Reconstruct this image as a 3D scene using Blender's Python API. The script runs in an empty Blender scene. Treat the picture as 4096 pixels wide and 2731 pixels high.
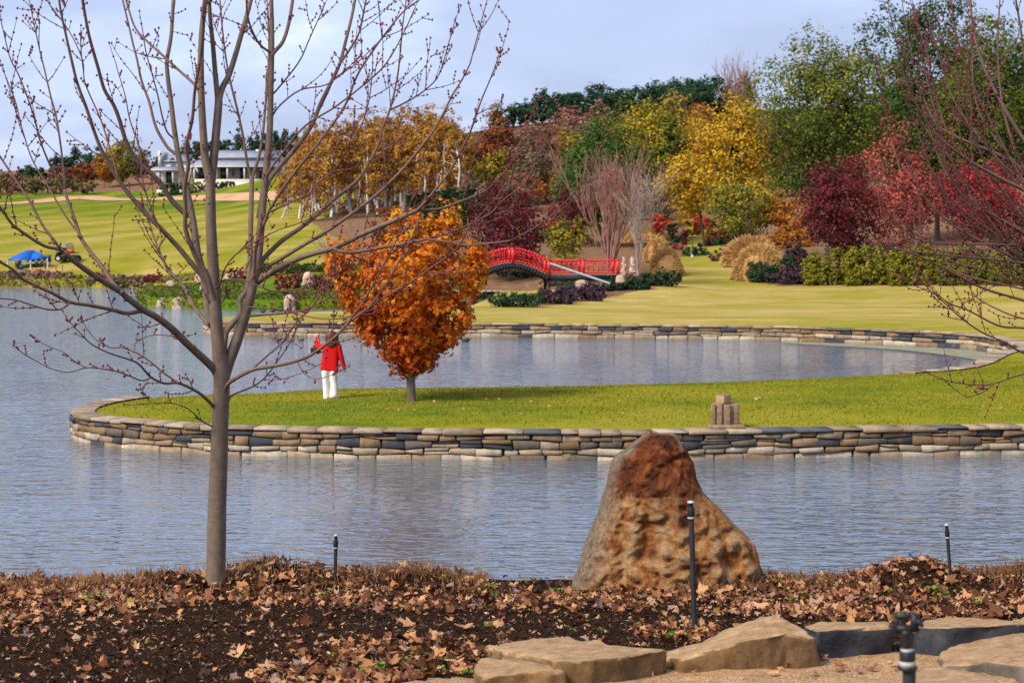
import bpy, bmesh, math, random
import numpy as np
from mathutils import Vector, Matrix, noise as mnoise

rng = np.random.default_rng(11)
random.seed(11)
scene = bpy.context.scene
col = scene.collection

# ---------------------------------------------------------------- camera
H = 4.8                       # eye above the water (z = 0)
FPX = 60.0 / 36.0 * 1024.0    # focal length in pixels of the 1024 wide picture
PITCH = math.atan2(341.0 - 228.0, FPX)
cam = bpy.data.cameras.new("camera")
cam.lens = 60.0
cam.sensor_width = 36.0
cam.clip_start = 0.1
cam.clip_end = 5000.0
cam.dof.use_dof = True
cam.dof.focus_distance = 14.5
cam.dof.aperture_fstop = 5.6
cam_ob = bpy.data.objects.new("camera", cam)
cam_ob.location = (0, 0, H)
cam_ob.rotation_euler = (math.pi / 2 - PITCH, 0, 0)
col.objects.link(cam_ob)
scene.camera = cam_ob

# ---------------------------------------------------------------- world, sun, exposure
SUN_DIR = Vector((-0.62, -0.50, 0.78)).normalized()     # towards the sun
sun_el = math.asin(SUN_DIR.z)
sun_rot = math.atan2(SUN_DIR.x, SUN_DIR.y)
world = bpy.data.worlds.new("World")
scene.world = world
world.use_nodes = True
wn, wl = world.node_tree.nodes, world.node_tree.links
wn.clear()
w_out = wn.new("ShaderNodeOutputWorld")
w_bg = wn.new("ShaderNodeBackground")
w_bg.inputs["Strength"].default_value = 0.1
w_sky = wn.new("ShaderNodeTexSky")
w_sky.sky_type = 'NISHITA'
w_sky.sun_disc = False
w_sky.sun_elevation = sun_el
w_sky.sun_rotation = sun_rot
# a sheet of broken cloud: noise on the sky direction projected on a cloud layer
w_tc = wn.new("ShaderNodeTexCoord")
w_sep = wn.new("ShaderNodeSeparateXYZ")
wl.new(w_tc.outputs["Generated"], w_sep.inputs[0])
def wmath(op, a, b=None):
    n = wn.new("ShaderNodeMath"); n.operation = op
    for i, v in enumerate((a, b)):
        if v is None: continue
        if isinstance(v, (int, float)): n.inputs[i].default_value = v
        else: wl.new(v, n.inputs[i])
    return n.outputs[0]
zz = wmath('ADD', wmath('ABSOLUTE', w_sep.outputs[2]), 0.16)
cx_ = wmath('DIVIDE', w_sep.outputs[0], zz)
cy_ = wmath('DIVIDE', w_sep.outputs[1], zz)
w_comb = wn.new("ShaderNodeCombineXYZ")
wl.new(cx_, w_comb.inputs[0]); wl.new(cy_, w_comb.inputs[1])
w_map = wn.new("ShaderNodeMapping")
w_map.inputs["Location"].default_value = (3.1, 0.9, 0.0)
w_map.inputs["Scale"].default_value = (1.0, 0.75, 1.0)
wl.new(w_comb.outputs[0], w_map.inputs[0])
w_n1 = wn.new("ShaderNodeTexNoise")
w_n1.inputs["Scale"].default_value = 1.25
w_n1.inputs["Detail"].default_value = 7.0
w_n1.inputs["Roughness"].default_value = 0.52
w_n1.inputs["Distortion"].default_value = 0.25
wl.new(w_map.outputs[0], w_n1.inputs["Vector"])
w_ramp = wn.new("ShaderNodeValToRGB")
cr = w_ramp.color_ramp
cr.interpolation = 'EASE'
cr.elements[0].position = 0.34; cr.elements[0].color = (2.15, 2.5, 3.75, 1)
cr.elements[1].position = 0.76; cr.elements[1].color = (4.7, 5.2, 6.3, 1)
e = cr.elements.new(0.50); e.color = (2.5, 2.95, 4.35, 1)
e = cr.elements.new(0.61); e.color = (3.1, 3.65, 5.3, 1)
wl.new(w_n1.outputs["Fac"], w_ramp.inputs[0])
w_mix = wn.new("ShaderNodeMixRGB")
w_mix.inputs[0].default_value = 0.88
wl.new(w_sky.outputs[0], w_mix.inputs[1])
wl.new(w_ramp.outputs[0], w_mix.inputs[2])
wl.new(w_mix.outputs[0], w_bg.inputs["Color"])
wl.new(w_bg.outputs[0], w_out.inputs[0])

sun = bpy.data.lights.new("sun", 'SUN')
sun.energy = 2.6
sun.angle = math.radians(20)
sun.color = (1.0, 0.94, 0.85)
sun_ob = bpy.data.objects.new("sun", sun)
sun_ob.rotation_euler = (-SUN_DIR).to_track_quat('-Z', 'Y').to_euler()
sun_ob.location = (-20, -20, 60)
col.objects.link(sun_ob)

scene.view_settings.view_transform = 'Standard'
scene.view_settings.look = 'None'
scene.view_settings.exposure = 1.1
scene.view_settings.gamma = 1.0
scene.view_settings.use_curve_mapping = False
scene.render.engine = 'CYCLES'
scene.cycles.max_bounces = 5
scene.cycles.diffuse_bounces = 3
scene.cycles.glossy_bounces = 3
scene.cycles.transparent_max_bounces = 6
scene.cycles.caustics_reflective = False
scene.cycles.caustics_refractive = False

# ---------------------------------------------------------------- picture point -> place
ST, CT = math.sin(PITCH), math.cos(PITCH)
def ray(qx, qy):
    """direction of the picture point (qx, qy), in pixels of the 4096 wide photograph"""
    a = (qx / 4 - 512.0) / FPX
    b = (341.0 - qy / 4) / FPX
    return np.array((a, CT + b * ST, -ST + b * CT))
def W(qx, qy, D):
    d = ray(qx, qy)
    return np.array((0, 0, H)) + d * (D / d[1])
def G(qx, qy, z=0.0):
    d = ray(qx, qy)
    return np.array((0, 0, H)) + d * ((z - H) / d[2])
def proj(P):
    P = np.atleast_2d(P)
    v = P - np.array((0, 0, H))
    dep = v[:, 1] * CT - v[:, 2] * ST
    up = v[:, 1] * ST + v[:, 2] * CT
    return 4 * (512 + FPX * v[:, 0] / dep), 4 * (341 - FPX * up / dep)
def mpq(D):
    return D / (4 * FPX)          # metres per photograph pixel at distance D

# ---------------------------------------------------------------- mesh and object helpers
def mesh_np(name, V, F, smooth=False, fattr=None, vattr=None):
    V = np.asarray(V, np.float32)
    if isinstance(F, np.ndarray): F = [F]
    F = [np.asarray(f, np.int32) for f in F if len(f)]
    me = bpy.data.meshes.new(name)
    me.vertices.add(len(V)); me.vertices.foreach_set("co", V.ravel())
    nl = sum(f.size for f in F); npo = sum(len(f) for f in F)
    me.loops.add(nl); me.polygons.add(npo)
    me.loops.foreach_set("vertex_index", np.concatenate([f.ravel() for f in F]))
    st = []; o = 0
    for f in F:
        st.append(o + np.arange(len(f)) * f.shape[1]); o += f.size
    me.polygons.foreach_set("loop_start", np.concatenate(st).astype(np.int32))
    if smooth: me.polygons.foreach_set("use_smooth", np.ones(npo, bool))
    for d, dom in ((fattr, 'FACE'), (vattr, 'POINT')):
        for k, arr in (d or {}).items():
            a = me.attributes.new(k, 'FLOAT', dom)
            a.data.foreach_set("value", np.asarray(arr, np.float32))
    me.update(calc_edges=True)
    return me
def tag(o, label=None, cat=None, group=None, kind=None):
    if label: o["label"] = label
    if cat: o["category"] = cat
    if group: o["group"] = group
    if kind: o["kind"] = kind
    return o
def ob(name, me, mat=None, parent=None, loc=None, **kw):
    o = bpy.data.objects.new(name, me)
    if mat is not None and me is not None and len(me.materials) == 0:
        me.materials.append(mat)
    col.objects.link(o)
    if parent is not None: o.parent = parent
    if loc is not None: o.location = loc
    return tag(o, **kw)
def thing(name, loc, label, cat, group=None, rz=0.0):
    o = bpy.data.objects.new(name, None)
    o.empty_display_size = 0.2
    o.location = loc; o.rotation_euler.z = rz
    col.objects.link(o)
    return tag(o, label, cat, group)
def copy_tree(o, parent=None):
    c = o.copy(); col.objects.link(c)
    if parent is not None: c.parent = parent
    for ch in list(o.children): copy_tree(ch, c)
    return c
class MB:
    """collects pieces of geometry for one mesh"""
    def __init__(s): s.V = []; s.F = {}; s.n = 0; s.A = {}
    def add(s, V, F, a=None):
        V = np.asarray(V, float); F = np.asarray(F, int)
        if len(F) == 0: return
        s.V.append(V); k = F.shape[1]
        s.F.setdefault(k, []).append(F + s.n); s.n += len(V)
        if a is not None: s.A.setdefault(k, []).append(np.broadcast_to(np.asarray(a, float), (len(F),)))
    def box(s, c, size, rz=0.0, taper=1.0):
        x, y, z = np.array(size) / 2.0
        P = np.array([(-x, -y, -z), (x, -y, -z), (x, y, -z), (-x, y, -z),
                      (-x * taper, -y * taper, z), (x * taper, -y * taper, z), (x * taper, y * taper, z), (-x * taper, y * taper, z)])
        if rz:
            c_, s_ = math.cos(rz), math.sin(rz)
            P[:, :2] = P[:, :2] @ np.array([[c_, s_], [-s_, c_]])
        s.add(P + np.array(c), BOXF)
    def hexa(s, P): s.add(P, BOXF)
    def tube(s, pts, rad, sides=6, cap=True, a=None):
        V, F, C = tube_vf(pts, rad, sides)
        s.add(V, F, a)
        if cap: s.add(V, C, a) if False else s._cap(V, C, a)
    def _cap(s, V, C, a):
        for ring in C:
            if len(ring) == 4:
                s.add(V[ring], np.arange(4)[None], a)
            else:
                R = V[ring]; c = R.mean(0)
                n = len(ring); V2 = np.vstack([R, c])
                s.add(V2, np.array([(i, (i + 1) % n, n) for i in range(n)]), a)
    def lathe(s, prof, c, sides=12):
        """profile [(r, z)] turned about the z axis through c"""
        a = np.linspace(0, 2 * np.pi, sides, endpoint=False)
        V = np.array([(r * math.cos(t), r * math.sin(t), z) for r, z in prof for t in a]) + np.array(c)
        F = [(i * sides + j, i * sides + (j + 1) % sides, (i + 1) * sides + (j + 1) % sides, (i + 1) * sides + j)
             for i in range(len(prof) - 1) for j in range(sides)]
        s.add(V, np.array(F))
    def mesh(s, name, smooth=False):
        ks = sorted(s.F)
        fa = None
        if s.A and all(k in s.A for k in ks):
            fa = {"v": np.concatenate([np.concatenate(s.A[k]) for k in ks])}
            if len(fa["v"]) != sum(len(f) for k in ks for f in s.F[k]): fa = None
        return mesh_np(name, np.vstack(s.V), [np.vstack(s.F[k]) for k in ks], smooth, fa)
    def build(s, name, mat, parent=None, smooth=False, **kw):
        return ob(name, s.mesh(name, smooth), mat, parent, **kw)
BOXF = np.array([(0, 3, 2, 1), (4, 5, 6, 7), (0, 1, 5, 4), (1, 2, 6, 5), (2, 3, 7, 6), (3, 0, 4, 7)])
def tube_vf(pts, rad, sides):
    P = np.asarray(pts, float); n = len(P)
    R = np.broadcast_to(np.asarray(rad, float), (n,))
    T = np.gradient(P, axis=0); T /= np.linalg.norm(T, axis=1)[:, None] + 1e-9
    ref = np.array((0.0, 0, 1)) if abs(T[0, 2]) < 0.9 else np.array((1.0, 0, 0))
    u = np.cross(T[0], ref); u /= np.linalg.norm(u)
    V = np.zeros((n, sides, 3)); ang = np.linspace(0, 2 * np.pi, sides, endpoint=False)
    for i in range(n):
        u = u - T[i] * np.dot(u, T[i]); u /= np.linalg.norm(u) + 1e-9
        w = np.cross(T[i], u)
        V[i] = P[i] + R[i] * (np.cos(ang)[:, None] * u + np.sin(ang)[:, None] * w)
    i = np.arange(n - 1)[:, None] * sides; j = np.arange(sides)[None]; j2 = (j + 1) % sides
    F = np.stack([i + j, i + j2, i + sides + j2, i + sides + j], -1).reshape(-1, 4)
    return V.reshape(-1, 3), F, [np.arange(sides)[::-1], (n - 1) * sides + np.arange(sides)]
def smooth_line(P, n):
    """Catmull-Rom through the points P, n points per span"""
    P = np.asarray(P, float)
    Q = np.vstack([2 * P[0] - P[1], P, 2 * P[-1] - P[-2]])
    out = []
    for i in range(1, len(Q) - 2):
        t = np.linspace(0, 1, n, endpoint=False)[:, None]
        a, b, c, d = Q[i - 1], Q[i], Q[i + 1], Q[i + 2]
        out.append(0.5 * (2 * b + (c - a) * t + (2 * a - 5 * b + 4 * c - d) * t ** 2 + (3 * b - a - 3 * c + d) * t ** 3))
    out.append(P[-1:])
    return np.vstack(out)
def sm(a, b, x):
    t = np.clip((np.asarray(x, float) - a) / (b - a), 0, 1)
    return t * t * (3 - 2 * t)
def vnoise(P, s=1.0, o=2):
    """fractal value noise at many points, numpy only"""
    P = np.asarray(P, float) * s
    tot = 0; amp = 1.0; norm = 0
    for k in range(o):
        I = np.floor(P).astype(np.int64); f = P - I; f = f * f * (3 - 2 * f)
        def h(dx, dy, dz):
            n = (I[:, 0] + dx) * 374761393 + (I[:, 1] + dy) * 668265263 + (I[:, 2] + dz) * 2147483647 + k * 974711
            n = (n ^ (n >> 13)) * 1274126177
            return ((n ^ (n >> 16)) & 0xffff) / 65535.0
        x, y, z = f[:, 0], f[:, 1], f[:, 2]
        def L(a, b, t): return a + (b - a) * t
        v = L(L(L(h(0,0,0), h(1,0,0), x), L(h(0,1,0), h(1,1,0), x), y),
              L(L(h(0,0,1), h(1,0,1), x), L(h(0,1,1), h(1,1,1), x), y), z)
        tot = tot + amp * v; norm += amp; amp *= 0.5; P = P * 2.03 + 17.3
    return tot / norm

# ---------------------------------------------------------------- materials
def new_mat(name):
    m = bpy.data.materials.new(name); m.use_nodes = True
    nt = m.node_tree; nt.nodes.clear()
    out = nt.nodes.new("ShaderNodeOutputMaterial")
    bs = nt.nodes.new("ShaderNodeBsdfPrincipled")
    nt.links.new(bs.outputs[0], out.inputs[0])
    return m, nt, bs, out
def N(nt, typ, **kw):
    n = nt.nodes.new(typ)
    for k, v in kw.items():
        if k in n.inputs: n.inputs[k].default_value = v
        else: setattr(n, k, v)
    return n
def ramp(nt, fac, stops, interp='LINEAR'):
    r = nt.nodes.new("ShaderNodeValToRGB"); c = r.color_ramp; c.interpolation = interp
    while len(c.elements) < len(stops): c.elements.new(0.5)
    for e, (p, rgb) in zip(c.elements, sorted(stops, key=lambda s: s[0])):
        e.position = p; e.color = (*rgb, 1)
    nt.links.new(fac, r.inputs[0])
    return r.outputs[0]
def coords(nt, scale=(1, 1, 1), kind="Object"):
    if kind == "World":
        g = nt.nodes.new("ShaderNodeNewGeometry"); src = g.outputs["Position"]
    else:
        g = nt.nodes.new("ShaderNodeTexCoord"); src = g.outputs[kind]
    m = nt.nodes.new("ShaderNodeMapping"); m.inputs["Scale"].default_value = scale
    nt.links.new(src, m.inputs[0])
    return m.outputs[0]
def noise_tex(nt, vec, scale, detail=4, rough=0.55, dist=0.0):
    n = N(nt, "ShaderNodeTexNoise", Scale=scale, Detail=detail, Roughness=rough, Distortion=dist)
    nt.links.new(vec, n.inputs["Vector"])
    return n.outputs["Fac"]
def mixc(nt, fac, a, b, mode='MIX'):
    m = nt.nodes.new("ShaderNodeMixRGB"); m.blend_type = mode
    for i, v in enumerate((fac, a, b)):
        if isinstance(v, (int, float)): m.inputs[i].default_value = v
        elif isinstance(v, tuple): m.inputs[i].default_value = (*v, 1)
        else: nt.links.new(v, m.inputs[i])
    return m.outputs[0]
def mth(nt, op, a, b=None):
    n = nt.nodes.new("ShaderNodeMath"); n.operation = op
    for i, v in enumerate((a, b)):
        if v is None: continue
        if isinstance(v, (int, float)): n.inputs[i].default_value = v
        else: nt.links.new(v, n.inputs[i])
    return n.outputs[0]
def bump(nt, bs, h, strength=0.4, dist=0.02):
    b = N(nt, "ShaderNodeBump", Strength=strength, Distance=dist)
    nt.links.new(h, b.inputs["Height"]); nt.links.new(b.outputs[0], bs.inputs["Normal"])
def attr(nt, name):
    a = nt.nodes.new("ShaderNodeAttribute"); a.attribute_name = name
    return a.outputs["Fac"]
def leaf_mat(name, stops, trans=0.25, rough=0.6):
    m, nt, bs, out = new_mat(name)
    c = ramp(nt, attr(nt, "v"), stops)
    nt.links.new(c, bs.inputs["Base Color"]); bs.inputs["Roughness"].default_value = rough
    bs.inputs["Specular IOR Level"].default_value = 0.08
    if trans > 0:
        t = nt.nodes.new("ShaderNodeBsdfTranslucent"); nt.links.new(c, t.inputs[0])
        mx = nt.nodes.new("ShaderNodeMixShader"); mx.inputs[0].default_value = trans
        nt.links.new(bs.outputs[0], mx.inputs[1]); nt.links.new(t.outputs[0], mx.inputs[2])
        nt.links.new(mx.outputs[0], out.inputs[0])
    return m
def rough_mat(name, stops, scale=3.0, rough=0.85, bstr=0.4, bdist=0.02, detail=6, stretch=(1, 1, 1), spec=0.3, kind="Object"):
    m, nt, bs, out = new_mat(name)
    v = coords(nt, stretch, kind)
    f = noise_tex(nt, v, scale, detail)
    nt.links.new(ramp(nt, f, stops), bs.inputs["Base Color"])
    bs.inputs["Roughness"].default_value = rough; bs.inputs["Specular IOR Level"].default_value = spec
    if bstr: bump(nt, bs, noise_tex(nt, v, scale * 4, detail), bstr, bdist)
    return m
def plain(name, c, rough=0.6, var=0.12, spec=0.4, metal=0.0, scale=6.0):
    lo = tuple(x * (1 - var) for x in c); hi = tuple(min(1, x * (1 + var)) for x in c)
    m = rough_mat(name, [(0.3, lo), (0.7, hi)], scale, rough, 0.0, spec=spec)
    m.node_tree.nodes["Principled BSDF"].inputs["Metallic"].default_value = metal
    return m

# ================================================================ THE SETTING
# ---------------------------------------------------------------- shoreline of the land (water lies outside it)
front_px = [(4096, 1815), (3600, 1822), (3000, 1832), (2600, 1840), (2000, 1838), (1600, 1834), (1200, 1826), (900, 1818),
            (700, 1806), (520, 1791), (400, 1779), (335, 1768), (298, 1757)]
front = [G(x, y, 0)[:2] for x, y in front_px]
tip = [G(284, 1742, 0)[:2]]
back = [G(x, y, 0.6)[:2] for x, y in [(296, 1634), (322, 1620), (417, 1598), (536, 1580), (774, 1568), (1000, 1562)]] + \
       [G(x, y, 0.5)[:2] for x, y in [(1300, 1558), (1800, 1552), (2300, 1545), (2800, 1533), (3200, 1518), (3600, 1497), (3850, 1474)]]
pond_end = [G(x, y, 0)[:2] for x, y in [(3990, 1474), (4060, 1462), (4085, 1448), (4060, 1436), (4020, 1420), (3960, 1406)]]
farw_px = [(3900, 1396), (3700, 1382), (3400, 1370), (3100, 1360), (2600, 1353), (1855, 1346), (1200, 1342), (940, 1340), (850, 1336)]
farw = [G(x, y, 0)[:2] for x, y in farw_px]
spit = [G(x, y, 0.5)[:2] for x, y in [(812, 1284), (838, 1275), (1000, 1262), (1200, 1251), (1500, 1241), (1700, 1233), (1850, 1231)]]
creek = [G(x, y, 0)[:2] for x, y in [(1960, 1218), (2030, 1208), (2020, 1200), (1930, 1194), (1800, 1192), (1600, 1203), (1400, 1232), (1180, 1238),
                                     (900, 1236), (700, 1232), (580, 1224), (545, 1206), (600, 1182), (640, 1166), (520, 1150), (300, 1146), (0, 1147), (-500, 1147), (-1400, 1150)]]
LAND = np.array([(600, 36.0), (40, 36.4)] + front + tip + back + pond_end + farw + spit + creek + [(-700, 120), (-700, 1500), (700, 1500)])

def shore_sd(X, Y):
    """distance to the shoreline, positive on land"""
    P = np.stack([np.ravel(X), np.ravel(Y)], 1).astype(float)
    A = LAND; B = np.roll(LAND, -1, axis=0)
    best = np.full(len(P), 1e9); inside = np.zeros(len(P), bool)
    for a, b in zip(A, B):
        ab = b - a; L2 = ab @ ab
        t = np.clip(((P - a) @ ab) / max(L2, 1e-9), 0, 1)
        best = np.minimum(best, np.hypot(*(P - a - t[:, None] * ab).T))
        c = (a[1] > P[:, 1]) != (b[1] > P[:, 1])
        with np.errstate(divide='ignore', invalid='ignore'):
            xi = a[0] + (P[:, 1] - a[1]) * ab[0] / (ab[1] if ab[1] != 0 else 1e-9)
        inside ^= c & (P[:, 0] < xi)
    return np.where(inside, best, -best)

# control points of the hills: (picture x, picture y, distance)
ctrl = [(2048, 1300, 80), (3000, 1300, 78), (3900, 1300, 72), (2480, 1200, 100), (2760, 1145, 110), (3200, 1142, 110), (3600, 1140, 108), (4096, 1138, 106), (4600, 1138, 106),
        (2760, 1080, 130), (2780, 1015, 158), (2950, 965, 152), (3320, 1030, 125), (3800, 1020, 122), (4300, 1000, 125),
        (2500, 1106, 107), (2300, 1120, 112), (2450, 1040, 122), (2050, 1040, 122), (2400, 820, 200), (2400, 560, 300), (2500, 470, 350), (3000, 700, 220), (3600, 800, 190), (4200, 760, 190), (3500, 560, 330), (4400, 500, 330),
        (100, 1085, 142), (600, 1085, 140), (0, 1110, 139), (400, 920, 210), (0, 905, 215), (400, 820, 300), (900, 818, 300), (800, 768, 350), (300, 775, 360), (-200, 770, 370), (0, 700, 480), (1000, 680, 480),
        (1320, 848, 230), (1720, 880, 195), (1500, 960, 160), (1300, 1048, 130), (1000, 1080, 128), (920, 1160, 112), (1300, 1160, 112), (1600, 1100, 122),
        (-900, 1080, 145), (-900, 820, 330), (1900, 820, 210), (1800, 560, 330), (1500, 600, 330), (2000, 1010, 128)]
CP = np.array([W(*c) for c in ctrl])
CP = np.vstack([CP, [(-5, 42, 0.62), (4, 42, 0.66), (11, 43, 0.72), (20, 45, 0.75), (40, 45, 0.8), (60, 60, 1.0), (25, 62, 0.7), (0, 78, 0.58), (-10, 80, 0.58),
                     (-400, 400, 14), (-400, 900, 22), (0, 900, 34), (400, 900, 40), (400, 300, 26), (400, 60, 2), (200, 60, 1.5), (-300, 150, 2), (0, 500, 34), (150, 500, 40)]])
def _k(r2): return np.where(r2 > 0, 0.5 * r2 * np.log(np.maximum(r2, 1e-12)), 0)
_S = 100.0
_X = CP[:, :2] / _S; _n = len(_X)
_K = _k(((_X[:, None] - _X[None]) ** 2).sum(-1)) + np.eye(_n) * 0.002
_Pm = np.hstack([np.ones((_n, 1)), _X])
_c = np.linalg.solve(np.block([[_K, _Pm], [_Pm.T, np.zeros((3, 3))]]), np.concatenate([CP[:, 2], np.zeros(3)]))
def hills(X, Y):
    P = np.stack([np.ravel(X), np.ravel(Y)], 1) / _S
    out = _c[_n] + P @ _c[_n + 1:]
    for i in range(_n):
        out = out + _c[i] * _k(((P - _X[i]) ** 2).sum(1))
    return out
def landz(X, Y, sd=None):
    if sd is None: sd = shore_sd(X, Y)
    h = np.maximum(hills(X, Y), 0.45)
    dome = 0.56 + 0.16 * sm(0.5, 3.0, sd)
    w = sm(1.5, 12, sd)
    z = dome * (1 - w) + np.maximum(h, 0.56) * w
    z = z + 0.05 * (vnoise(np.stack([np.ravel(X), np.ravel(Y), 0 * np.ravel(X)], 1), 0.25) - 0.5) * sm(0.6, 3, sd)
    return np.where(sd < 0.3, -1.3, z)
def lz(x, y): return float(landz(np.array([x]), np.array([y]))[0])
def on_land(qx, qy, d0=45.0, d1=420.0):
    """where the sight line of a picture point meets the land"""
    D = np.concatenate([np.arange(d0, 140, 0.5), np.arange(140, d1, 2.0)])
    d = ray(qx, qy); t = D / d[1]
    P = np.array((0, 0, H)) + d[None] * t[:, None]
    hit = np.nonzero(P[:, 2] <= landz(P[:, 0], P[:, 1]))[0]
    i = hit[0] if len(hit) else len(D) - 1
    return P[i]

xs = np.concatenate([np.linspace(-620, -120, 26)[:-1], np.linspace(-120, -34, 60)[:-1], np.arange(-34, 34, 0.45), np.linspace(34, 120, 60), np.linspace(120, 620, 26)[1:]])
ys = np.concatenate([np.arange(34, 126, 0.45), np.linspace(126, 260, 90), np.linspace(264, 420, 45), np.linspace(425, 1200, 40)])
GX, GY = np.meshgrid(xs, ys)
gx, gy = GX.ravel().copy(), GY.ravel().copy()
sd = shore_sd(gx, gy)
# pull grid points next to the shoreline onto it so that the edge is smooth
near = np.abs(sd - 0.3) < 0.24
e_ = 0.01
gxd = (shore_sd(gx[near] + e_, gy[near]) - sd[near]) / e_
gyd = (shore_sd(gx[near], gy[near] + e_) - sd[near]) / e_
gx[near] += gxd * (0.305 - sd[near]); gy[near] += gyd * (0.305 - sd[near])
sd = shore_sd(gx, gy)
gz = landz(gx, gy, sd)
# what covers the ground: garden beds (bark mulch) and how dry the grass is
pqx, pqy = proj(np.stack([gx, gy, np.maximum(gz, 0)], 1))
def inpoly(px, py, poly):
    ins = np.zeros(len(px), bool); poly = np.array(poly, float)
    for a, b in zip(poly, np.roll(poly, -1, axis=0)):
        c = (a[1] > py) != (b[1] > py)
        ins ^= c & (px < a[0] + (py - a[1]) * (b[0] - a[0]) / ((b[1] - a[1]) or 1e-9))
    return ins
def wpoly(pts): return np.array([on_land(x, y)[:2] for x, y in pts])
bed_r = wpoly([(3010, 1128), (3120, 1142), (3300, 1144), (3700, 1142), (4300, 1140)]); bed_r = np.vstack([bed_r, [(60, 150), (70, 260), (21.5, 200), (18.3, 150), (15.6, 119)]])
bed_l = wpoly([(2140, 1226), (2300, 1212), (2440, 1190), (2560, 1162), (2690, 1140), (2722, 1120)])
bed_l = np.vstack([bed_l, [(12.0, 126), (16.2, 158), (20, 200), (0, 280), (-25, 210), (-14, 150), (-12, 128), (-4, 119), (4, 112), (3, 104)]])
mul = (inpoly(gx, gy, bed_r) | inpoly(gx, gy, bed_l)).astype(float)
mul = np.maximum(mul, ((gy > 215) & (gx > -24)).astype(float))
mul = np.maximum(mul, ((gy > 365) & (gx < -20)).astype(float))
dry = np.clip(0.27 + 0.50 * sm(55, 82, gy) - 0.25 * sm(118, 150, gy), 0, 1)
dry = np.where((gx < -6) & (gy > 100) & (gy < 128), 0.05, dry)
hill_w = ((gx < -6) & (gy > 128)).astype(float)
dry = np.where(hill_w > 0, 0.55 - 0.4 * sm(230, 300, gy), dry)
nx, ny = len(xs), len(ys)
i_ = (np.arange(ny - 1)[:, None] * nx + np.arange(nx - 1)[None]).ravel()
GF = np.stack([i_, i_ + 1, i_ + nx + 1, i_ + nx], 1)
me = mesh_np("ground", np.stack([gx, gy, gz], 1), GF, True, None, {"mulch": mul, "dry": dry, "hill": hill_w, "wood": ((gy > 205) & (gx > -26)).astype(float)})

m_grass, nt, bs, out = new_mat("lawn_grass")
vw = coords(nt, (1, 1, 1), "World")
n_big = noise_tex(nt, coords(nt, (0.10, 0.22, 0.2), "World"), 1.0, 4, 0.6)
n_mid = noise_tex(nt, coords(nt, (0.6, 1.6, 1), "World"), 1.0, 5, 0.6)
n_fine = noise_tex(nt, vw, 26.0, 3, 0.7)
wave = N(nt, "ShaderNodeTexWave", Scale=0.035, Distortion=2.5, Detail=2.0)
wave.inputs["Detail Scale"].default_value = 0.4
wave.bands_direction = 'X'
mp = N(nt, "ShaderNodeMapping"); mp.inputs["Rotation"].default_value = (0, 0, 0.13)
nt.links.new(vw, mp.inputs[0]); nt.links.new(mp.outputs[0], wave.inputs["Vector"])
dryness = mth(nt, 'ADD', attr(nt, "dry"), mth(nt, 'MULTIPLY', mth(nt, 'SUBTRACT', n_big, 0.5), 1.3))
dryness = mth(nt, 'ADD', dryness, mth(nt, 'MULTIPLY', mth(nt, 'SUBTRACT', n_mid, 0.5), 0.9))
dryness = mth(nt, 'ADD', dryness, mth(nt, 'MULTIPLY', mth(nt, 'MULTIPLY', mth(nt, 'SUBTRACT', wave.outputs["Fac"], 0.5), attr(nt, "hill")), 0.28))
gcol = ramp(nt, dryness, [(0.0, (0.085, 0.150, 0.010)), (0.3, (0.215, 0.205, 0.012)), (0.55, (0.27, 0.235, 0.028)), (0.8, (0.38, 0.285, 0.075)), (1.0, (0.46, 0.33, 0.13))])
gcol = mixc(nt, 0.45, gcol, ramp(nt, n_fine, [(0.25, (0.35, 0.38, 0.3)), (0.75, (1.3, 1.25, 1.2))]), 'MULTIPLY')
mcol = ramp(nt, noise_tex(nt, vw, 1.3, 6, 0.7), [(0.3, (0.10, 0.052, 0.028)), (0.55, (0.21, 0.115, 0.06)), (0.8, (0.36, 0.22, 0.12))])
mcol = mixc(nt, attr(nt, "wood"), mcol, ramp(nt, noise_tex(nt, vw, 0.35, 6, 0.7), [(0.3, (0.035, 0.030, 0.012)), (0.55, (0.085, 0.055, 0.024)), (0.8, (0.16, 0.085, 0.035))]))
mfac = mth(nt, 'GREATER_THAN', mth(nt, 'ADD', attr(nt, "mulch"), mth(nt, 'MULTIPLY', mth(nt, 'SUBTRACT', n_mid, 0.5), 0.3)), 0.5)
nt.links.new(mixc(nt, mfac, gcol, mcol), bs.inputs["Base Color"])
bs.inputs["Roughness"].default_value = 0.9; bs.inputs["Specular IOR Level"].default_value = 0.03
bump(nt, bs, noise_tex(nt, vw, 18.0, 4, 0.7), 0.7, 0.05)
ob("ground", me, m_grass, kind="structure")

# ---------------------------------------------------------------- the lake
m_water, nt, bs, out = new_mat("lake_water")
bs.inputs["Base Color"].default_value = (0.10, 0.12, 0.14, 1)
bs.inputs["Roughness"].default_value = 0.04
bs.inputs["IOR"].default_value = 2.7
bs.inputs["Specular IOR Level"].default_value = 0.62
v1 = coords(nt, (3.0, 6.0, 1), "World")
v2 = N(nt, "ShaderNodeMapping"); v2.inputs["Scale"].default_value = (1.1, 2.6, 1); v2.inputs["Rotation"].default_value = (0, 0, 0.28)
g2 = nt.nodes.new("ShaderNodeNewGeometry"); nt.links.new(g2.outputs["Position"], v2.inputs[0])
v3 = coords(nt, (0.10, 0.16, 1), "World")
h1 = noise_tex(nt, v1, 1.0, 1.0, 0.4, 0.7)
h2 = noise_tex(nt, v2.outputs[0], 1.0, 2, 0.5, 0.3)
calm = ramp(nt, noise_tex(nt, v3, 1.0, 3, 0.5), [(0.35, (0.55, 0.55, 0.55)), (0.65, (1, 1, 1))])
hh = mth(nt, 'ADD', mth(nt, 'MULTIPLY', h1, 1.0), mth(nt, 'MULTIPLY', h2, 1.3))
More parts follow.
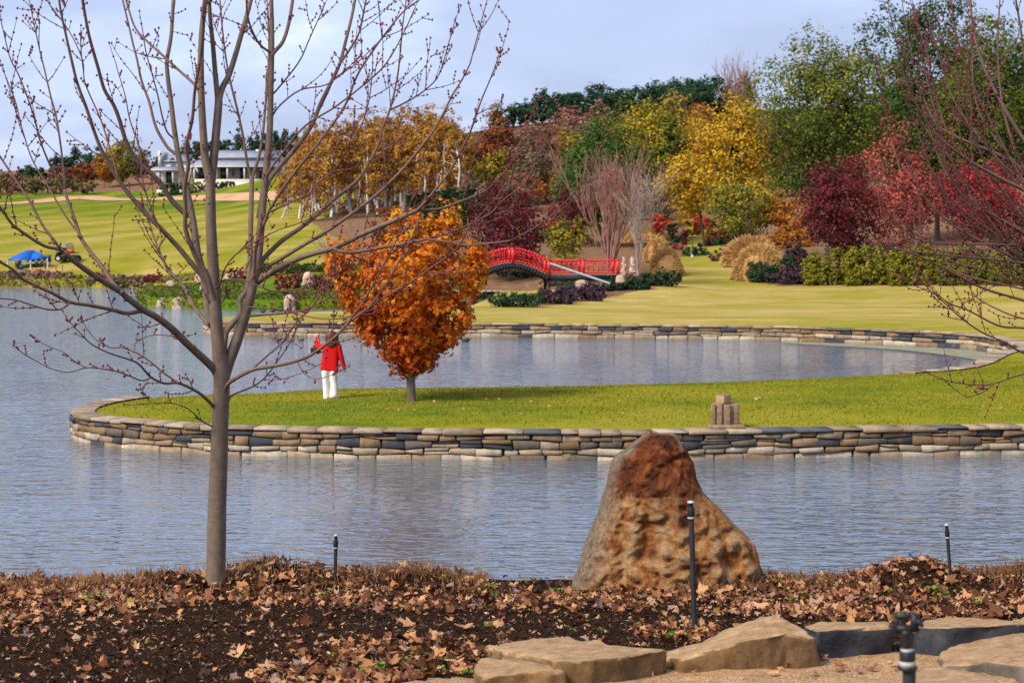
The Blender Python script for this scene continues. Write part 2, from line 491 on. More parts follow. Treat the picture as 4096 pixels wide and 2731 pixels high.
hh = mth(nt, 'MULTIPLY', hh, calm)
bump(nt, bs, hh, 1.0, 0.055)
wm = MB(); wm.add([(-640, 5, 0), (640, 5, 0), (640, 420, 0), (-640, 420, 0)], [(0, 1, 2, 3)])
wm.build("water", m_water, kind="structure")
# pale weed floating along the wall at the end of the pond
alg = [G(x, y, 0)[:2] for x, y in [(3120, 1366), (3400, 1374), (3700, 1388), (3900, 1402), (3990, 1422), (4035, 1444), (3975, 1450), (3880, 1434), (3760, 1416), (3560, 1396), (3300, 1381), (3150, 1372)]]
a3 = smooth_line(np.array([(p[0], p[1], 0.012) for p in alg + alg[:1]]), 6)[:-1]
c0 = a3.mean(0)
m_alg = rough_mat("pond_weed", [(0.3, (0.15, 0.14, 0.07)), (0.7, (0.26, 0.24, 0.15))], 1.2, 0.75, 0.3, 0.01, spec=0.35, kind="Object")
half = len(a3) // 2
quadF = [(i, i + 1, len(a3) - 2 - i, len(a3) - 1 - i) for i in range(half - 1)]
ob("pond_weed", mesh_np("pond_weed", a3, np.array(quadF)), m_alg, kind="stuff", label="pale green weed floating along the wall at the pond's end", cat="pond weed")

# ---------------------------------------------------------------- the near bank
def bankz(X, Y):
    X = np.asarray(X, float); Y = np.asarray(Y, float)
    z = 2.75 - 0.117 * (Y - 7.3)
    for cx, cy, hx, sx, sy in ((-2.55, 12.7, 0.06, 0.5, 0.5), (-1.75, 12.6, 0.16, 0.42, 0.5), (-0.75, 12.5, 0.13, 0.35, 0.5), (3.0, 12.5, 0.20, 0.4, 0.5), (4.0, 12.6, 0.12, 0.5, 0.5),
                               (4.5, 12.5, 0.1, 0.4, 0.5), (1.65, 12.6, 0.04, 0.5, 0.4), (-3.6, 12.6, -0.05, 0.6, 0.7), (0.35, 12.8, -0.03, 0.5, 0.5), (-1.2, 12.7, 0.04, 0.3, 0.4), (-5.2, 12.6, 0.02, 0.8, 0.6), (6.5, 12.5, 0.12, 0.9, 0.6)):
        z = z + hx * np.exp(-((X - cx) / sx) ** 2 - ((Y - cy) / sy) ** 2)
    P = np.stack([X.ravel(), Y.ravel(), 0 * X.ravel()], 1)
    z = z + (0.05 * (vnoise(P, 1.7, 3) - 0.5) + 0.025 * (vnoise(P, 9.0, 2) - 0.5)).reshape(X.shape)
    edge = 13.15 + 0.25 * np.sin(X * 1.1 + 0.7)
    return z - 3.4 * sm(0, 4.2, Y - edge) - 0.25 * sm(0.0, 0.6, Y - edge)
def on_bank(qx, qy, h=0.0):
    d = ray(qx, qy)
    D = np.arange(3.5, 16, 0.02); t = D / d[1]
    P = np.array((0, 0, H)) + d[None] * t[:, None]
    hit = np.nonzero(P[:, 2] <= bankz(P[:, 0], P[:, 1]) + h)[0]
    return P[hit[0]] if len(hit) else P[-1]
bx = np.concatenate([np.linspace(-30, -7, 60)[:-1], np.arange(-7, 7, 0.055), np.linspace(7, 30, 60)])
by = np.concatenate([np.linspace(-6, 6.5, 40)[:-1], np.arange(6.5, 14, 0.055), np.linspace(14, 20, 40)])
BX, BY = np.meshgrid(bx, by)
BZ = bankz(BX, BY)
nbx, nby = len(bx), len(by)
i_ = (np.arange(nby - 1)[:, None] * nbx + np.arange(nbx - 1)[None]).ravel()
BF = np.stack([i_, i_ + 1, i_ + nbx + 1, i_ + nbx], 1)
BV = np.stack([BX.ravel(), BY.ravel(), BZ.ravel()], 1)
m_mulch, nt, bs, out = new_mat("bark_mulch")
vw = coords(nt, (1, 1, 1), "World")
c = ramp(nt, noise_tex(nt, vw, 60, 5, 0.75), [(0.3, (0.010, 0.007, 0.005)), (0.5, (0.030, 0.015, 0.008)), (0.66, (0.090, 0.044, 0.020)), (0.82, (0.30, 0.16, 0.075))])
c = mixc(nt, 0.5, c, ramp(nt, noise_tex(nt, vw, 2.2, 4, 0.6), [(0.3, (0.5, 0.5, 0.5)), (0.7, (1.5, 1.3, 1.2))]), 'MULTIPLY')
nt.links.new(c, bs.inputs["Base Color"]); bs.inputs["Roughness"].default_value = 0.95; bs.inputs["Specular IOR Level"].default_value = 0.02
bump(nt, bs, noise_tex(nt, vw, 45, 5, 0.75), 1.0, 0.03)
ob("garden_bed", mesh_np("garden_bed", BV, BF, True), m_mulch, kind="structure")
# gravel path along the boulders, bottom right
gpoly = np.array([on_bank(x, y)[:2] for x, y in [(1690, 2725), (2020, 2690), (2420, 2690), (2700, 2650), (2900, 2640), (3220, 2620), (3560, 2610), (3700, 2600), (3950, 2580), (4200, 2560)]] + [(8.0, 9.5), (9.0, 2.0), (-1.5, 2.0), (-1.2, 6.0)])
FC = BV[BF].mean(1)
gi = inpoly(FC[:, 0] + 0.05 * np.sin(FC[:, 1] * 31), FC[:, 1] + 0.04 * np.sin(FC[:, 0] * 23), gpoly)
used, inv = np.unique(BF[gi].ravel(), return_inverse=True)
m_gravel, nt, bs, out = new_mat("path_gravel")
vw = coords(nt, (1, 1, 1), "World")
vo = N(nt, "ShaderNodeTexVoronoi", Scale=95.0); nt.links.new(vw, vo.inputs["Vector"])
c = ramp(nt, mth(nt, 'ADD', mth(nt, 'MULTIPLY', vo.outputs["Color"], 0.6), mth(nt, 'MULTIPLY', noise_tex(nt, vw, 9, 4), 0.4)),
         [(0.2, (0.17, 0.085, 0.030)), (0.5, (0.36, 0.195, 0.075)), (0.8, (0.58, 0.37, 0.18))])
nt.links.new(c, bs.inputs["Base Color"]); bs.inputs["Roughness"].default_value = 0.9
bump(nt, bs, vo.outputs["Distance"], 0.8, 0.01)
ob("path", mesh_np("path", BV[used] + np.array((0, 0, 0.008)), inv.reshape(-1, 4), True), m_gravel, kind="structure")

# drive of orange gravel across the hill below the house
road_px = [(-260, 822), (0, 818), (150, 808), (330, 790), (520, 800), (700, 795), (900, 790), (1090, 786), (1250, 790)]
mr = MB(); L_ = smooth_line(np.array([on_land(x, y) for x, y in road_px]), 8)
for off in (0,):
    T = np.gradient(L_, axis=0); T[:, 2] = 0; T /= np.linalg.norm(T, axis=1)[:, None]
    Nn = np.stack([-T[:, 1], T[:, 0], 0 * T[:, 0]], 1)
    cols = []
    for k in np.linspace(-3.6, 3.6, 7):
        Q = L_ + Nn * k; Q[:, 2] = landz(Q[:, 0], Q[:, 1]) + 0.12; cols.append(Q)
    V = np.stack(cols, 1).reshape(-1, 3); n = len(L_)
    F = [(i * 7 + j, i * 7 + j + 1, (i + 1) * 7 + j + 1, (i + 1) * 7 + j) for i in range(n - 1) for j in range(6)]
    mr.add(V, F)
m_drive = rough_mat("drive_gravel", [(0.3, (0.40, 0.21, 0.10)), (0.7, (0.54, 0.32, 0.17))], 0.4, 0.95, 0.2, 0.05)
mr.build("drive", m_drive, smooth=True, kind="structure")

# ---------------------------------------------------------------- dry stone walls round the lawn
def stone_mat(name, stops, bright=1.0):
    m, nt, bs, out = new_mat(name)
    oi = nt.nodes.new("ShaderNodeObjectInfo")
    v = coords(nt, (1, 1, 1), "Object")
    base = ramp(nt, oi.outputs["Random"], stops, 'CONSTANT')
    va = nt.nodes.new("ShaderNodeVectorMath"); va.operation = 'ADD'
    cmb = nt.nodes.new("ShaderNodeCombineXYZ"); 
    for i in range(3): nt.links.new(mth(nt, 'MULTIPLY', oi.outputs["Random"], 37.0), cmb.inputs[i])
    nt.links.new(v, va.inputs[0]); nt.links.new(cmb.outputs[0], va.inputs[1])
    n = noise_tex(nt, va.outputs[0], 5.0, 6, 0.65)
    c = mixc(nt, 0.75, base, ramp(nt, n, [(0.28, (0.45, 0.42, 0.40)), (0.5, (0.95, 0.93, 0.9)), (0.72, (1.5, 1.35, 1.2))]), 'MULTIPLY')
    st = ramp(nt, noise_tex(nt, va.outputs[0], 2.3, 4, 0.6), [(0.58, (0, 0, 0)), (0.70, (1, 1, 1))])
    c = mixc(nt, mth(nt, 'MULTIPLY', st, 0.6), c, (0.20, 0.095, 0.035))
    nt.links.new(c, bs.inputs["Base Color"]); bs.inputs["Roughness"].default_value = 0.85; bs.inputs["Specular IOR Level"].default_value = 0.25
    bump(nt, bs, noise_tex(nt, va.outputs[0], 16, 6, 0.7), 0.6, 0.02)
    return m
m_st_pale = stone_mat("pale_wall_stone", [(0.0, (0.34, 0.26, 0.17)), (0.3, (0.44, 0.36, 0.26)), (0.55, (0.26, 0.19, 0.12)), (0.8, (0.38, 0.32, 0.24))])
m_st_mix = stone_mat("mixed_wall_stone", [(0.0, (0.22, 0.14, 0.075)), (0.2, (0.052, 0.054, 0.062)), (0.38, (0.27, 0.175, 0.10)), (0.52, (0.115, 0.095, 0.075)), (0.68, (0.045, 0.048, 0.058)), (0.8, (0.20, 0.125, 0.06)), (0.9, (0.30, 0.22, 0.14))])
m_st_cap = stone_mat("cap_wall_stone", [(0.0, (0.30, 0.22, 0.15)), (0.25, (0.22, 0.16, 0.105)), (0.5, (0.36, 0.28, 0.20)), (0.72, (0.085, 0.085, 0.09)), (0.88, (0.27, 0.20, 0.13))])
m_core = rough_mat("wall_core", [(0.3, (0.018, 0.015, 0.012)), (0.7, (0.05, 0.04, 0.03))], 6)

def stone_mesh(name, q):
    """a roughly squared stone; q = 8 corners, front face first (l,r,r,l bottom to top), then the back face"""
    f, b = q[:4], q[4:]
    fc = f.mean(0)
    outd = (f.mean(0) - b.mean(0)); outd /= np.linalg.norm(outd) + 1e-9
    ins = fc + (f - fc) * np.array([rng.uniform(0.90, 0.975) for _ in range(4)])[:, None] + outd * rng.uniform(0.006, 0.026, 4)[:, None]
    mid = ins.mean(0) + outd * rng.uniform(0.0, 0.02)
    V = np.vstack([f, b, ins, mid[None]])
    F4 = [(0, 1, 9, 8), (1, 2, 10, 9), (2, 3, 11, 10), (3, 0, 8, 11), (1, 0, 4, 5), (2, 1, 5, 6), (3, 2, 6, 7), (0, 3, 7, 4)]
    F3 = [(8, 9, 12), (9, 10, 12), (10, 11, 12), (11, 8, 12)]
    return mesh_np(name, V, [np.array(F3), np.array(F4)])
def wall(name, path, label, zs, wmin, wmax, cap_w, grp=None, split=0.25):
    P = np.array([(p[0], p[1], 0.0) for p in path])
    P = smooth_line(P, 10)
    seg = np.linalg.norm(np.diff(P, axis=0), axis=1); S = np.concatenate([[0], np.cumsum(seg)])
    T = np.gradient(P, axis=0); T /= np.linalg.norm(T, axis=1)[:, None]
    Nin = np.stack([T[:, 1], -T[:, 0], 0 * T[:, 0]], 1)            # to the right of the walking direction = inland
    base = P[len(P) // 2] * np.array((1, 1, 0))
    def at(s, dep, z):
        s = np.clip(s, 0, S[-1])
        p = np.array([np.interp(s, S, P[:, k]) for k in range(3)])
        n = np.array([np.interp(s, S, Nin[:, k]) for k in range(3)]); n /= np.linalg.norm(n)
        p = p + n * dep; p[2] = z
        return p - base
    t = thing(name, base, label, "wall", grp); t["kind"] = "thing"
    def wob(s, k): return 0.022 * math.sin(s * 2.1 + k * 1.7) + 0.016 * math.sin(s * 5.3 + k * 4.1)
    nrow = len(zs) - 1
    for k in range(nrow):
        s = rng.uniform(-0.2, 0.0)
        while s < S[-1]:
            w = rng.uniform(wmin, wmax) * (1.25 if k == 0 else 1.0)
            e = min(s + w, S[-1])
            if e - s > 0.06 and e > 0.02:
                g = 0.008
                cells = [(zs[k] + (wob(s, k) if k else 0), zs[k] + (wob(e, k) if k else 0), zs[k + 1] + wob(s, k + 1), zs[k + 1] + wob(e, k + 1))]
                if rng.random() < split and k > 0:
                    f = rng.uniform(0.4, 0.6); c = cells[0]
                    m1 = c[0] + (c[2] - c[0]) * f; m2 = c[1] + (c[3] - c[1]) * (f + rng.uniform(-0.15, 0.15))
                    cells = [(c[0], c[1], m1, m2), (m1, m2, c[2], c[3])]
                for c in cells:
                    j = lambda a: rng.uniform(-a, a)
                    d0 = rng.uniform(-0.03, 0.02)
                    x0, x1 = max(s, 0) + g, e - g
                    q = np.array([at(x0 + j(.03), d0, c[0] + g + j(.012)), at(x1 + j(.03), d0, c[1] + g + j(.012)), at(x1 + j(.03), d0 + 0.01, c[3] - g + j(.012)), at(x0 + j(.03), d0 + 0.01, c[2] - g + j(.012)),
                                  at(x0, 0.24, c[0] + g), at(x1, 0.24, c[1] + g), at(x1, 0.24, c[3] - g), at(x0, 0.24, c[2] - g)])
                    frac = k / max(nrow - 1, 1)
                    mat = m_st_pale if (k < nrow * 0.5 - 0.2 and rng.random() < 0.88) else m_st_mix
                    ob("stone", stone_mesh("stone", q), mat, t)
            s = e
    zt = zs[-1] + 0.012
    s = 0.0
    while s < S[-1] - 0.05:
        e = min(s + rng.uniform(wmin * 1.2, wmax * 1.35), S[-1])
        h = rng.uniform(0.055, 0.085); d0 = rng.uniform(-0.055, -0.02); g = 0.006
        z0 = zt + wob((s + e) / 2, nrow)
        h = 0.60 - z0 + rng.uniform(-0.008, 0.012)
        q = np.array([at(s + g, d0, z0), at(e - g, d0, z0), at(e - g, d0 + .01, z0 + h), at(s + g, d0 + .01, z0 + h),
                      at(s + g, cap_w, z0), at(e - g, cap_w, z0), at(e - g, cap_w, z0 + h), at(s + g, cap_w, z0 + h)])
        o = ob("cap_stone", stone_mesh("cap_stone", q), m_st_cap, t)
        s = e
    n = int(S[-1] / 0.25) + 2
    V = []
    for s in np.linspace(0, S[-1], n):
        V += [at(s, 0.06, -0.6), at(s, 0.06, 0.53), at(s, 0.30, 0.53), at(s, 0.30, -0.6)]
    F = [(4 * i + a, 4 * i + 4 + a, 4 * i + 4 + (a + 1) % 4, 4 * i + (a + 1) % 4) for i in range(n - 1) for a in range(3)]
    ob("core", mesh_np("core", np.array(V), np.array(F)), m_core, t)
    return t
wall("retaining_wall", [(16, 36.5)] + [tuple(p) for p in front + tip + back[:4]],
     "dry stone retaining wall of brown, black and pale stones along the front of the lawn", [-0.12, 0.10, 0.235, 0.405, 0.525], 0.28, 0.66, 0.5, split=0.16)
wall("retaining_wall", [tuple(p) for p in back[-2:] + pond_end + farw + spit[:2]],
     "low dry stone wall with pale bottom course across the far side of the pond", [-0.1, 0.16, 0.33, 0.51], 0.42, 0.95, 0.55, split=0.18)

# ================================================================ TREES AND PLANTS
def unit(n):
    v = rng.normal(size=(n, 3)); return v / np.linalg.norm(v, axis=1)[:, None]
def leaf_quads(C, size, up=0.4, aspect=0.6, nr=None):
    """diamond shaped leaves at the points C"""
    n = len(C)
    nrm = (unit(n) if nr is None else nr + 0.55 * unit(n)) + np.array((0, 0, up)); nrm /= np.linalg.norm(nrm, axis=1)[:, None] + 1e-9
    a = np.cross(nrm, unit(n)); a /= np.linalg.norm(a, axis=1)[:, None] + 1e-9
    b = np.cross(nrm, a)
    L = (np.asarray(size) * rng.uniform(0.65, 1.3, n))[:, None]
    V = np.stack([C - a * L * 0.5, C + b * L * aspect * 0.5, C + a * L * 0.55, C - b * L * aspect * 0.5], 1).reshape(-1, 3)
    return V, np.arange(4 * n).reshape(n, 4)
def leaf_five(C, size, up=0.2, nr=None):
    """five pointed leaves, three faces each, a little folded"""
    n = len(C)
    nrm = (unit(n) if nr is None else nr + 0.75 * unit(n)) + np.array((0, 0, up)); nrm /= np.linalg.norm(nrm, axis=1)[:, None] + 1e-9
    a = np.cross(nrm, unit(n)); a /= np.linalg.norm(a, axis=1)[:, None] + 1e-9
    b = np.cross(nrm, a)
    L = (np.asarray(size) * rng.uniform(0.6, 1.25, n))[:, None]
    f = nrm * L * rng.uniform(-0.25, 0.25, n)[:, None]
    base = C - a * L * 0.35
    P = [base, C + b * L * 0.55 - a * L * 0.05 + f, C + b * L * 0.18 + a * L * 0.12, C + b * L * 0.36 + a * L * 0.5 + f, C + a * L * 0.2,
         C + a * L * 0.75 + f * 0.5, C - b * L * 0.36 + a * L * 0.5 + f, C - b * L * 0.18 + a * L * 0.12, C - b * L * 0.55 - a * L * 0.05 + f]
    V = np.stack(P, 1).reshape(-1, 3)
    F = np.array([(0, 1, 2), (0, 2, 4), (2, 3, 4), (0, 4, 7), (4, 6, 7), (0, 7, 8), (2, 3, 5), (7, 5, 6), (2, 5, 7)])
    return V, (np.arange(n)[:, None, None] * 9 + F[None]).reshape(-1, 3)
def bumpy(d, K, ph, amp):
    return 1 + amp * np.cos(d @ K.T + ph).sum(1) / math.sqrt(len(K))
def crown_points(c, r, n_cl, per, cl_r, prof='round', amp=0.22, inner=0.35):
    """leaf positions in clumps through an uneven crown of centre c and half sizes r; returns points and a 0..1 colour value"""
    K = rng.normal(size=(7, 3)) * 3.2; ph = rng.uniform(0, 6.28, 7)
    d = unit(n_cl)
    t = inner + (1 - inner) * rng.random(n_cl) ** 0.5
    p = d * (t * bumpy(d, K, ph, amp))[:, None]
    if prof == 'cone':
        h = (p[:, 2] + 1) / 2; p[:, :2] *= (1.25 - 0.95 * np.clip(h, 0, 1))[:, None]
    elif prof == 'egg':
        h = (p[:, 2] + 1) / 2; p[:, :2] *= (1.12 - 0.45 * np.clip(h, 0, 1))[:, None]
    elif prof == 'vase':
        h = (p[:, 2] + 1) / 2; p[:, :2] *= (0.6 + 0.5 * np.clip(h, 0, 1))[:, None]
    elif prof == 'dome':
        p[:, 2] = np.abs(p[:, 2]) * 2 - 1
    cc = c + p * r
    cv = rng.random(n_cl)
    q = np.clip(rng.normal(size=(n_cl, per, 3)), -1.7, 1.7) * np.array((1, 1, 0.75)) * (cl_r * rng.uniform(0.6, 1.3, n_cl))[:, None, None]
    P = (cc[:, None] + q).reshape(-1, 3)
    v = np.repeat(cv, per) * 0.68 + rng.random(len(P)) * 0.32
    hh = np.clip((P[:, 2] - (c[2] - r[2])) / (2 * r[2]), 0, 1)
    nr = (q / (np.linalg.norm(q, axis=2, keepdims=True) + 1e-9) + 0.55 * d[:, None]).reshape(-1, 3)
    return P, v, nr, cc
PAL = {}
def pal(key, stops, trans=0.25): PAL[key] = leaf_mat("leaves_" + key, stops, trans)
pal("green", [(0.0, (0.022, 0.056, 0.010)), (0.5, (0.054, 0.112, 0.016)), (0.85, (0.102, 0.163, 0.022)), (1, (0.180, 0.213, 0.030))])
pal("olive", [(0.0, (0.039, 0.062, 0.012)), (0.45, (0.098, 0.131, 0.018)), (0.8, (0.202, 0.194, 0.022)), (1, (0.390, 0.263, 0.030))])
pal("dark", [(0.0, (0.011, 0.028, 0.013)), (0.6, (0.024, 0.057, 0.024)), (1, (0.050, 0.092, 0.033))], 0.1)
pal("deep", [(0.0, (0.018, 0.044, 0.010)), (0.6, (0.044, 0.091, 0.016)), (0.9, (0.094, 0.137, 0.020)), (1, (0.200, 0.195, 0.030))])
pal("yellow", [(0.0, (0.16, 0.12, 0.012)), (0.4, (0.42, 0.26, 0.018)), (0.75, (0.60, 0.36, 0.022)), (1, (0.66, 0.30, 0.02))])
pal("yellowgreen", [(0.0, (0.07, 0.09, 0.012)), (0.4, (0.23, 0.20, 0.018)), (0.75, (0.46, 0.30, 0.02)), (1, (0.52, 0.24, 0.02))])
pal("gold", [(0.0, (0.172, 0.083, 0.022)), (0.45, (0.345, 0.165, 0.030)), (0.75, (0.506, 0.242, 0.035)), (1, (0.575, 0.308, 0.040))])
pal("rust", [(0.0, (0.10, 0.028, 0.014)), (0.5, (0.22, 0.060, 0.022)), (0.85, (0.32, 0.10, 0.03)), (1, (0.12, 0.12, 0.02))])
pal("russet", [(0.0, (0.13, 0.060, 0.045)), (0.5, (0.25, 0.115, 0.075)), (1, (0.38, 0.17, 0.09))])
pal("taupe", [(0.0, (0.09, 0.062, 0.045)), (0.5, (0.17, 0.115, 0.075)), (0.85, (0.24, 0.16, 0.07)), (1, (0.28, 0.2, 0.06))])
pal("maroon", [(0.0, (0.045, 0.010, 0.014)), (0.5, (0.105, 0.018, 0.024)), (0.85, (0.18, 0.028, 0.030)), (1, (0.22, 0.05, 0.03))])
pal("crimson", [(0.0, (0.10, 0.012, 0.020)), (0.4, (0.24, 0.022, 0.030)), (0.8, (0.46, 0.045, 0.045)), (1, (0.52, 0.10, 0.06))])
pal("rose", [(0.0, (0.16, 0.045, 0.040)), (0.4, (0.32, 0.075, 0.060)), (0.8, (0.48, 0.085, 0.07)), (1, (0.45, 0.20, 0.10))])
pal("red", [(0.0, (0.25, 0.02, 0.015)), (0.5, (0.48, 0.035, 0.025)), (1, (0.60, 0.12, 0.03))])
pal("orange", [(0.0, (0.20, 0.030, 0.010)), (0.25, (0.40, 0.065, 0.012)), (0.55, (0.60, 0.13, 0.014)), (0.82, (0.66, 0.23, 0.018)), (1, (0.55, 0.32, 0.025))], 0.35)
pal("orangebush", [(0.0, (0.22, 0.06, 0.015)), (0.5, (0.42, 0.14, 0.02)), (1, (0.50, 0.26, 0.03))])
pal("purple", [(0.0, (0.028, 0.016, 0.024)), (0.6, (0.068, 0.038, 0.052)), (1, (0.125, 0.075, 0.085))], 0.1)
pal("plum", [(0.0, (0.08, 0.028, 0.028)), (0.6, (0.16, 0.055, 0.050)), (1, (0.24, 0.10, 0.07))], 0.1)
pal("redshrub", [(0.0, (0.08, 0.014, 0.014)), (0.6, (0.20, 0.028, 0.026)), (1, (0.28, 0.07, 0.04))], 0.15)
pal("heather", [(0.0, (0.11, 0.075, 0.045)), (0.5, (0.20, 0.135, 0.080)), (1, (0.30, 0.21, 0.12))], 0.1)
pal("pink", [(0.0, (0.16, 0.07, 0.07)), (0.5, (0.32, 0.115, 0.14)), (1, (0.46, 0.20, 0.23))], 0.1)
pal("moss", [(0.0, (0.054, 0.072, 0.012)), (0.5, (0.132, 0.138, 0.020)), (1, (0.240, 0.216, 0.040))], 0.1)
pal("hedge", [(0.0, (0.069, 0.086, 0.010)), (0.5, (0.184, 0.178, 0.016)), (0.85, (0.322, 0.276, 0.025)), (1, (0.391, 0.230, 0.030))], 0.2)
pal("orchard", [(0.0, (0.05, 0.045, 0.016)), (0.5, (0.12, 0.10, 0.032)), (1, (0.20, 0.15, 0.05))], 0.1)
m_bark = rough_mat("bark_brown", [(0.3, (0.085, 0.060, 0.042)), (0.7, (0.19, 0.14, 0.10))], 8, 0.9, 0.6, 0.02, stretch=(1, 1, 0.25))
m_bark_d = rough_mat("bark_dark", [(0.3, (0.040, 0.030, 0.024)), (0.7, (0.10, 0.075, 0.055))], 8, 0.9, 0.6, 0.02, stretch=(1, 1, 0.25))
m_bark_p = rough_mat("bark_pale", [(0.3, (0.26, 0.20, 0.16)), (0.7, (0.45, 0.36, 0.30))], 8, 0.9, 0.4, 0.02, stretch=(1, 1, 0.3))
m_birch = rough_mat("bark_birch", [(0.36, (0.10, 0.085, 0.075)), (0.46, (0.55, 0.50, 0.45)), (0.8, (0.74, 0.69, 0.63))], 3, 0.8, 0.2, 0.01, stretch=(1, 1, 2.2))
m_redtwig = rough_mat("bark_redtwig", [(0.3, (0.26, 0.125, 0.10)), (0.7, (0.42, 0.22, 0.17))], 4, 0.8, 0.2, 0.01)

def limb_path(a, b, sag=0.12, n=6):
    a = np.asarray(a, float); b = np.asarray(b, float)
    t = np.linspace(0, 1, n)[:, None]; L = np.linalg.norm(b - a)
    bow = np.sin(t * np.pi) * np.array((rng.normal() * .06, rng.normal() * .06, sag)) * L
    return a + (b - a) * t + bow
def tree(name, label, qx, qtop, hw, D, p, qbot=None, trunk_w=None, dense=3.4, prof='round', leafpx=2.9, amp=0.24, cat="tree", group=None, bark=None, limbs=9, clump=0.15, hshift=0.0, colbias=None, five=False, lean=0.0, px_base=None, inner=0.35, depth_r=0.85):
    """a tree with trunk, limbs and a crown of leaf clumps: crown half width hw and top qtop in photograph pixels at distance D"""
    u = mpq(D)
    top = W(qx, qtop, D); bx_ = W(px_base if px_base else qx, qtop, D)[0]
    zb = lz(bx_, D); base = np.array((bx_, D, zb))
    zt = top[2] - zb
    r_w = hw * u
    zlow = (W(qx, qbot, D)[2] - zb) if qbot else zt * 0.22
    zlow = max(zlow, 0.3)
    cz = (zt + zlow) / 2; rz_ = (zt - zlow) / 2
    c = np.array((top[0] - bx_, 0, cz)); r = np.array((r_w, r_w * depth_r, rz_))
    leaf = leafpx * D / FPX
    n = int(2.1 * dense * math.pi * (r_w * rz_) / (leaf * leaf * 0.5))
    per = 24; n_cl = max(24, n // per)
    P, v, nr, cc = crown_points(c, r, n_cl, per, min(r_w, rz_) * clump, prof, amp, inner)
    kp = P[:, 2] > 0.05; P, v, nr = P[kp], v[kp], nr[kp]
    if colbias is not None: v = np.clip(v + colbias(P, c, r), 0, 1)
    t = thing(name, base, label, cat, group)
    tw = trunk_w * u * 0.5 if trunk_w else max(0.05, r_w * 0.045)
    mb = MB()
    tp = limb_path((0, 0, -0.3), c + np.array((0, 0, rz_ * 0.55)), 0, 9); tp[:, :2] += rng.normal(0, 0.02 * zt, (9, 2)) * np.linspace(0, 1, 9)[:, None] * 0.5
    mb.tube(tp, np.linspace(1.15, 0.25, 9) * tw, 8)
    mb.build("trunk", bark or m_bark, t, True)
    lb = MB()
    for k in range(limbs):
        f = rng.uniform(0.3, 0.85); i = f * 8; a = tp[int(i)] + (tp[min(int(i) + 1, 8)] - tp[int(i)]) * (i % 1)
        b = cc[rng.integers(len(cc))]
        if b[2] < a[2]: b = b * np.array((1, 1, 0)) + np.array((0, 0, a[2] + 0.2 * rz_))
        lb.tube(limb_path(a, b, 0.02), np.linspace(0.45, 0.1, 6) * tw, 5)
    if limbs: lb.build("limbs", bark or m_bark, t, True, kind="stuff")
    if five: V, F = leaf_five(P, leaf, nr=nr); v = np.repeat(v, 9)
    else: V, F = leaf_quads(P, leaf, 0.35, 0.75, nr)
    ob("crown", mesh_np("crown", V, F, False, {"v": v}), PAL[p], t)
    return t
def shrub(name, label, x0, x1, y0, y1, D=None, p="moss", leafpx=1.9, dense=3.0, cat="shrub", group=None, amp=0.18, sink=0.15, depth=0.8, up=0.3, lobes=1, stems=True, fwd=0.48):
    """a low bush filling the photograph box x0..x1, y0..y1; without D it stands where its foot meets the land"""
    qx = (x0 + x1) / 2; D_given = D is not None
    g = on_land(qx, y1) if D is None else W(qx, y1, D)
    D = g[1]; u = mpq(D)
    r_w = (x1 - x0) / 2 * u; hgt = (y1 - y0) * u
    base = np.array((g[0], D + r_w * fwd / max(lobes, 1) ** 0.5, 0)); base[2] = min(lz(base[0], base[1]), g[2] + 0.1)
    if D_given:
        base[2] = lz(base[0], base[1]); hgt = max(W(qx, y0, D)[2] - base[2], 0.45)
    leaf = leafpx * D / FPX
    Ps, vs, ns = [], [], []
    for k in range(lobes):
        fx = 0 if lobes == 1 else (k + 0.5) / lobes * 2 - 1
        rw = r_w if lobes == 1 else r_w / lobes * 1.45
        hk = hgt * (1 if lobes == 1 else rng.uniform(0.82, 1.05))
        c = np.array((fx * r_w * (1 - 0.3 / lobes), rng.uniform(-.1, .1) * rw, hk * 0.42)); r = np.array((rw, max(rw * depth, 0.3), hk * 0.55))
        n = int(2.6 * dense * math.pi * rw * hk * 0.55 / (leaf * leaf * 0.5))
        P, v, nr, cc = crown_points(c, r, max(16, n // 18), 18, min(rw, hk) * 0.13, 'round', amp, 0.45)
        P = P[:]; keep = P[:, 2] > -sink * hgt
        Ps.append(P[keep]); vs.append(v[keep]); ns.append(nr[keep])
    P = np.vstack(Ps); v = np.concatenate(vs)
    t = thing(name, base, label, cat, group)
    V, F = leaf_quads(P, leaf, up, 0.7, np.vstack(ns))
    ob("foliage", mesh_np("foliage", V, F, False, {"v": v}), PAL[p], t)
    if stems:
        mb = MB()
        for k in range(7):
            a = rng.uniform(-0.3, 0.3, 2) * r_w
            b = np.array((rng.uniform(-0.6, 0.6) * r_w, rng.uniform(-0.5, 0.5) * r_w * depth, hgt * rng.uniform(0.4, 0.75)))
            mb.tube(limb_path((a[0], a[1], -0.1), b, 0.02, 4), np.linspace(0.03, 0.012, 4) * max(hgt, 0.5), 4)
        mb.build("stems", m_bark_d, t, kind="stuff")
    return t
m_tan = leaf_mat("dry_grass_blades", [(0.0, (0.34, 0.18, 0.055)), (0.5, (0.56, 0.33, 0.11)), (1, (0.70, 0.47, 0.20))], 0.3)
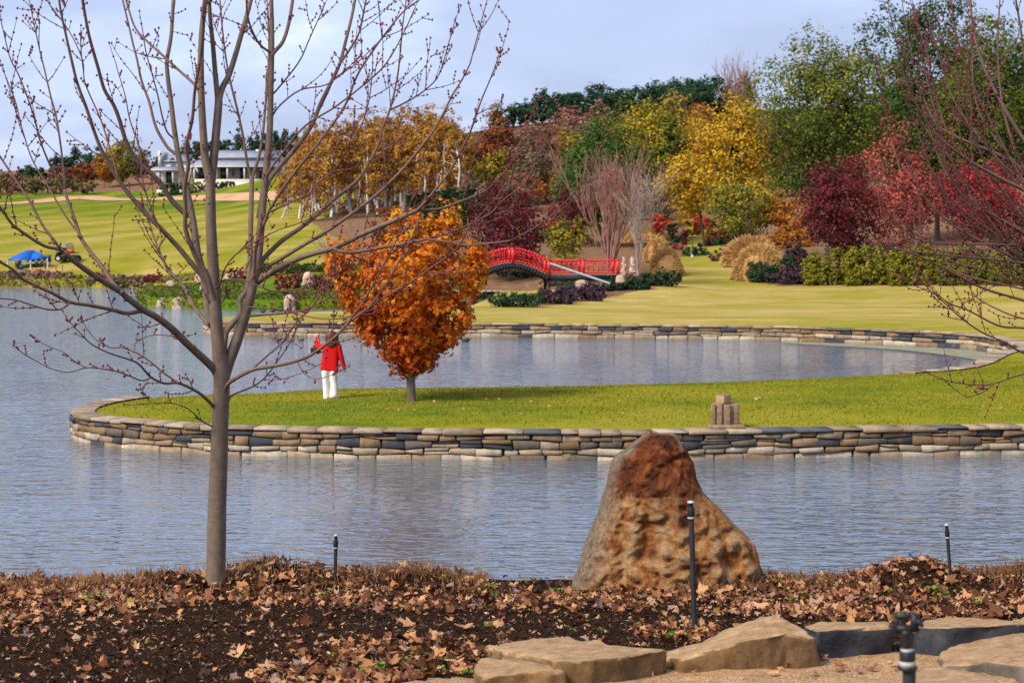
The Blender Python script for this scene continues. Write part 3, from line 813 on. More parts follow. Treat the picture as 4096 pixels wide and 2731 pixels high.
def grass_mound(label, x0, x1, y0, y1, n=9000, D=None):
    qx = (x0 + x1) / 2
    g = on_land(qx, y1) if D is None else W(qx, y1, D)
    D = g[1]; u = mpq(D); r_w = (x1 - x0) / 2 * u; hgt = (y1 - y0) * u
    base = np.array((g[0], D + r_w * 0.5, g[2]))
    t = thing("ornamental_grass", base, label, "ornamental grass", "clumps of dry ornamental grass")
    d = unit(n); d[:, 2] = np.abs(d[:, 2]) * 1.05 - 0.10
    d /= np.linalg.norm(d, axis=1)[:, None]
    K = rng.normal(size=(6, 3)) * 4; ph = rng.uniform(0, 6.28, 6)
    L = bumpy(d, K, ph, 0.07) * rng.uniform(0.84, 1.03, n)
    R_ = np.array((r_w, r_w * 0.8, hgt))
    tipp = d * R_ * L[:, None]; root = d * R_ * (L * rng.uniform(0.60, 0.78, n))[:, None]
    root[:, 2] -= 0.04 * hgt; jit = rng.normal(0, 0.05, (n, 3)) * r_w; tipp = tipp + jit
    mid = root * 0.5 + tipp * 0.5; mid[:, 2] += 0.05 * hgt
    tipp[:, 2] -= 0.08 * hgt * (1 - np.clip(d[:, 2], 0, 1)); tipp[:, 2] = np.maximum(tipp[:, 2], -0.05)
    side = np.cross(d, unit(n)); side /= np.linalg.norm(side, axis=1)[:, None]
    w = 1.1 * D / FPX
    V = np.stack([root - side * w * .4, root + side * w * .4, mid + side * w * .6, mid - side * w * .6, tipp + side * w * .12, tipp - side * w * .12], 1).reshape(-1, 3)
    i6 = np.arange(n)[:, None] * 6
    F = np.concatenate([i6 + np.array((0, 1, 2, 3)), i6 + np.array((3, 2, 4, 5))])
    v = np.clip(rng.random(n) * 0.6 + 0.4 * (L - 0.8) / 0.25, 0, 1)
    ob("blades", mesh_np("blades", V, F, False, {"v": np.concatenate([v * 0.8, v])}), m_tan, t, kind="stuff")
    mb = MB(); mb.lathe([(r_w * 0.80, -0.1), (r_w * 0.80, hgt * 0.22), (r_w * 0.68, hgt * 0.5), (r_w * 0.4, hgt * 0.74), (0.01, hgt * 0.82)], (0, 0, 0), 14)
    mb.build("thatch", m_tan_core, t, True)
    return t
m_tan_core = rough_mat("dry_grass_thatch", [(0.3, (0.32, 0.175, 0.055)), (0.7, (0.48, 0.28, 0.10))], 9, 0.95, 0.8, 0.05)

def grow(mb, p, d, L, r, lev, spread, up, sides=4, seg=4, nb=(3, 5), tips=None, rmin=0.0):
    """a branch and its side branches, for the leafless trees"""
    pts = [p]; q = np.array(p, float); dd = np.array(d, float)
    for i in range(seg):
        dd = dd + rng.normal(0, 0.09, 3) + np.array((0, 0, up)); dd /= np.linalg.norm(dd)
        q = q + dd * L / seg; pts.append(q.copy())
    mb.tube(np.array(pts), np.maximum(np.linspace(r, r * 0.45, seg + 1), rmin), sides, False)
    if tips is not None and lev <= 1: tips.extend(pts[-2:])
    if lev <= 0: return
    for k in range(rng.integers(*nb)):
        f = rng.uniform(0.35, 1.0) * seg; i = min(int(f), seg - 1)
        a = pts[i] + (pts[i + 1] - pts[i]) * (f - i)
        e = np.cross(dd, unit(1)[0]); e /= np.linalg.norm(e) + 1e-9
        nd = dd + e * spread * rng.uniform(0.6, 1.2); nd /= np.linalg.norm(nd)
        grow(mb, a, nd, L * rng.uniform(0.55, 0.8), r * 0.55, lev - 1, spread, up, max(3, sides - 1), seg, nb, tips, rmin)
def bare_tree(label, qx, qtop, hw, D, mat_t, mat_b, stems=9, lev=3, spread=0.35, up=0.10, leafp=None, leaf_n=0, name="bare_tree", trunk_h=0.12, group=None):
    u = mpq(D); top = W(qx, qtop, D); zb = lz(top[0], D); base = np.array((top[0], D, zb)); h = top[2] - zb; w = hw * u
    t = thing(name, base, label, "tree", group)
    mb = MB(); th = h * trunk_h
    rm = 0.32 * D / FPX
    mb.tube([(0, 0, -0.2), (0.02, 0, th * 0.5), (0, 0, th)], [h * 0.018, h * 0.016, h * 0.014], 7, False)
    mb.build("trunk", mat_t, t, True)
    bb = MB(); tips = []
    for k in range(stems):
        a = 2 * math.pi * (k + rng.random() * 0.6) / stems; s = rng.uniform(0.1, 1.0)
        d = np.array((math.cos(a) * s * w / h * 1.1, math.sin(a) * s * w / h * 1.1, 0.8)); d /= np.linalg.norm(d)
        grow(bb, (0, 0, th * rng.uniform(0.5, 1.0)), d, h * rng.uniform(0.48, 0.62), h * 0.009, lev, spread, up, 4, 4, (3, 5), tips, rm * 0.55)
    bb.build("branches", mat_b, t, kind="stuff")
    if leafp:
        T = np.array(tips); P = T[rng.integers(len(T), size=leaf_n)] + rng.normal(0, 0.012 * h, (leaf_n, 3))
        V, F = leaf_quads(P, 2.6 * D / FPX, 0.3, 0.75)
        ob("crown", mesh_np("crown", V, F, False, {"v": rng.random(leaf_n)}), PAL[leafp], t)
    return t

# ---------------------------------------------------------------- far ridges
gp = "dark pines along the distant ridge"
for i, (x, y, w) in enumerate([(2057, 412, 46), (2108, 392, 40), (2172, 363, 50), (2230, 366, 46), (2293, 364, 42), (2376, 337, 62), (2459, 350, 60), (2574, 334, 82), (2689, 313, 80), (2772, 316, 70), (2848, 299, 74), (2925, 372, 50), (2140, 430, 60), (2330, 420, 70), (2640, 390, 70), (2520, 400, 60)]):
    tree("pine_tree", "dark green pine standing in the line along the hill's skyline", x, y, w * 1.45, 345 + (i % 3) * 6, "dark", qbot=y + 190 + w, dense=3.6, prof='cone' if x < 2340 else 'round', leafpx=2.6, amp=0.2, group=gp, limbs=0, clump=0.16, bark=m_bark_d)
gp = "pines behind the white house"
for i, (x, y) in enumerate([(747, 566), (790, 560), (836, 559), (881, 553), (911, 556), (955, 535), (1006, 550), (1030, 541), (1063, 547), (1104, 526), (1140, 523), (1181, 530), (1225, 545)]):
    tree("pine_tree", "small dark pine on the skyline behind the white house's roof", x, y, 38, 430 + (i % 3) * 5, "dark", qbot=y + 110, dense=3.4, prof='cone', leafpx=2.3, group=gp, limbs=0, clump=0.17, bark=m_bark_d)
gp = "pines on the far hill"
for i, (x, y, w) in enumerate([(20, 690, 26), (75, 672, 30), (117, 655, 30), (225, 620, 36), (265, 618, 40), (300, 592, 44), (350, 584, 44), (395, 600, 40), (575, 600, 40), (640, 610, 34), (555, 625, 40), (160, 665, 34)]):
    tree("pine_tree", "dark pine on the far hill beyond the olive orchard row", x, y, w, 440 + (i % 3) * 6, "dark", qbot=y + 130, dense=3.2, prof='cone' if i % 2 else 'egg', leafpx=2.3, group=gp, limbs=0, clump=0.17, bark=m_bark_d)
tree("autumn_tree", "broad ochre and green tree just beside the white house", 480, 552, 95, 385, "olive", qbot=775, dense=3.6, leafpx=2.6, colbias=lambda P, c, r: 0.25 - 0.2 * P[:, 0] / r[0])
tree("autumn_tree", "narrow orange tree before the ochre tree near the house", 415, 610, 40, 380, "orangebush", qbot=740, dense=3.0, leafpx=2.4)
tree("autumn_tree", "dull red tree behind the olive orchard row", 255, 655, 60, 400, "plum", qbot=760, dense=3.0, leafpx=2.4)
tree("autumn_tree", "russet tree between the orchard row and the drive", 335, 650, 55, 392, "rust", qbot=770, dense=3.0, leafpx=2.4)
gp = "orchard trees along the drive"
for i, x in enumerate((-60, 0, 45, 95, 140, 190, 240, 290, 345)):
    tree("orchard_tree", "round olive tree in the row along the gravel drive", x, 688 + (i % 3) * 5 + i * 1.5, 42, 360 + (i % 2) * 6, "orchard", qbot=782, dense=3.2, leafpx=2.3, group=gp, limbs=3, trunk_w=7, bark=m_bark_d)

# ---------------------------------------------------------------- birch grove
def birch(qx, qtop, hw, D, qbot):
    return tree("birch_tree", "slender white birch with thin golden leaves", qx, qtop, hw, D, "gold", qbot=qbot, trunk_w=10, dense=1.05, prof='egg', leafpx=2.4, group="birches in the grove beside the lawn", bark=m_birch, limbs=7, clump=0.16, amp=0.25, inner=0.1)
protos = [birch(1200 + 130 * i, 490 - 12 * i, 58, 226, 800) for i in range(5)]
outline = [(1120, 660), (1180, 560), (1250, 500), (1330, 475), (1420, 455), (1500, 440), (1600, 425), (1680, 405), (1760, 420), (1830, 450), (1880, 520)]
k = 0
for row in range(4):
    for x in np.arange(1135 + 12 * row, 1870, 46):
        x = x + rng.uniform(-14, 14)
        D = 222 + row * 9 + rng.uniform(-3, 3) - (x - 1100) * 0.02
        qt = np.interp(x, [a for a, b in outline], [b for a, b in outline]) + rng.uniform(-12, 55) - row * 3
        src = protos[k % 5]
        o = src if k < 5 else copy_tree(src)
        wp = W(x, qt, D); zb = lz(wp[0], D)
        o.location = (wp[0], D, zb)
        h0 = 15.2
        s = (wp[2] - zb) / h0
        o.scale = (s * rng.uniform(0.9, 1.15), s, s); o.rotation_euler.z = rng.uniform(0, 6.28)
        k += 1
# set the birch scale against the true height of each first mesh
def crown_top(o):
    ch = [c for c in o.children if c.name.startswith("crown")][0]
    co = np.empty(len(ch.data.vertices) * 3, np.float32); ch.data.vertices.foreach_get("co", co)
    return float(np.percentile(co.reshape(-1, 3)[:, 2], 99.7))
htop = {id(p.children[0].data): crown_top(p) for p in protos}
for o in [o for o in col.objects if o.name.startswith("birch_tree")]:
    f = 15.2 / htop[id([c for c in o.children][0].data)] if id([c for c in o.children][0].data) in htop else 1.0
    o.scale = tuple(v * f for v in o.scale)

# ---------------------------------------------------------------- wood on the hill behind the bridge
for i, x in enumerate(np.arange(1880, 3260, 78)):
    tree("woodland_tree", "indistinct brown tree in the wood covering the hillside", x + rng.uniform(-20, 20), np.interp(x, [1880, 2100, 2400, 2700, 2900, 3260], [560, 520, 450, 420, 440, 520]) + rng.uniform(0, 60), 75, 262 + 8 * (i % 4),
         ["taupe", "russet", "gold", "taupe", "rust", "yellowgreen"][i % 6], qbot=820, dense=1.5, leafpx=3.0, group="trees in the hillside wood", limbs=5, bark=m_bark_p, amp=0.25)
for i, x in enumerate(np.arange(1900, 3200, 90)):
    tree("woodland_tree", "low brown tree in the understorey of the hillside wood", x + rng.uniform(-20, 20), np.interp(x, [1900, 2400, 3200], [720, 700, 700]) + rng.uniform(-30, 50), 80, 186 + 6 * (i % 4),
         ["taupe", "moss", "russet", "orangebush", "taupe", "olive"][i % 6], qbot=940, dense=1.6, leafpx=3.0, group="understorey trees in the hillside wood", limbs=4, amp=0.25)
tree("autumn_tree", "rusty red conifer with a green top beyond the birches", 1990, 432, 100, 218, "rust", qbot=720, dense=3.4, prof='egg', colbias=lambda P, c, r: 0.3 * (P[:, 2] > c[2] + r[2] * 0.5))
tree("autumn_tree", "small ochre tree under the rusty conifer", 1975, 600, 70, 208, "yellowgreen", qbot=790, dense=2.6)
tree("autumn_tree", "brownish half bare tree between the rusty conifer and the green tree", 2140, 470, 90, 285, "russet", qbot=660, dense=2.0)
tree("autumn_tree", "grey brown thin tree above the maroon tree by the bridge", 2130, 535, 105, 205, "taupe", qbot=830, dense=2.1, amp=0.3, bark=m_bark_p)
tree("autumn_tree", "pale russet tree below the ridge pines", 2310, 425, 105, 290, "russet", qbot=660, dense=2.2)
tree("autumn_tree", "faded orange brown tree high on the slope", 2420, 420, 80, 300, "russet", qbot=600, dense=2.2)
tree("autumn_tree", "brown leafless looking tree under the tallest ridge pine", 2700, 368, 80, 310, "taupe", qbot=560, dense=2.1)
tree("autumn_tree", "small dull red tree on the slope under the ridge", 2790, 410, 60, 300, "rust", qbot=560, dense=2.2)
tree("autumn_tree", "broad yellow green tree rising behind the round green tree", 2620, 400, 175, 205, "yellowgreen", qbot=760, dense=3.2, amp=0.28)
tree("autumn_tree", "green shoulder tree beside the broad yellow green tree", 2690, 450, 55, 200, "olive", qbot=720, dense=3.0)
tree("autumn_tree", "thin orange tan tree between the yellow trees", 2800, 420, 110, 225, "gold", qbot=760, dense=2.0, bark=m_bark_p)
tree("autumn_tree", "orange leaved tree peeping behind the big yellow tree", 2810, 560, 60, 200, "orangebush", qbot=720, dense=2.4)
tree("autumn_tree", "round dense green tree above the leafless red tree", 2430, 495, 180, 168, "green", qbot=900, dense=3.6, amp=0.2)
tree("autumn_tree", "dark green lower tree beside the round green tree", 2330, 640, 110, 166, "green", qbot=900, dense=3.2)
tree("autumn_tree", "tan thin tree behind the bare red tree", 2640, 640, 80, 180, "taupe", qbot=930, dense=2.0)
tree("autumn_tree", "tall spreading yellow tree with a stout dark trunk", 2960, 382, 175, 152, "yellow", qbot=800, trunk_w=52, dense=2.5, amp=0.3, limbs=16, bark=m_bark_d, px_base=2965, clump=0.12, inner=0.25)
tree("autumn_tree", "yellow tree leaning out below the tall yellow tree", 2760, 600, 125, 156, "yellow", qbot=860, dense=2.3, amp=0.32, limbs=12, bark=m_bark_d, px_base=2820)
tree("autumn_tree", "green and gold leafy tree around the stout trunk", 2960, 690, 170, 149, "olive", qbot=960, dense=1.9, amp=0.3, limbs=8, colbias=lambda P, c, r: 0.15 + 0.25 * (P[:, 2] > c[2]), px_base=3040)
tree("autumn_tree", "bright red tree between the yellow and the olive tree", 3075, 535, 65, 172, "crimson", qbot=700, dense=2.8)
tree("autumn_tree", "dull orange thicket tree under the big olive tree", 3160, 780, 130, 148, "orangebush", qbot=960, dense=2.2, amp=0.3)
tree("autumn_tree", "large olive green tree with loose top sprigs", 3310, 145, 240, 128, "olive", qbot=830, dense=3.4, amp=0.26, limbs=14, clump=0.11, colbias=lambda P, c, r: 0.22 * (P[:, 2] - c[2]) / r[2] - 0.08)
tree("autumn_tree", "tallest dark green tree with open leafy top", 3670, -20, 215, 142, "deep", qbot=760, dense=2.8, amp=0.28, limbs=14, clump=0.10)
tree("autumn_tree", "green tree touched with yellow at the picture's edge", 3960, 80, 230, 134, "olive", qbot=800, dense=3.2, amp=0.26, limbs=12, clump=0.11, colbias=lambda P, c, r: -0.12)
tree("autumn_tree", "dark green tree filling the gap behind the red trees", 3760, 330, 230, 138, "deep", qbot=860, dense=3.2, amp=0.25)
tree("autumn_tree", "dark green tree beyond the edge hedge", 4250, 150, 220, 136, "deep", qbot=800, dense=2.8)
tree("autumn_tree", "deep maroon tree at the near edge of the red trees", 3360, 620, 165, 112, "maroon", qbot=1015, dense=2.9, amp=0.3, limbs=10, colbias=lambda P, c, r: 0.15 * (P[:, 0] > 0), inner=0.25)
tree("autumn_tree", "rosy red half bare tree between the dark red trees", 3610, 560, 190, 116, "rose", qbot=985, dense=1.9, amp=0.3, limbs=18, bark=m_bark_p, inner=0.2)
tree("autumn_tree", "crimson tree above the hedge near the edge", 3910, 640, 165, 117, "crimson", qbot=950, dense=2.4, amp=0.3, limbs=10)
tree("autumn_tree", "brown orange thin tree above the hedge's end", 4090, 790, 130, 118, "rust", qbot=1010, dense=2.0, amp=0.3)
tree("autumn_tree", "dark maroon weeping tree behind the bridge arch", 2035, 765, 150, 121, "maroon", qbot=1045, dense=3.4, amp=0.25, prof='dome', colbias=lambda P, c, r: 0.05)
tree("autumn_tree", "purple red tree between the maroon tree and the bare tree", 2265, 770, 105, 128, "maroon", qbot=1000, dense=2.8, colbias=lambda P, c, r: 0.2)
tree("autumn_tree", "small yellow leaved tree behind the bridge rail", 2275, 860, 85, 114, "yellowgreen", qbot=1060, dense=1.7, amp=0.3, colbias=lambda P, c, r: -0.2)
bare_tree("leafless vase shaped tree of fine reddish twigs beside the bridge", 2440, 690, 165, 114, m_bark_p, m_redtwig, 16, 3, 0.34, 0.12, "red", 160)
bare_tree("small pale trunked leafless tree by the stone cairns", 2552, 815, 75, 108.5, m_bark_p, m_bark_p, 9, 3, 0.45, 0.08, "rust", 300, trunk_h=0.25)
bare_tree("leafless grey tree crown behind the yellow trees on the ridge", 2965, 340, 60, 260, m_bark_p, m_redtwig, 9, 3, 0.35, 0.1)
tree("autumn_tree", "scarlet bush tree beside the bare red tree", 2635, 850, 50, 150, "red", qbot=925, dense=2.8)
tree("autumn_tree", "bright scarlet little tree past the lamp post", 2785, 850, 44, 172, "red", qbot=930, dense=2.8)
tree("autumn_tree", "brown red little tree next to the scarlet little tree", 2830, 870, 38, 170, "rust", qbot=935, dense=2.6)
shrub("topiary_cone", "clipped green cone shrub above the ornamental grass", 2668, 2712, 886, 940, 172, "green", dense=4, cat="topiary")
shrub("shrub", "orange shrub mass below the yellow tree", 2830, 2960, 900, 965, 160, "orangebush", lobes=3)
shrub("shrub", "orange brown shrub mass beyond the right ornamental grass", 3060, 3260, 915, 975, 140, "orangebush", lobes=4)
shrub("shrub", "yellow low shrub by the lamp post", 2740, 2810, 905, 945, 175, "yellowgreen", lobes=2)
shrub("shrub", "dark red domed shrub behind the lamp post", 2716, 2765, 915, 945, 168, "maroon")
shrub("shrub", "grey green shrub near the foot of the cone", 2680, 2730, 940, 985, 160, "dark")
shrub("shrub", "dark green shrub behind the lamp's base", 2735, 2830, 985, 1025, None, "dark", lobes=2)
shrub("shrub", "deep purple shrub uphill of the lamp", 2800, 2920, 960, 1012, 158, "purple", lobes=3)
shrub("shrub", "dark green shrub beside the yellow tree's trunk", 2850, 2970, 945, 1000, 150, "dark", lobes=3)
shrub("shrub", "dark green shrub at the path's bend", 2875, 2930, 985, 1042, 140, "dark")
shrub("shrub", "dull red low shrub at the path's bend", 2835, 2885, 1000, 1047, None, "plum")
shrub("shrub", "pink red feathery shrub beside the tan grass", 2680, 2735, 970, 1020, 146, "rose")

# ---------------------------------------------------------------- tan grasses and shrubs round the lawn
grass_mound("tan ornamental grass clump nearest the bridge rail", 2598, 2742, 992, 1104)
grass_mound("tan ornamental grass clump behind the clump near the bridge", 2572, 2690, 945, 1040, D=128)
grass_mound("long low tan grass clump high behind the bare trees", 2498, 2680, 905, 968, D=150)
grass_mound("big rounded tan grass clump nearest the path", 2922, 3150, 970, 1124, 12000)
grass_mound("tall tan grass clump behind the big rounded clump", 2892, 3132, 940, 1060, 11000, D=124)
for i, (x0, x1, y0, y1, p, lab) in enumerate([
    (2415, 2500, 1092, 1168, "dark", "dark juniper at the end of the diagonal pipe"), (2490, 2580, 1090, 1158, "plum", "purple brown shrub between the dark junipers"),
    (2500, 2600, 1105, 1160, "dark", "dark juniper at the lawn's corner by the cairns"), (2580, 2722, 1080, 1146, "dark", "large dark juniper below the tan grass clump"),
    (1966, 2170, 1168, 1228, "dark", "spreading dark green shrub at the creek under the bridge"), (2150, 2300, 1140, 1216, "purple", "dusky purple shrub below the bridge's flat span"),
    (2280, 2420, 1130, 1204, "purple", "wide purple shrub beside the spreading green shrub"),
    (2990, 3120, 1040, 1130, "dark", "dark juniper before the big tan grass"), (3080, 3190, 1020, 1120, "dark", "dark green juniper between grass and hedge"),
    (3060, 3130, 1085, 1134, "purple", "small purple shrub at the bed's edge"), (3120, 3230, 1060, 1138, "purple", "purple shrub next to the clipped hedge"),
    (3140, 3230, 960, 1050, "purple", "purple shrub uphill behind the juniper"), (3170, 3260, 1010, 1090, "redshrub", "red orange shrub at the hedge's end")]):
    shrub("shrub", lab, x0, x1, y0, y1, None if y1 > 1100 else 118, p, dense=3.4, lobes=2 if x1 - x0 < 140 else 3, cat="shrub")
for i, (x0, x1, y0, lab) in enumerate([(3220, 3420, 990, "olive yellow hedge shrub at the hedge's near end"), (3380, 3600, 985, "olive hedge shrub, second from the red orange shrub"),
                                  (3560, 3800, 975, "olive green hedge shrub under the rosy tree"), (3760, 4010, 970, "green hedge shrub under the crimson tree"), (3970, 4260, 965, "green hedge shrub where the hedge meets the picture's edge")]):
    shrub("hedge_shrub", lab, x0, x1, y0, 1143, None, "hedge" if i < 3 else "moss", dense=3.6, lobes=4, leafpx=2.1, group="hedge shrubs along the lawn", amp=0.12)
# beds behind the arch
for x0, x1, y0, y1, D, p, lab in [(1990, 2060, 1095, 1145, 122, "dark", "green shrub seen through the bridge arch"), (2065, 2160, 1095, 1158, 121, "dark", "wide green shrub under the arch's far side"),
                           (1930, 1995, 1100, 1140, 124, "purple", "mauve shrub seen through the arch"), (1900, 1945, 1115, 1150, 122, "dark", "small green shrub by the arch's foot"),
                           (2160, 2290, 1118, 1160, 116, "purple", "purple shrub behind the flat span's posts"), (2230, 2330, 1120, 1160, 112, "dark", "green shrub beneath the bridge's flat span")]:
    shrub("shrub", lab, x0, x1, y0, y1, D, p, dense=3.2, lobes=2)

# ---------------------------------------------------------------- far left shore and the green point
for x0, x1, y0, y1, p, lab in [(-60, 150, 1082, 1140, "heather", "brown heath mound at the far shore's edge"), (100, 200, 1095, 1142, "heather", "brown heath mound before the blue canopy"),
                          (130, 290, 1100, 1142, "moss", "green heath mound before the pink heather"), (200, 300, 1104, 1142, "moss", "dull green mound beside the pink heather"), (140, 240, 1076, 1108, "pink", "pink heather bush under the canopy's leg"),
                          (0, 60, 1080, 1102, "plum", "dusky red heather at the far shore's end"), (225, 300, 1084, 1112, "heather", "brown heather past the pink heather"), (285, 360, 1098, 1143, "moss", "green low bush midway along the far shore"),
                          (350, 450, 1094, 1142, "heather", "tan bush below the flag barrier"), (430, 540, 1092, 1143, "heather", "tan bush toward the green point"), (520, 640, 1098, 1145, "heather", "straw coloured bush by the inlet"),
                          (575, 650, 1084, 1128, "redshrub", "dark red shrub by the inlet"), (915, 992, 1062, 1120, "redshrub", "red shrub behind the point's low path"), (1098, 1196, 1086, 1156, "redshrub", "wide dark red shrub on the green point"),
                          (1240, 1345, 1082, 1156, "plum", "brown red shrub near the young orange tree"), (1330, 1430, 1090, 1158, "plum", "dull maroon shrub behind the orange tree"), (1180, 1260, 1080, 1125, "plum", "low plum shrub past the wide dark red shrub")]:
    shrub("shrub", lab, x0, x1, y0, y1 + 4, None, p, dense=3.4, lobes=3, amp=0.12, fwd=-0.15)
shrub("hedge_strip", "long dark green hedge strip at the foot of the hill lawn", 980, 1420, 1052, 1094, None, "green", dense=3.2, lobes=6, cat="hedge", amp=0.1)
tree("autumn_tree", "rust red young tree behind the orange tree", 1560, 815, 85, 126, "rust", qbot=1040, dense=2.2, amp=0.3)
tree("autumn_tree", "small rust tree beside the rust red young tree", 1670, 900, 60, 122, "rust", qbot=1060, dense=2.0, amp=0.3)
bare_tree("small leafless grey shrub tree on the hill's foot", 1300, 950, 60, 130, m_bark, m_bark_p, 8, 2, 0.5, 0.05)
# clipped dark columns by the excavator
for i, (x, y0, y1, D) in enumerate([(1640, 782, 845, 196), (1673, 778, 850, 192), (1707, 770, 875, 184), (1745, 767, 870, 188), (1782, 762, 860, 190), (1786, 776, 880, 180), (1808, 756, 850, 196), (1822, 770, 878, 180),
                               (1842, 752, 850, 198), (1855, 763, 872, 184), (1880, 742, 845, 200), (1887, 758, 868, 186), (1915, 737, 840, 202), (1922, 756, 866, 188), (1955, 735, 850, 200), (1960, 752, 870, 190)]):
    u = mpq(D); b = W(x, y1, D); zb = lz(b[0], D); h = W(x, y0, D)[2] - zb; w = 13 * u
    t = thing("clipped_topiary", (b[0], D, zb), "dark green clipped hedge column behind the red excavator", "topiary", "clipped dark columns")
    n = 1500
    P = rng.uniform(-1, 1, (n, 3)); ax = rng.integers(0, 2, n); P[np.arange(n), ax] = np.sign(P[np.arange(n), ax]) * rng.uniform(0.85, 1.03, n)
    tp_ = rng.random(n) < 0.15; P[tp_, 2] = rng.uniform(0.95, 1.01, tp_.sum())
    P = P * np.array((w, w, h / 2)) + np.array((0, 0, h / 2))
    P[:, :2] *= np.clip(0.62 + 0.5 * (P[:, 2:3] / h) ** 0.5, 0, 1)
    V, F = leaf_quads(P, 2.4 * D / FPX, 0.2, 0.7)
    ob("foliage", mesh_np("foliage", V, F, False, {"v": rng.random(n)}), PAL["dark" if i % 3 else "deep"], t)
    mb = MB(); mb.tube([(0, 0, -0.1), (0, 0, h * 0.9)], [0.08, 0.03], 5); mb.build("trunk", m_bark_d, t)

# rough grass on the green point and along the far shore
n = 60000
X = np.concatenate([rng.uniform(-32, -2, n // 2), rng.uniform(-62, -20, n // 2)]); Y = np.concatenate([rng.uniform(99, 124, n // 2), rng.uniform(132, 141, n // 2)])
s_ = shore_sd(X, Y); ok = (s_ > -0.15) & (s_ < 7) & (Y > 99); X, Y, s_ = X[ok], Y[ok], s_[ok]; n = len(X)
Z = np.where(s_ < 0.4, rng.uniform(0.0, 0.5, n), landz(X, Y, s_))
P = np.stack([X, Y, Z + rng.uniform(0, 0.16, n)], 1)
V, F = leaf_quads(P, np.full(n, 0.24), 0.9, 0.5)
m_rg = leaf_mat("rough_grass", [(0.0, (0.050, 0.075, 0.012)), (0.5, (0.115, 0.145, 0.018)), (0.8, (0.20, 0.19, 0.03)), (1, (0.30, 0.22, 0.07))], 0.15)
vv = np.clip(vnoise(P, 0.5, 2) * 0.8 + rng.random(n) * 0.4 - 0.2 + 0.45 * (Y > 130), 0, 1)
ob("bank_grass", mesh_np("bank_grass", V, F, False, {"v": vv}), m_rg, kind="stuff")

# ================================================================ THE NEAR BANK
# ---------------------------------------------------------------- leafless maple, limbs followed from the photograph, each at its own depth
def bark_by_radius(name, stops, scale=22):
    m, nt, bs, out = new_mat(name)
    v = coords(nt, (1, 1, 0.55), "Object")
    c = ramp(nt, attr(nt, "rad"), stops)
    n = noise_tex(nt, v, scale, 5, 0.65)
    c = mixc(nt, 0.8, c, ramp(nt, n, [(0.3, (0.62, 0.60, 0.58)), (0.55, (1.0, 1.0, 1.0)), (0.8, (1.3, 1.28, 1.25))]), 'MULTIPLY')
    vo = N(nt, "ShaderNodeTexNoise", Scale=14.0, Detail=2.0)
    nt.links.new(coords(nt, (0.6, 0.6, 4.5), "Object"), vo.inputs["Vector"])
    len_ = ramp(nt, vo.outputs["Fac"], [(0.60, (0, 0, 0)), (0.68, (1, 1, 1))])
    c = mixc(nt, mth(nt, 'MULTIPLY', len_, 0.45), c, (0.075, 0.055, 0.042))
    nt.links.new(c, bs.inputs["Base Color"]); bs.inputs["Roughness"].default_value = 0.75; bs.inputs["Specular IOR Level"].default_value = 0.3
    bump(nt, bs, n, 0.35, 0.006)
    return m
m_maple = bark_by_radius("maple_bark", [(0.0, (0.13, 0.030, 0.026)), (0.06, (0.135, 0.045, 0.036)), (0.14, (0.155, 0.086, 0.060)), (0.35, (0.175, 0.120, 0.082)), (1.0, (0.175, 0.125, 0.086))])
m_bud = plain("maple_bud", (0.17, 0.030, 0.030), 0.6, 0.3)
RMAX = 0.06
def tube_obj(name, pts, rad, sides, mat, parent, a=None):
    V, F, C = tube_vf(pts, rad, sides)
    rv = np.repeat(np.broadcast_to(np.asarray(rad, float), (len(pts),)), sides)
    c1 = V[C[1]].mean(0); n = len(V)
    V = np.vstack([V, c1]); rv = np.append(rv, rv[-1])
    T = np.array([(C[1][i], C[1][(i + 1) % sides], n) for i in range(sides)])
    return ob(name, mesh_np(name, V, [T, F], True, None, {"rad": np.clip(rv / RMAX, 0, 1)}), mat, parent)
OCT = np.array([(1, 0, 0), (-1, 0, 0), (0, 1, 0), (0, -1, 0), (0, 0, 1.5), (0, 0, -1.2)])
OCTF = np.array([(0, 2, 4), (2, 1, 4), (1, 3, 4), (3, 0, 4), (2, 0, 5), (1, 2, 5), (3, 1, 5), (0, 3, 5)])
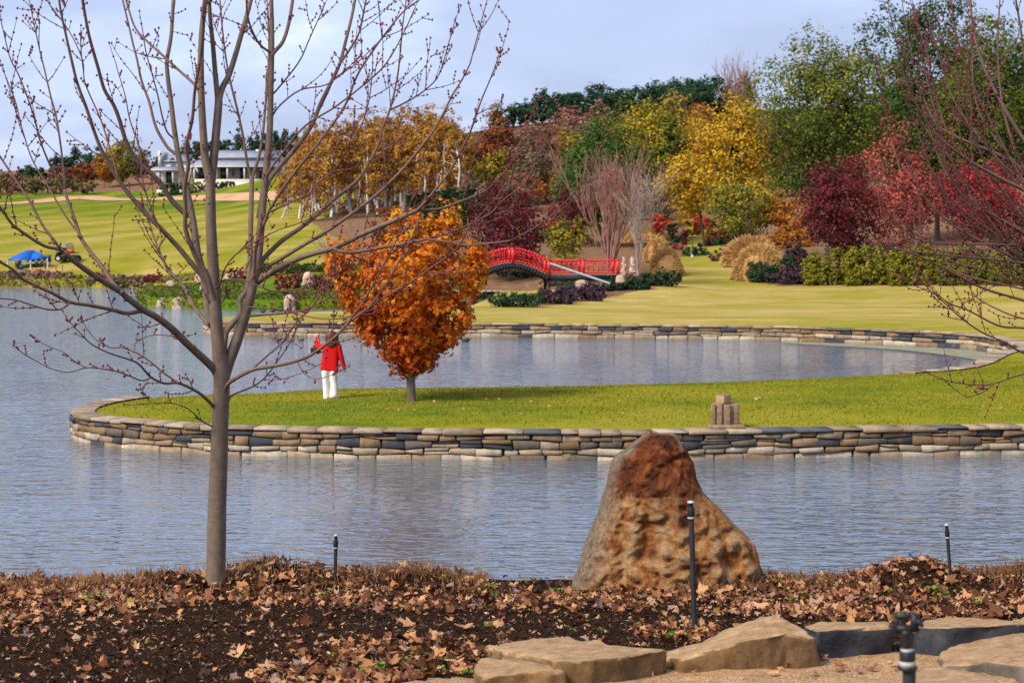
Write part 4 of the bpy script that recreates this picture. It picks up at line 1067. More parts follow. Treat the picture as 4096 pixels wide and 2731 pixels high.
def maple_twigs(parent, pts, rad, every, lmin, lmax, start, second=0.35, tip=True, rr=0.0030, bud=0.0075):
    """twigs in opposite pairs with knots of buds along a limb"""
    P = np.asarray(pts); seg = np.linalg.norm(np.diff(P, axis=0), axis=1); S = np.concatenate([[0], np.cumsum(seg)]); Lt = S[-1]
    tw_v, tw_f, tw_r, nb = [], [], [], 0
    buds = []
    def emit(line, r0, r1):
        nonlocal nb
        r = np.linspace(r0, r1, len(line)); V, F, C = tube_vf(line, r, 4)
        tw_v.append(V); tw_f.append(F + nb); tw_r.append(np.repeat(r, 4)); nb += len(V)
    def twig(p, d, L, lev):
        n = max(3, int(L / 0.045)); q = np.array(p, float); line = [q.copy()]; dd = d.copy()
        curl = rng.uniform(0.02, 0.11)
        for i in range(n):
            dd = dd + np.array((0, 0, curl)) + rng.normal(0, 0.05, 3); dd /= np.linalg.norm(dd)
            q = q + dd * L / n; line.append(q.copy())
            if rng.random() < 0.8:
                for sgn in (-1, 1):
                    e = np.cross(dd, unit(1)[0]); e /= np.linalg.norm(e) + 1e-9
                    buds.append((q + e * sgn * rr * 1.6, bud * rng.uniform(0.6, 1.0)))
        buds.append((q, bud * 1.15))
        emit(np.array(line), rr * (1.25 if lev else 0.95), rr * 0.6)
        if lev:
            for k in range(rng.integers(0, 4)):
                i = rng.integers(1, len(line)); e = np.cross(dd, unit(1)[0]); e /= np.linalg.norm(e) + 1e-9
                twig(line[i], (dd * 0.6 + e * 0.8) / np.linalg.norm(dd * 0.6 + e * 0.8), L * rng.uniform(0.15, 0.4), 0)
    s = Lt * start
    while s < Lt:
        p = np.array([np.interp(s, S, P[:, k]) for k in range(3)])
        i = min(np.searchsorted(S, s), len(P) - 1); t = P[i] - P[max(i - 1, 0)]; t /= np.linalg.norm(t) + 1e-9
        e = np.cross(t, unit(1)[0] * np.array((1, 1.0, 0.6))); e /= np.linalg.norm(e) + 1e-9
        for sgn in (-1, 1):
            if rng.random() < 0.62:
                d = t * rng.uniform(0.45, 0.9) + e * sgn * rng.uniform(0.5, 0.9) + np.array((0, 0, 0.18)); d /= np.linalg.norm(d)
                L = rng.uniform(lmin, lmax) if rng.random() < second else rng.uniform(0.03, 0.10)
                twig(p, d, L, 1 if L > 0.12 else 0)
        s += every * rng.uniform(0.6, 1.4)
    if tip:
        t = P[-1] - P[-2]; t /= np.linalg.norm(t)
        twig(P[-1], t, rng.uniform(0.10, 0.22), 1)
    if tw_v:
        me = mesh_np("twigs", np.vstack(tw_v), np.vstack(tw_f), True, None, {"rad": np.clip(np.concatenate(tw_r) / RMAX, 0, 1)})
        ob("twigs", me, m_maple, parent, kind="stuff")
    if buds:
        c = np.array([b[0] for b in buds]); r = np.array([b[1] for b in buds])
        V = (c[:, None] + OCT[None] * r[:, None, None]).reshape(-1, 3)
        F = (np.arange(len(c))[:, None, None] * 6 + OCTF[None]).reshape(-1, 3)
        ob("buds", mesh_np("buds", V, F), m_bud, parent, kind="stuff")
def limb(parent, base, px, w0, w1, D0, D1, every=0.11, lmin=0.10, lmax=0.46, start=0.18, second=0.48, name="branch", twigs=True, sides=7, n=5, D_pow=1.0, wpow=0.85, bud=0.0075, rr=0.003):
    px = np.array(px, float); m = len(px)
    L = np.concatenate([[0], np.cumsum(np.hypot(*np.diff(px, axis=0).T))]); f = L / L[-1]
    Ds = D0 + (D1 - D0) * f ** D_pow
    P = np.array([W(x, y, d) for (x, y), d in zip(px, Ds)])
    P = smooth_line(P, n)
    ff = np.linspace(0, 1, len(P))
    r = (w0 + (w1 - w0) * ff ** wpow) * 0.5 * mpq(D0)
    o = tube_obj(name, P - base, r, sides, m_maple, parent)
    if twigs: maple_twigs(o, P - base, r, every, lmin, lmax, start, second, rr=rr, bud=bud)
    return o
tb = on_bank(862, 2334)
TD = float(tb[1])
maple = thing("bare_maple", tb, "leafless young maple with smooth grey brown bark and red buds on the near bank", "tree")
def Lm(px, w0, w1, dz0, dz1, **k): return limb(maple, tb, px, w0, w1, TD + dz0, TD + dz1, **k)
# trunk and leaders
tpx = [(860, 2375), (862, 2330), (866, 2150), (869, 2000), (876, 1830), (880, 1700), (884, 1600), (887, 1530), (884, 1480), (876, 1400)]
TP = smooth_line(np.array([W(x, y, TD) for x, y in tpx]), 5)
tw_ = np.interp(np.linspace(0, 1, len(TP)), [0, 0.06, 0.3, 0.55, 0.75, 0.9, 1], [92, 82, 76, 68, 66, 68, 56])
tube_obj("trunk", TP - tb, tw_ * 0.5 * mpq(TD), 16, m_maple, maple)
Lm([(886, 1530), (880, 1450), (866, 1300), (858, 1150), (850, 1020), (844, 900), (842, 760), (838, 715), (822, 640), (815, 560), (806, 400), (803, 250), (808, 120), (822, -10), (830, -80)], 60, 17, 0, -0.15, every=0.3, second=0.25, name="leader", n=6, sides=10)
Lm([(842, 740), (852, 660), (864, 536), (874, 420), (874, 392)], 38, 30, -0.05, -0.02, twigs=False, name="leader", sides=10)
Lm([(872, 400), (862, 300), (852, 180), (840, 60), (836, -60)], 24, 15, -0.02, -0.1, second=0.2, every=0.25)
Lm([(876, 402), (890, 350), (917, 298), (945, 210), (962, 150), (985, 70), (1006, -10), (1020, -70)], 27, 17, -0.02, 0.2, second=0.2, every=0.25)
Lm([(884, 1540), (912, 1450), (940, 1380), (964, 1310), (992, 1220), (1012, 1138), (1033, 1019), (1044, 900), (1061, 715), (1078, 536), (1083, 357), (1087, 220), (1088, 119), (1085, -10), (1085, -80)], 54, 14, 0.02, 0.25, every=0.3, second=0.25, name="leader", n=6, sides=10)
Lm([(1085, 225), (1099, 205), (1132, 165), (1156, 89), (1172, -10), (1180, -60)], 19, 12, 0.2, 0.35, every=0.25, second=0.2)
Lm([(1084, 210), (1066, 200), (1036, 173), (1007, 119), (990, 60), (985, 0)], 11, 7, 0.2, 0.0)
Lm([(846, 1290), (834, 1250), (816, 1108), (792, 1020), (775, 900), (757, 804), (727, 685), (709, 596), (695, 500), (685, 417), (670, 300), (668, 238), (685, 137), (693, -10)], 36, 14, 0.08, 0.6, every=0.25, second=0.3, sides=9)
Lm([(893, 1420), (902, 1335), (930, 1293), (959, 1257), (960, 1198), (990, 1150), (1000, 1040), (1002, 934), (1006, 780), (1007, 705)], 27, 20, 0.05, 0.8, twigs=False)
Lm([(1007, 715), (989, 650), (975, 560), (953, 453), (923, 333), (905, 240), (890, 120), (880, 0)], 13, 6, 0.8, 0.9)
Lm([(1007, 715), (1036, 625), (1050, 550), (1057, 476), (1072, 298), (1076, 150), (1070, 20)], 14, 7, 0.8, 1.0)
# left side
Lm([(868, 1495), (850, 1468), (804, 1424), (745, 1370), (685, 1311), (620, 1263), (572, 1237), (512, 1192), (477, 1162), (387, 1108), (316, 1058), (256, 1010)], 35, 19, 0, -0.9, every=0.32, second=0.18, sides=10)
Lm([(262, 1014), (232, 995), (179, 983), (119, 948), (60, 906), (42, 888), (0, 828), (-40, 770)], 16, 9, -0.88, -1.2)
Lm([(258, 1012), (238, 989), (197, 936), (167, 894), (119, 804), (60, 715), (0, 625), (-40, 560)], 15, 7, -0.88, -0.7)
Lm([(490, 1172), (453, 1132), (405, 1061), (357, 1001), (322, 948), (304, 894), (280, 828), (256, 757)], 20, 13, -0.6, -0.3, second=0.3)
Lm([(258, 762), (255, 680), (229, 488), (202, 381), (179, 282), (160, 206), (145, 137), (128, 55)], 10, 4, -0.3, -0.1)
Lm([(262, 770), (235, 720), (200, 660), (160, 560), (140, 480), (110, 390), (75, 300), (40, 230), (10, 110)], 10, 4, -0.3, -0.5)
Lm([(575, 1240), (506, 1251), (447, 1237), (357, 1219), (280, 1207), (209, 1171), (149, 1144), (89, 1114), (54, 1079), (0, 1046), (-60, 1010)], 18, 9, -0.45, -1.1, every=0.16)
Lm([(280, 1208), (256, 1228), (232, 1237), (179, 1234), (119, 1216), (60, 1198), (0, 1192), (-50, 1185)], 9, 5, -0.8, -1.0)
Lm([(858, 1200), (828, 1097), (792, 1043), (763, 977), (742, 911), (742, 834), (739, 745), (754, 655), (745, 584), (769, 477), (780, 357), (800, 240), (810, 130), (815, 0)], 24, 9, -0.12, -0.75, every=0.16)
Lm([(842, 1304), (810, 1268), (781, 1232), (760, 1193), (739, 1150), (710, 1118), (678, 1082), (660, 1054), (639, 1011), (620, 960), (600, 900), (580, 830)], 20, 8, 0.1, 1.0, every=0.12)
Lm([(840, 1160), (815, 1110), (774, 1061), (715, 989), (643, 912), (584, 852), (506, 763), (459, 691), (411, 608), (381, 536), (345, 429), (310, 334), (286, 238), (262, 131), (244, 48), (234, -20)], 25, 8, -0.05, -0.55, every=0.15)
Lm([(758, 862), (735, 848), (685, 798), (643, 733), (596, 685), (554, 649), (518, 596), (494, 536), (477, 477), (453, 417), (417, 357), (393, 274), (369, 191), (351, 119), (326, -20)], 24, 11, 0.3, -0.2, every=0.18)
Lm([(714, 620), (690, 605), (667, 584), (631, 524), (614, 477), (596, 405), (566, 322), (548, 238), (530, 167), (512, 89), (488, -10)], 15, 7, 0.5, 0.9, every=0.15)
Lm([(706, 575), (690, 550), (667, 524), (649, 465), (631, 381), (614, 316), (584, 208), (570, 120)], 9, 4, 0.5, 0.3)
Lm([(806, 385), (780, 340), (715, 280), (643, 214), (584, 161), (542, 113), (518, 48), (498, -20)], 13, 7, -0.1, 0.4)
Lm([(858, 1627), (834, 1603), (792, 1567), (715, 1531), (655, 1531), (602, 1505), (554, 1454), (506, 1433), (441, 1412), (369, 1377), (316, 1326)], 15, 4, -0.03, -0.8, every=0.14, second=0.15)
Lm([(608, 1506), (566, 1520), (488, 1490), (417, 1475), (346, 1469), (274, 1487), (203, 1472), (134, 1436)], 7, 3, -0.4, -0.8, second=0.08)
Lm([(346, 1469), (300, 1445), (260, 1410), (203, 1387)], 4.5, 3, -0.65, -0.6, second=0.05)
Lm([(715, 1531), (655, 1490), (620, 1460), (572, 1424), (524, 1400), (483, 1388), (441, 1388), (387, 1359), (357, 1326)], 9, 3.5, -0.25, -0.2, every=0.1)
Lm([(540, 1400), (542, 1370), (595, 1343), (640, 1338), (700, 1345)], 4, 3, -0.2, 0.0, second=0.1)
Lm([(849, 1704), (804, 1680), (768, 1645), (727, 1621), (667, 1609), (596, 1612)], 7, 3, -0.03, -0.3, second=0.25)
Lm([(640, 920), (600, 820), (570, 720), (560, 600), (520, 480), (500, 380), (470, 280)], 9, 4, -0.2, 0.2)
Lm([(470, 700), (430, 560), (400, 470), (340, 330), (330, 240), (280, 130), (200, 20)], 8, 4, -0.5, -0.2)
Lm([(330, 950), (260, 860), (190, 740), (130, 640), (90, 520), (60, 400), (20, 300)], 9, 4, -0.4, 0.1)
# right side
Lm([(1028, 1130), (1037, 1120), (1102, 1079), (1168, 1043), (1251, 1013), (1340, 989), (1451, 935), (1558, 889), (1634, 855), (1672, 839)], 28, 17, 0.1, -0.5, every=0.3, second=0.15, sides=9)
Lm([(1665, 843), (1710, 797), (1756, 740), (1802, 680), (1863, 564), (1893, 496), (1924, 404), (1962, 313), (1985, 252)], 13, 4, -0.5, -0.8, every=0.11)
Lm([(1665, 842), (1756, 835), (1832, 809), (1908, 778), (1947, 759), (1990, 715), (2037, 663), (2060, 616), (2102, 526), (2120, 473)], 12, 4, -0.5, -0.2, every=0.11)
Lm([(1330, 992), (1365, 1005), (1420, 1007), (1527, 988), (1619, 973), (1710, 954)], 16, 13, -0.2, -0.4, every=0.2, second=0.2)
Lm([(1705, 955), (1786, 965), (1863, 980), (1939, 973), (2015, 965), (2048, 957), (2132, 914), (2191, 872), (2251, 818), (2299, 765), (2346, 699)], 10, 4, -0.4, -0.9, every=0.13)
Lm([(1705, 955), (1786, 935), (1863, 904), (1924, 874), (1969, 847), (2015, 797), (2090, 741), (2126, 681), (2162, 598), (2197, 520)], 9, 4, -0.4, -0.3, every=0.12)
Lm([(1025, 1110), (1047, 1079), (1123, 1034), (1199, 988), (1314, 919), (1405, 855), (1497, 786), (1603, 685), (1672, 602), (1725, 534), (1771, 457), (1809, 381), (1847, 320), (1878, 259), (1889, 221), (1924, 91), (1939, 34)], 20, 4, 0.1, 0.6, every=0.13)
Lm([(1030, 1075), (1047, 1041), (1123, 965), (1199, 912), (1276, 851), (1352, 782), (1420, 729), (1459, 679), (1512, 579), (1527, 518), (1558, 442), (1581, 351), (1596, 259), (1611, 99), (1626, -10)], 23, 5, 0.12, 1.1, every=0.14)
Lm([(1560, 438), (1600, 420), (1657, 389), (1710, 351), (1756, 297), (1794, 175), (1809, 122)], 8, 3.5, 0.95, 0.8, every=0.1)
Lm([(1050, 830), (1070, 735), (1108, 679), (1199, 572), (1253, 488), (1283, 412), (1329, 320), (1360, 252), (1382, 168), (1405, 76), (1424, -20)], 22, 12, 0.2, 0.8, every=0.18, second=0.3)
Lm([(1357, 258), (1398, 198), (1436, 130), (1466, -10)], 11, 7, 0.6, 0.9)
Lm([(1014, 1120), (1018, 1080), (1024, 985), (1060, 884), (1083, 830), (1149, 729), (1209, 651), (1286, 556), (1381, 419), (1429, 300), (1500, 190), (1560, 110), (1620, 40), (1690, -10)], 17, 5, -0.05, -0.6, every=0.12)
Lm([(1080, 845), (1167, 806), (1238, 770), (1280, 723), (1340, 675), (1405, 568), (1447, 497), (1477, 395), (1490, 280)], 9, 4, -0.2, -0.6, every=0.12)
Lm([(1030, 870), (1060, 717), (1131, 610), (1220, 503), (1350, 420), (1500, 300), (1560, 230), (1620, 120), (1660, 30)], 11, 4, 0.2, -0.3, every=0.11)
Lm([(1085, 470), (1120, 420), (1200, 360), (1300, 340), (1360, 300), (1440, 240), (1540, 140)], 8, 3.5, 0.2, 0.0)
Lm([(1080, 390), (1140, 320), (1200, 240), (1240, 150), (1290, 40)], 8, 4, 0.2, 0.5)
Lm([(895, 1570), (905, 1545), (929, 1520), (1007, 1478), (1072, 1466), (1162, 1448), (1233, 1424), (1287, 1388), (1346, 1341), (1390, 1293), (1451, 1247), (1542, 1186), (1634, 1133), (1733, 1064), (1825, 996), (1878, 904), (1916, 866)], 20, 4, -0.03, -0.9, every=0.16)
Lm([(1385, 1300), (1420, 1250), (1451, 1209), (1512, 1102), (1550, 1026), (1600, 930), (1640, 820)], 10, 4, -0.5, -0.7, every=0.12)
Lm([(1470, 1235), (1500, 1195), (1558, 1110), (1626, 988), (1665, 904), (1700, 790)], 9, 4, -0.6, -0.3, every=0.12)
Lm([(1003, 1480), (1072, 1418), (1132, 1365), (1191, 1281), (1251, 1222), (1334, 1098), (1417, 1015), (1470, 930)], 9, 4, -0.1, 0.5, every=0.13)
Lm([(915, 1600), (929, 1579), (1013, 1543), (1060, 1508), (1102, 1454), (1162, 1365), (1220, 1250), (1300, 1120)], 8, 3.5, 0.0, 0.8, every=0.12)
Lm([(864, 1150), (876, 1138), (900, 1118), (977, 1120), (1037, 1144), (1090, 1162), (1162, 1162), (1251, 1138), (1322, 1085), (1360, 1040)], 8, 3.5, -0.08, -0.4, every=0.12)
Lm([(868, 1150), (882, 1126), (900, 1073), (941, 1019), (1013, 971), (1110, 920), (1200, 890), (1290, 850)], 8, 3.5, -0.08, -0.5, every=0.12)
Lm([(985, 1265), (1010, 1262), (1072, 1257), (1191, 1245), (1281, 1210), (1360, 1150), (1430, 1060)], 11, 4, 0.05, -0.2, every=0.15)
Lm([(992, 1226), (1010, 1228), (1102, 1234), (1162, 1245), (1251, 1269), (1340, 1275), (1400, 1263), (1480, 1240)], 7, 3.5, -0.03, -0.4, every=0.15, second=0.2)
Lm([(1290, 1400), (1300, 1440), (1250, 1470), (1180, 1500)], 4, 2.5, -0.4, -0.5, second=0.1)
Lm([(1190, 1446), (1215, 1490), (1265, 1515), (1320, 1500), (1345, 1490)], 4, 2.5, -0.35, -0.5, second=0.1)

# ---------------------------------------------------------------- second leafless maple, its trunk beyond the edge of the picture
rb = np.array((7.05, 15.5, float(bankz(np.array(7.05), np.array(12.9))) - 0.6))
rb[1] = 13.2; rb[0] = W(4330, 1800, 13.2)[0]; rb[2] = float(bankz(np.array([rb[0]]), np.array([13.2]))[0])
maple2 = thing("bare_maple", rb, "leafless maple reaching in from the edge with a fan of red tipped branches", "tree")
RD = 13.2
def Rm(px, w0, w1, dz0, dz1, **k):
    k.setdefault("every", 0.13); k.setdefault("second", 0.3)
    return limb(maple2, rb, px, w0, w1, RD + dz0, RD + dz1, **k)
tpx2 = [(4335, 2330), (4332, 2000), (4330, 1750), (4325, 1500), (4320, 1300), (4310, 1100)]
TP2 = smooth_line(np.array([W(x, y, RD) for x, y in tpx2]), 5); TP2[0, 2] = rb[2] - 0.1
tube_obj("trunk", TP2 - rb, np.linspace(40, 26, len(TP2)) * mpq(RD), 12, m_maple, maple2)
Rm([(4310, 1120), (4200, 830), (4096, 759), (4023, 723), (3904, 659), (3812, 595), (3758, 549), (3684, 448), (3629, 339), (3593, 201), (3575, 119)], 20, 4, 0, -0.7)
Rm([(4310, 1150), (4200, 780), (4096, 680), (4000, 620), (3922, 586), (3812, 540), (3739, 485), (3684, 366), (3657, 274), (3611, 27)], 18, 4, 0, 0.6)
Rm([(4315, 1150), (4200, 720), (4096, 558), (4032, 457), (3950, 302), (3895, 137), (3881, 0), (3875, -60)], 19, 8, 0, 0.3)
Rm([(4312, 1180), (4200, 900), (4087, 714), (3977, 512), (3904, 366), (3831, 165), (3803, -10)], 15, 5, 0, -0.3)
Rm([(4318, 1100), (4150, 780), (4050, 567), (4005, 384), (3991, 183), (4000, -10)], 14, 6, 0, 0.6)
Rm([(4318, 1140), (4150, 800), (3995, 640), (3849, 457), (3794, 348), (3758, 229), (3721, 101), (3698, -10)], 13, 4, 0, 0.2)
Rm([(4320, 1250), (4200, 1110), (4096, 1054), (3995, 1000), (3922, 963), (3812, 899), (3739, 835), (3694, 780), (3650, 690), (3610, 600), (3550, 470), (3520, 330)], 15, 3.5, 0, -0.5)
Rm([(4322, 1330), (4200, 1250), (4096, 1201), (3941, 1155), (3812, 1091), (3684, 1027), (3611, 1000), (3529, 986), (3474, 954), (3433, 881)], 14, 3.5, 0, -0.9)
Rm([(3611, 1000), (3570, 960), (3540, 900), (3524, 840), (3510, 760)], 5, 3, -0.7, -0.5)
Rm([(4324, 1420), (4200, 1330), (4096, 1311), (3995, 1301), (3867, 1237), (3794, 1210), (3721, 1146), (3657, 1036)], 12, 3.5, 0, -0.4)
Rm([(4326, 1500), (4200, 1440), (4096, 1411), (4014, 1366), (3931, 1329), (3849, 1274), (3758, 1192), (3710, 1150)], 11, 3.5, 0, -0.7)
Rm([(4328, 1540), (4200, 1490), (4096, 1494), (3995, 1526), (3931, 1539), (3831, 1530), (3758, 1512)], 8, 3, 0, -0.8, second=0.12)
Rm([(3985, 1528), (3930, 1568), (3867, 1585), (3812, 1549)], 4.5, 2.5, -0.5, -0.7, second=0.05)
Rm([(4320, 1270), (4200, 1180), (4096, 1146), (3950, 1082), (3812, 1045), (3721, 990), (3660, 900)], 11, 3.5, 0, 0.4)
Rm([(4318, 1200), (4180, 1000), (4060, 900), (3940, 850), (3830, 760), (3760, 640), (3720, 520), (3690, 420)], 13, 3.5, 0, 0.5)
Rm([(4318, 1200), (4180, 960), (4070, 840), (3980, 720), (3900, 560), (3850, 400), (3790, 240), (3760, 120)], 12, 4, 0, -0.5)
Rm([(4322, 1290), (4220, 1200), (4100, 1100), (4000, 1060), (3900, 1010), (3840, 930), (3780, 800)], 10, 3.5, 0, -0.2)
Rm([(4322, 1080), (4230, 700), (4160, 480), (4110, 300), (4080, 100), (4060, -20)], 16, 7, 0, -0.2)
Rm([(4322, 1350), (4200, 1290), (4080, 1270), (3980, 1230), (3900, 1180), (3860, 1100), (3850, 1000)], 9, 3.5, 0, 0.5)

for k in range(16):
    y0 = rng.uniform(1000, 1450); f = (y0 - 1000) / 450.0
    ex, ey = (rng.uniform(3560, 3980), rng.uniform(0, 560)) if rng.random() < 0.6 else (rng.uniform(3500, 3800), rng.uniform(500, 1150))
    m1 = (4130 + rng.uniform(-30, 60), y0 + (ey - y0) * 0.28 + 40 * f); m2 = (3930 + (ex - 3930) * 0.45 + rng.uniform(-30, 30), y0 + (ey - y0) * 0.58 + rng.uniform(0, 50))
    Rm([(4318, y0 + 40), m1, m2, ((m2[0] + ex * 2) / 3, (m2[1] + ey * 2) / 3 + 20), (ex, ey)], rng.uniform(8, 13), 3.5, 0, rng.uniform(-0.8, 0.9), every=0.12)

# ---------------------------------------------------------------- orange maple on the lawn
og = on_land(1646, 1603, 36, 60); OD = float(og[1]); u = mpq(OD)
omap = thing("orange_maple", og, "young maple in full orange red leaf standing on the lawn", "tree")
mb = MB()
otp = np.array([W(x, y, OD) for x, y in [(1646, 1612), (1645, 1560), (1642, 1490), (1640, 1420), (1650, 1300), (1640, 1150), (1625, 1000), (1640, 900)]]) - og
mb.tube(smooth_line(otp, 4), np.interp(np.linspace(0, 1, 29), [0, 0.05, 0.45, 1], [23, 18, 16, 3]) * u, 12)
m_bark_o = rough_mat("bark_grey_furrowed", [(0.3, (0.075, 0.058, 0.045)), (0.55, (0.15, 0.115, 0.09)), (0.8, (0.23, 0.18, 0.14))], 26, 0.9, 0.8, 0.02, stretch=(1, 1, 0.18))
mb.build("trunk", m_bark_o, omap, True)
edge_l = [(905, 1800), (940, 1560), (980, 1430), (1030, 1360), (1100, 1345), (1180, 1380), (1260, 1440), (1330, 1470), (1400, 1510), (1450, 1560), (1485, 1590)]
edge_r = [(905, 1812), (940, 1850), (980, 1872), (1030, 1885), (1100, 1895), (1180, 1880), (1260, 1860), (1330, 1840), (1400, 1760), (1450, 1740), (1485, 1720)]
ncl = 520; cc = []
while len(cc) < ncl:
    y = rng.uniform(900, 1490)
    xl = np.interp(y, [a for a, b in edge_l], [b for a, b in edge_l]); xr = np.interp(y, [a for a, b in edge_r], [b for a, b in edge_r])
    cx_q, hw_q = (xl + xr) / 2, (xr - xl) / 2
    a = rng.uniform(0, 2 * math.pi); rr_ = rng.random() ** 0.42
    jag = 0.93 + 0.13 * math.sin(y * 0.055 + 3 * a) + 0.10 * math.sin(y * 0.027 + 5 * a) + rng.normal(0, 0.06)
    p = W(cx_q + math.cos(a) * rr_ * hw_q * jag * 0.95, y, OD) - og
    p[1] = math.sin(a) * rr_ * hw_q * jag * u * 0.9
    cc.append(p)
for k in range(46):                     # sprays that stick out of the crown
    y = rng.uniform(840, 1440); side_ = rng.choice((-1, 1))
    e_x = np.interp(y, [a for a, b in (edge_l if side_ < 0 else edge_r)], [b for a, b in (edge_l if side_ < 0 else edge_r)])
    x = e_x if y > 960 else rng.uniform(1580, 1830)
    for f in np.linspace(0.0, 1.0, 4):
        p = W(x + side_ * f * rng.uniform(5, 35) * (y > 960) + rng.normal(0, 6), y - f * 45, OD) - og; p[1] = rng.normal(0, 0.35); cc.append(p)
cc = np.array(cc); ncl = len(cc); per = 17
cv = rng.random(ncl)
oq = rng.normal(size=(ncl, per, 3)); axc = np.array((cc[:, 0].mean(), 0, cc[:, 2].mean())); od = cc - axc; od /= np.linalg.norm(od, axis=1)[:, None]
onr = (oq / np.linalg.norm(oq, axis=2, keepdims=True) * 0.8 + od[:, None] * 0.7).reshape(-1, 3)
P = (cc[:, None] + oq * np.array((1, 1, 0.75)) * (0.085 + 0.06 * rng.random((ncl, 1, 1)))).reshape(-1, 3)
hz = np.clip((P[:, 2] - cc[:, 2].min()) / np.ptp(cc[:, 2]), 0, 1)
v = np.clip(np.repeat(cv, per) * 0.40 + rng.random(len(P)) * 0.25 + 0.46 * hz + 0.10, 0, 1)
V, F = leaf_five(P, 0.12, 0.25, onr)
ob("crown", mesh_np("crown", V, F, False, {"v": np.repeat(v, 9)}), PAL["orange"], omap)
for k in range(22):
    b = cc[rng.integers(ncl)]; a = otp[4] * rng.uniform(0.75, 1.0) if b[2] < otp[5][2] else otp[5] * rng.uniform(0.85, 1.0)
    if b[2] < a[2]: a = otp[3] * np.array((1, 1, 1.02))
    lb = MB(); lb.tube(limb_path(a, b, 0.02), np.linspace(0.022, 0.006, 6), 5); lb.build("branch", m_bark_o, omap, True)

# ---------------------------------------------------------------- the standing rock
rk = on_bank(2620, 2342); KD = float(rk[1]); ku = mpq(KD)
Lp = [(190, 1445), (220, 1370), (280, 1200), (340, 1020), (400, 870), (460, 740), (520, 520), (540, 400), (580, 300), (700, 230), (760, 160), (850, 100), (905, 74)]
Rp = [(1760, 1445), (1862, 1390), (1872, 1300), (1876, 1200), (1850, 1130), (1830, 1080), (1760, 1000), (1680, 930), (1600, 830), (1520, 750), (1450, 690), (1380, 610), (1320, 480), (1290, 340), (1240, 240), (1190, 175), (1140, 105), (1000, 92), (915, 74)]
Lp = np.array([(2200 + x / 2.24, 1700 + y / 2.24) for x, y in Lp]); Rp = np.array([(2200 + x / 2.24, 1700 + y / 2.24) for x, y in Rp])
nr, na = 120, 200
yy = 1700 + (1445 - (1445 - 76) * (1 - (1 - np.linspace(0, 1, nr)) ** 1.25)) / 2.24
xl = np.interp(-yy, -Lp[:, 1], Lp[:, 0]); xr = np.interp(-yy, -Rp[:, 1], Rp[:, 0])
zz_ = np.array([W(2600, y, KD)[2] for y in yy])
ang = np.linspace(0, 2 * math.pi, na, endpoint=False)
V = np.zeros((nr, na, 3))
for i in range(nr):
    x0 = W(xl[i], yy[i], KD)[0]; x1 = W(xr[i], yy[i], KD)[0]
    h = i / (nr - 1)
    dep = 0.34 * (1 - h) ** 0.6 + 0.05
    c, s = np.cos(ang), np.sin(ang)
    ex = np.sign(c) * np.abs(c) ** 0.8; ey = np.sign(s) * np.abs(s) ** 0.62
    V[i, :, 0] = (x0 + x1) / 2 + ex * (x1 - x0) / 2
    V[i, :, 1] = KD + 0.12 + ey * dep - 0.10 * (1 - h)
    V[i, :, 2] = zz_[i]
V = V.reshape(-1, 3) - rk
nrm = V - np.array((V[:, 0].mean(), 0.12, 0.45)); nrm[:, 2] *= 0.2
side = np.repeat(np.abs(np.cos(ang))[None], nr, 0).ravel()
nd = np.stack([np.zeros(len(V)), np.sign(V[:, 1] - 0.1) * 1.0, np.zeros(len(V))], 1)
q = V * np.array((1, 1, 1))
def cells(P, s):
    """rounded lumps: distance to the nearest of scattered points"""
    P = P * s; I = np.floor(P).astype(int); best = np.full(len(P), 9.0)
    for dx in (-1, 0, 1):
        for dy in (-1, 0, 1):
            for dz in (-1, 0, 1):
                J = I + np.array((dx, dy, dz))
                hsh = (J[:, 0] * 73856093) ^ (J[:, 1] * 19349663) ^ (J[:, 2] * 83492791)
                o = np.stack([((hsh >> k) & 1023) / 1023.0 for k in (0, 7, 14)], 1)
                best = np.minimum(best, np.linalg.norm(J + o - P, axis=1))
    return best
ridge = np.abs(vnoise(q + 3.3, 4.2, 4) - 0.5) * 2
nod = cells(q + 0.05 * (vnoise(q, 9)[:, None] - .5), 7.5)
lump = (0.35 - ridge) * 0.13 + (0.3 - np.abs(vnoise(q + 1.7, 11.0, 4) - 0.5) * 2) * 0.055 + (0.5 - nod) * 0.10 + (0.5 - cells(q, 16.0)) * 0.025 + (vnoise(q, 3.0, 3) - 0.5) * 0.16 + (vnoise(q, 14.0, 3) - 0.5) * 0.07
frontness = (1 - side) ** 0.5
hfrac = np.repeat(np.linspace(0, 1, nr), na)
amp_ = (0.35 + 0.65 * np.clip(1.3 - hfrac * 1.1, 0.3, 1)) * sm(0, 0.05, 1 - hfrac + 0.02)
V[:, 1] += np.sign(V[:, 1] - 0.1) * lump * (0.3 + 0.9 * frontness) * amp_
V[:, 0] += (vnoise(q, 8.0, 3) - 0.5) * 0.035 * amp_
V[:, 2] += (vnoise(q + 9, 7.0, 3) - 0.5) * 0.04 * (hfrac > 0.03)
F = np.array([(i * na + j, i * na + (j + 1) % na, (i + 1) * na + (j + 1) % na, (i + 1) * na + j) for i in range(nr - 1) for j in range(na)])
top_c = V[-na:].mean(0); V = np.vstack([V, top_c])
FT = np.array([((nr - 1) * na + j, (nr - 1) * na + (j + 1) % na, nr * na) for j in range(na)])
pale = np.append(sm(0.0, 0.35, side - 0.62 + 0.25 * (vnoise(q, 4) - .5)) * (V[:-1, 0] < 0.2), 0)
rust = np.append(sm(0.36, 0.62, hfrac + 0.45 * (vnoise(q, 5.0, 3) - 0.5)), 1)
m_rock, nt, bs, out = new_mat("iron_stained_rock")
v0 = coords(nt, (1, 1, 1), "Object")
na1 = noise_tex(nt, v0, 6, 9, 0.72, 0.8); na2 = noise_tex(nt, v0, 26, 6, 0.7)
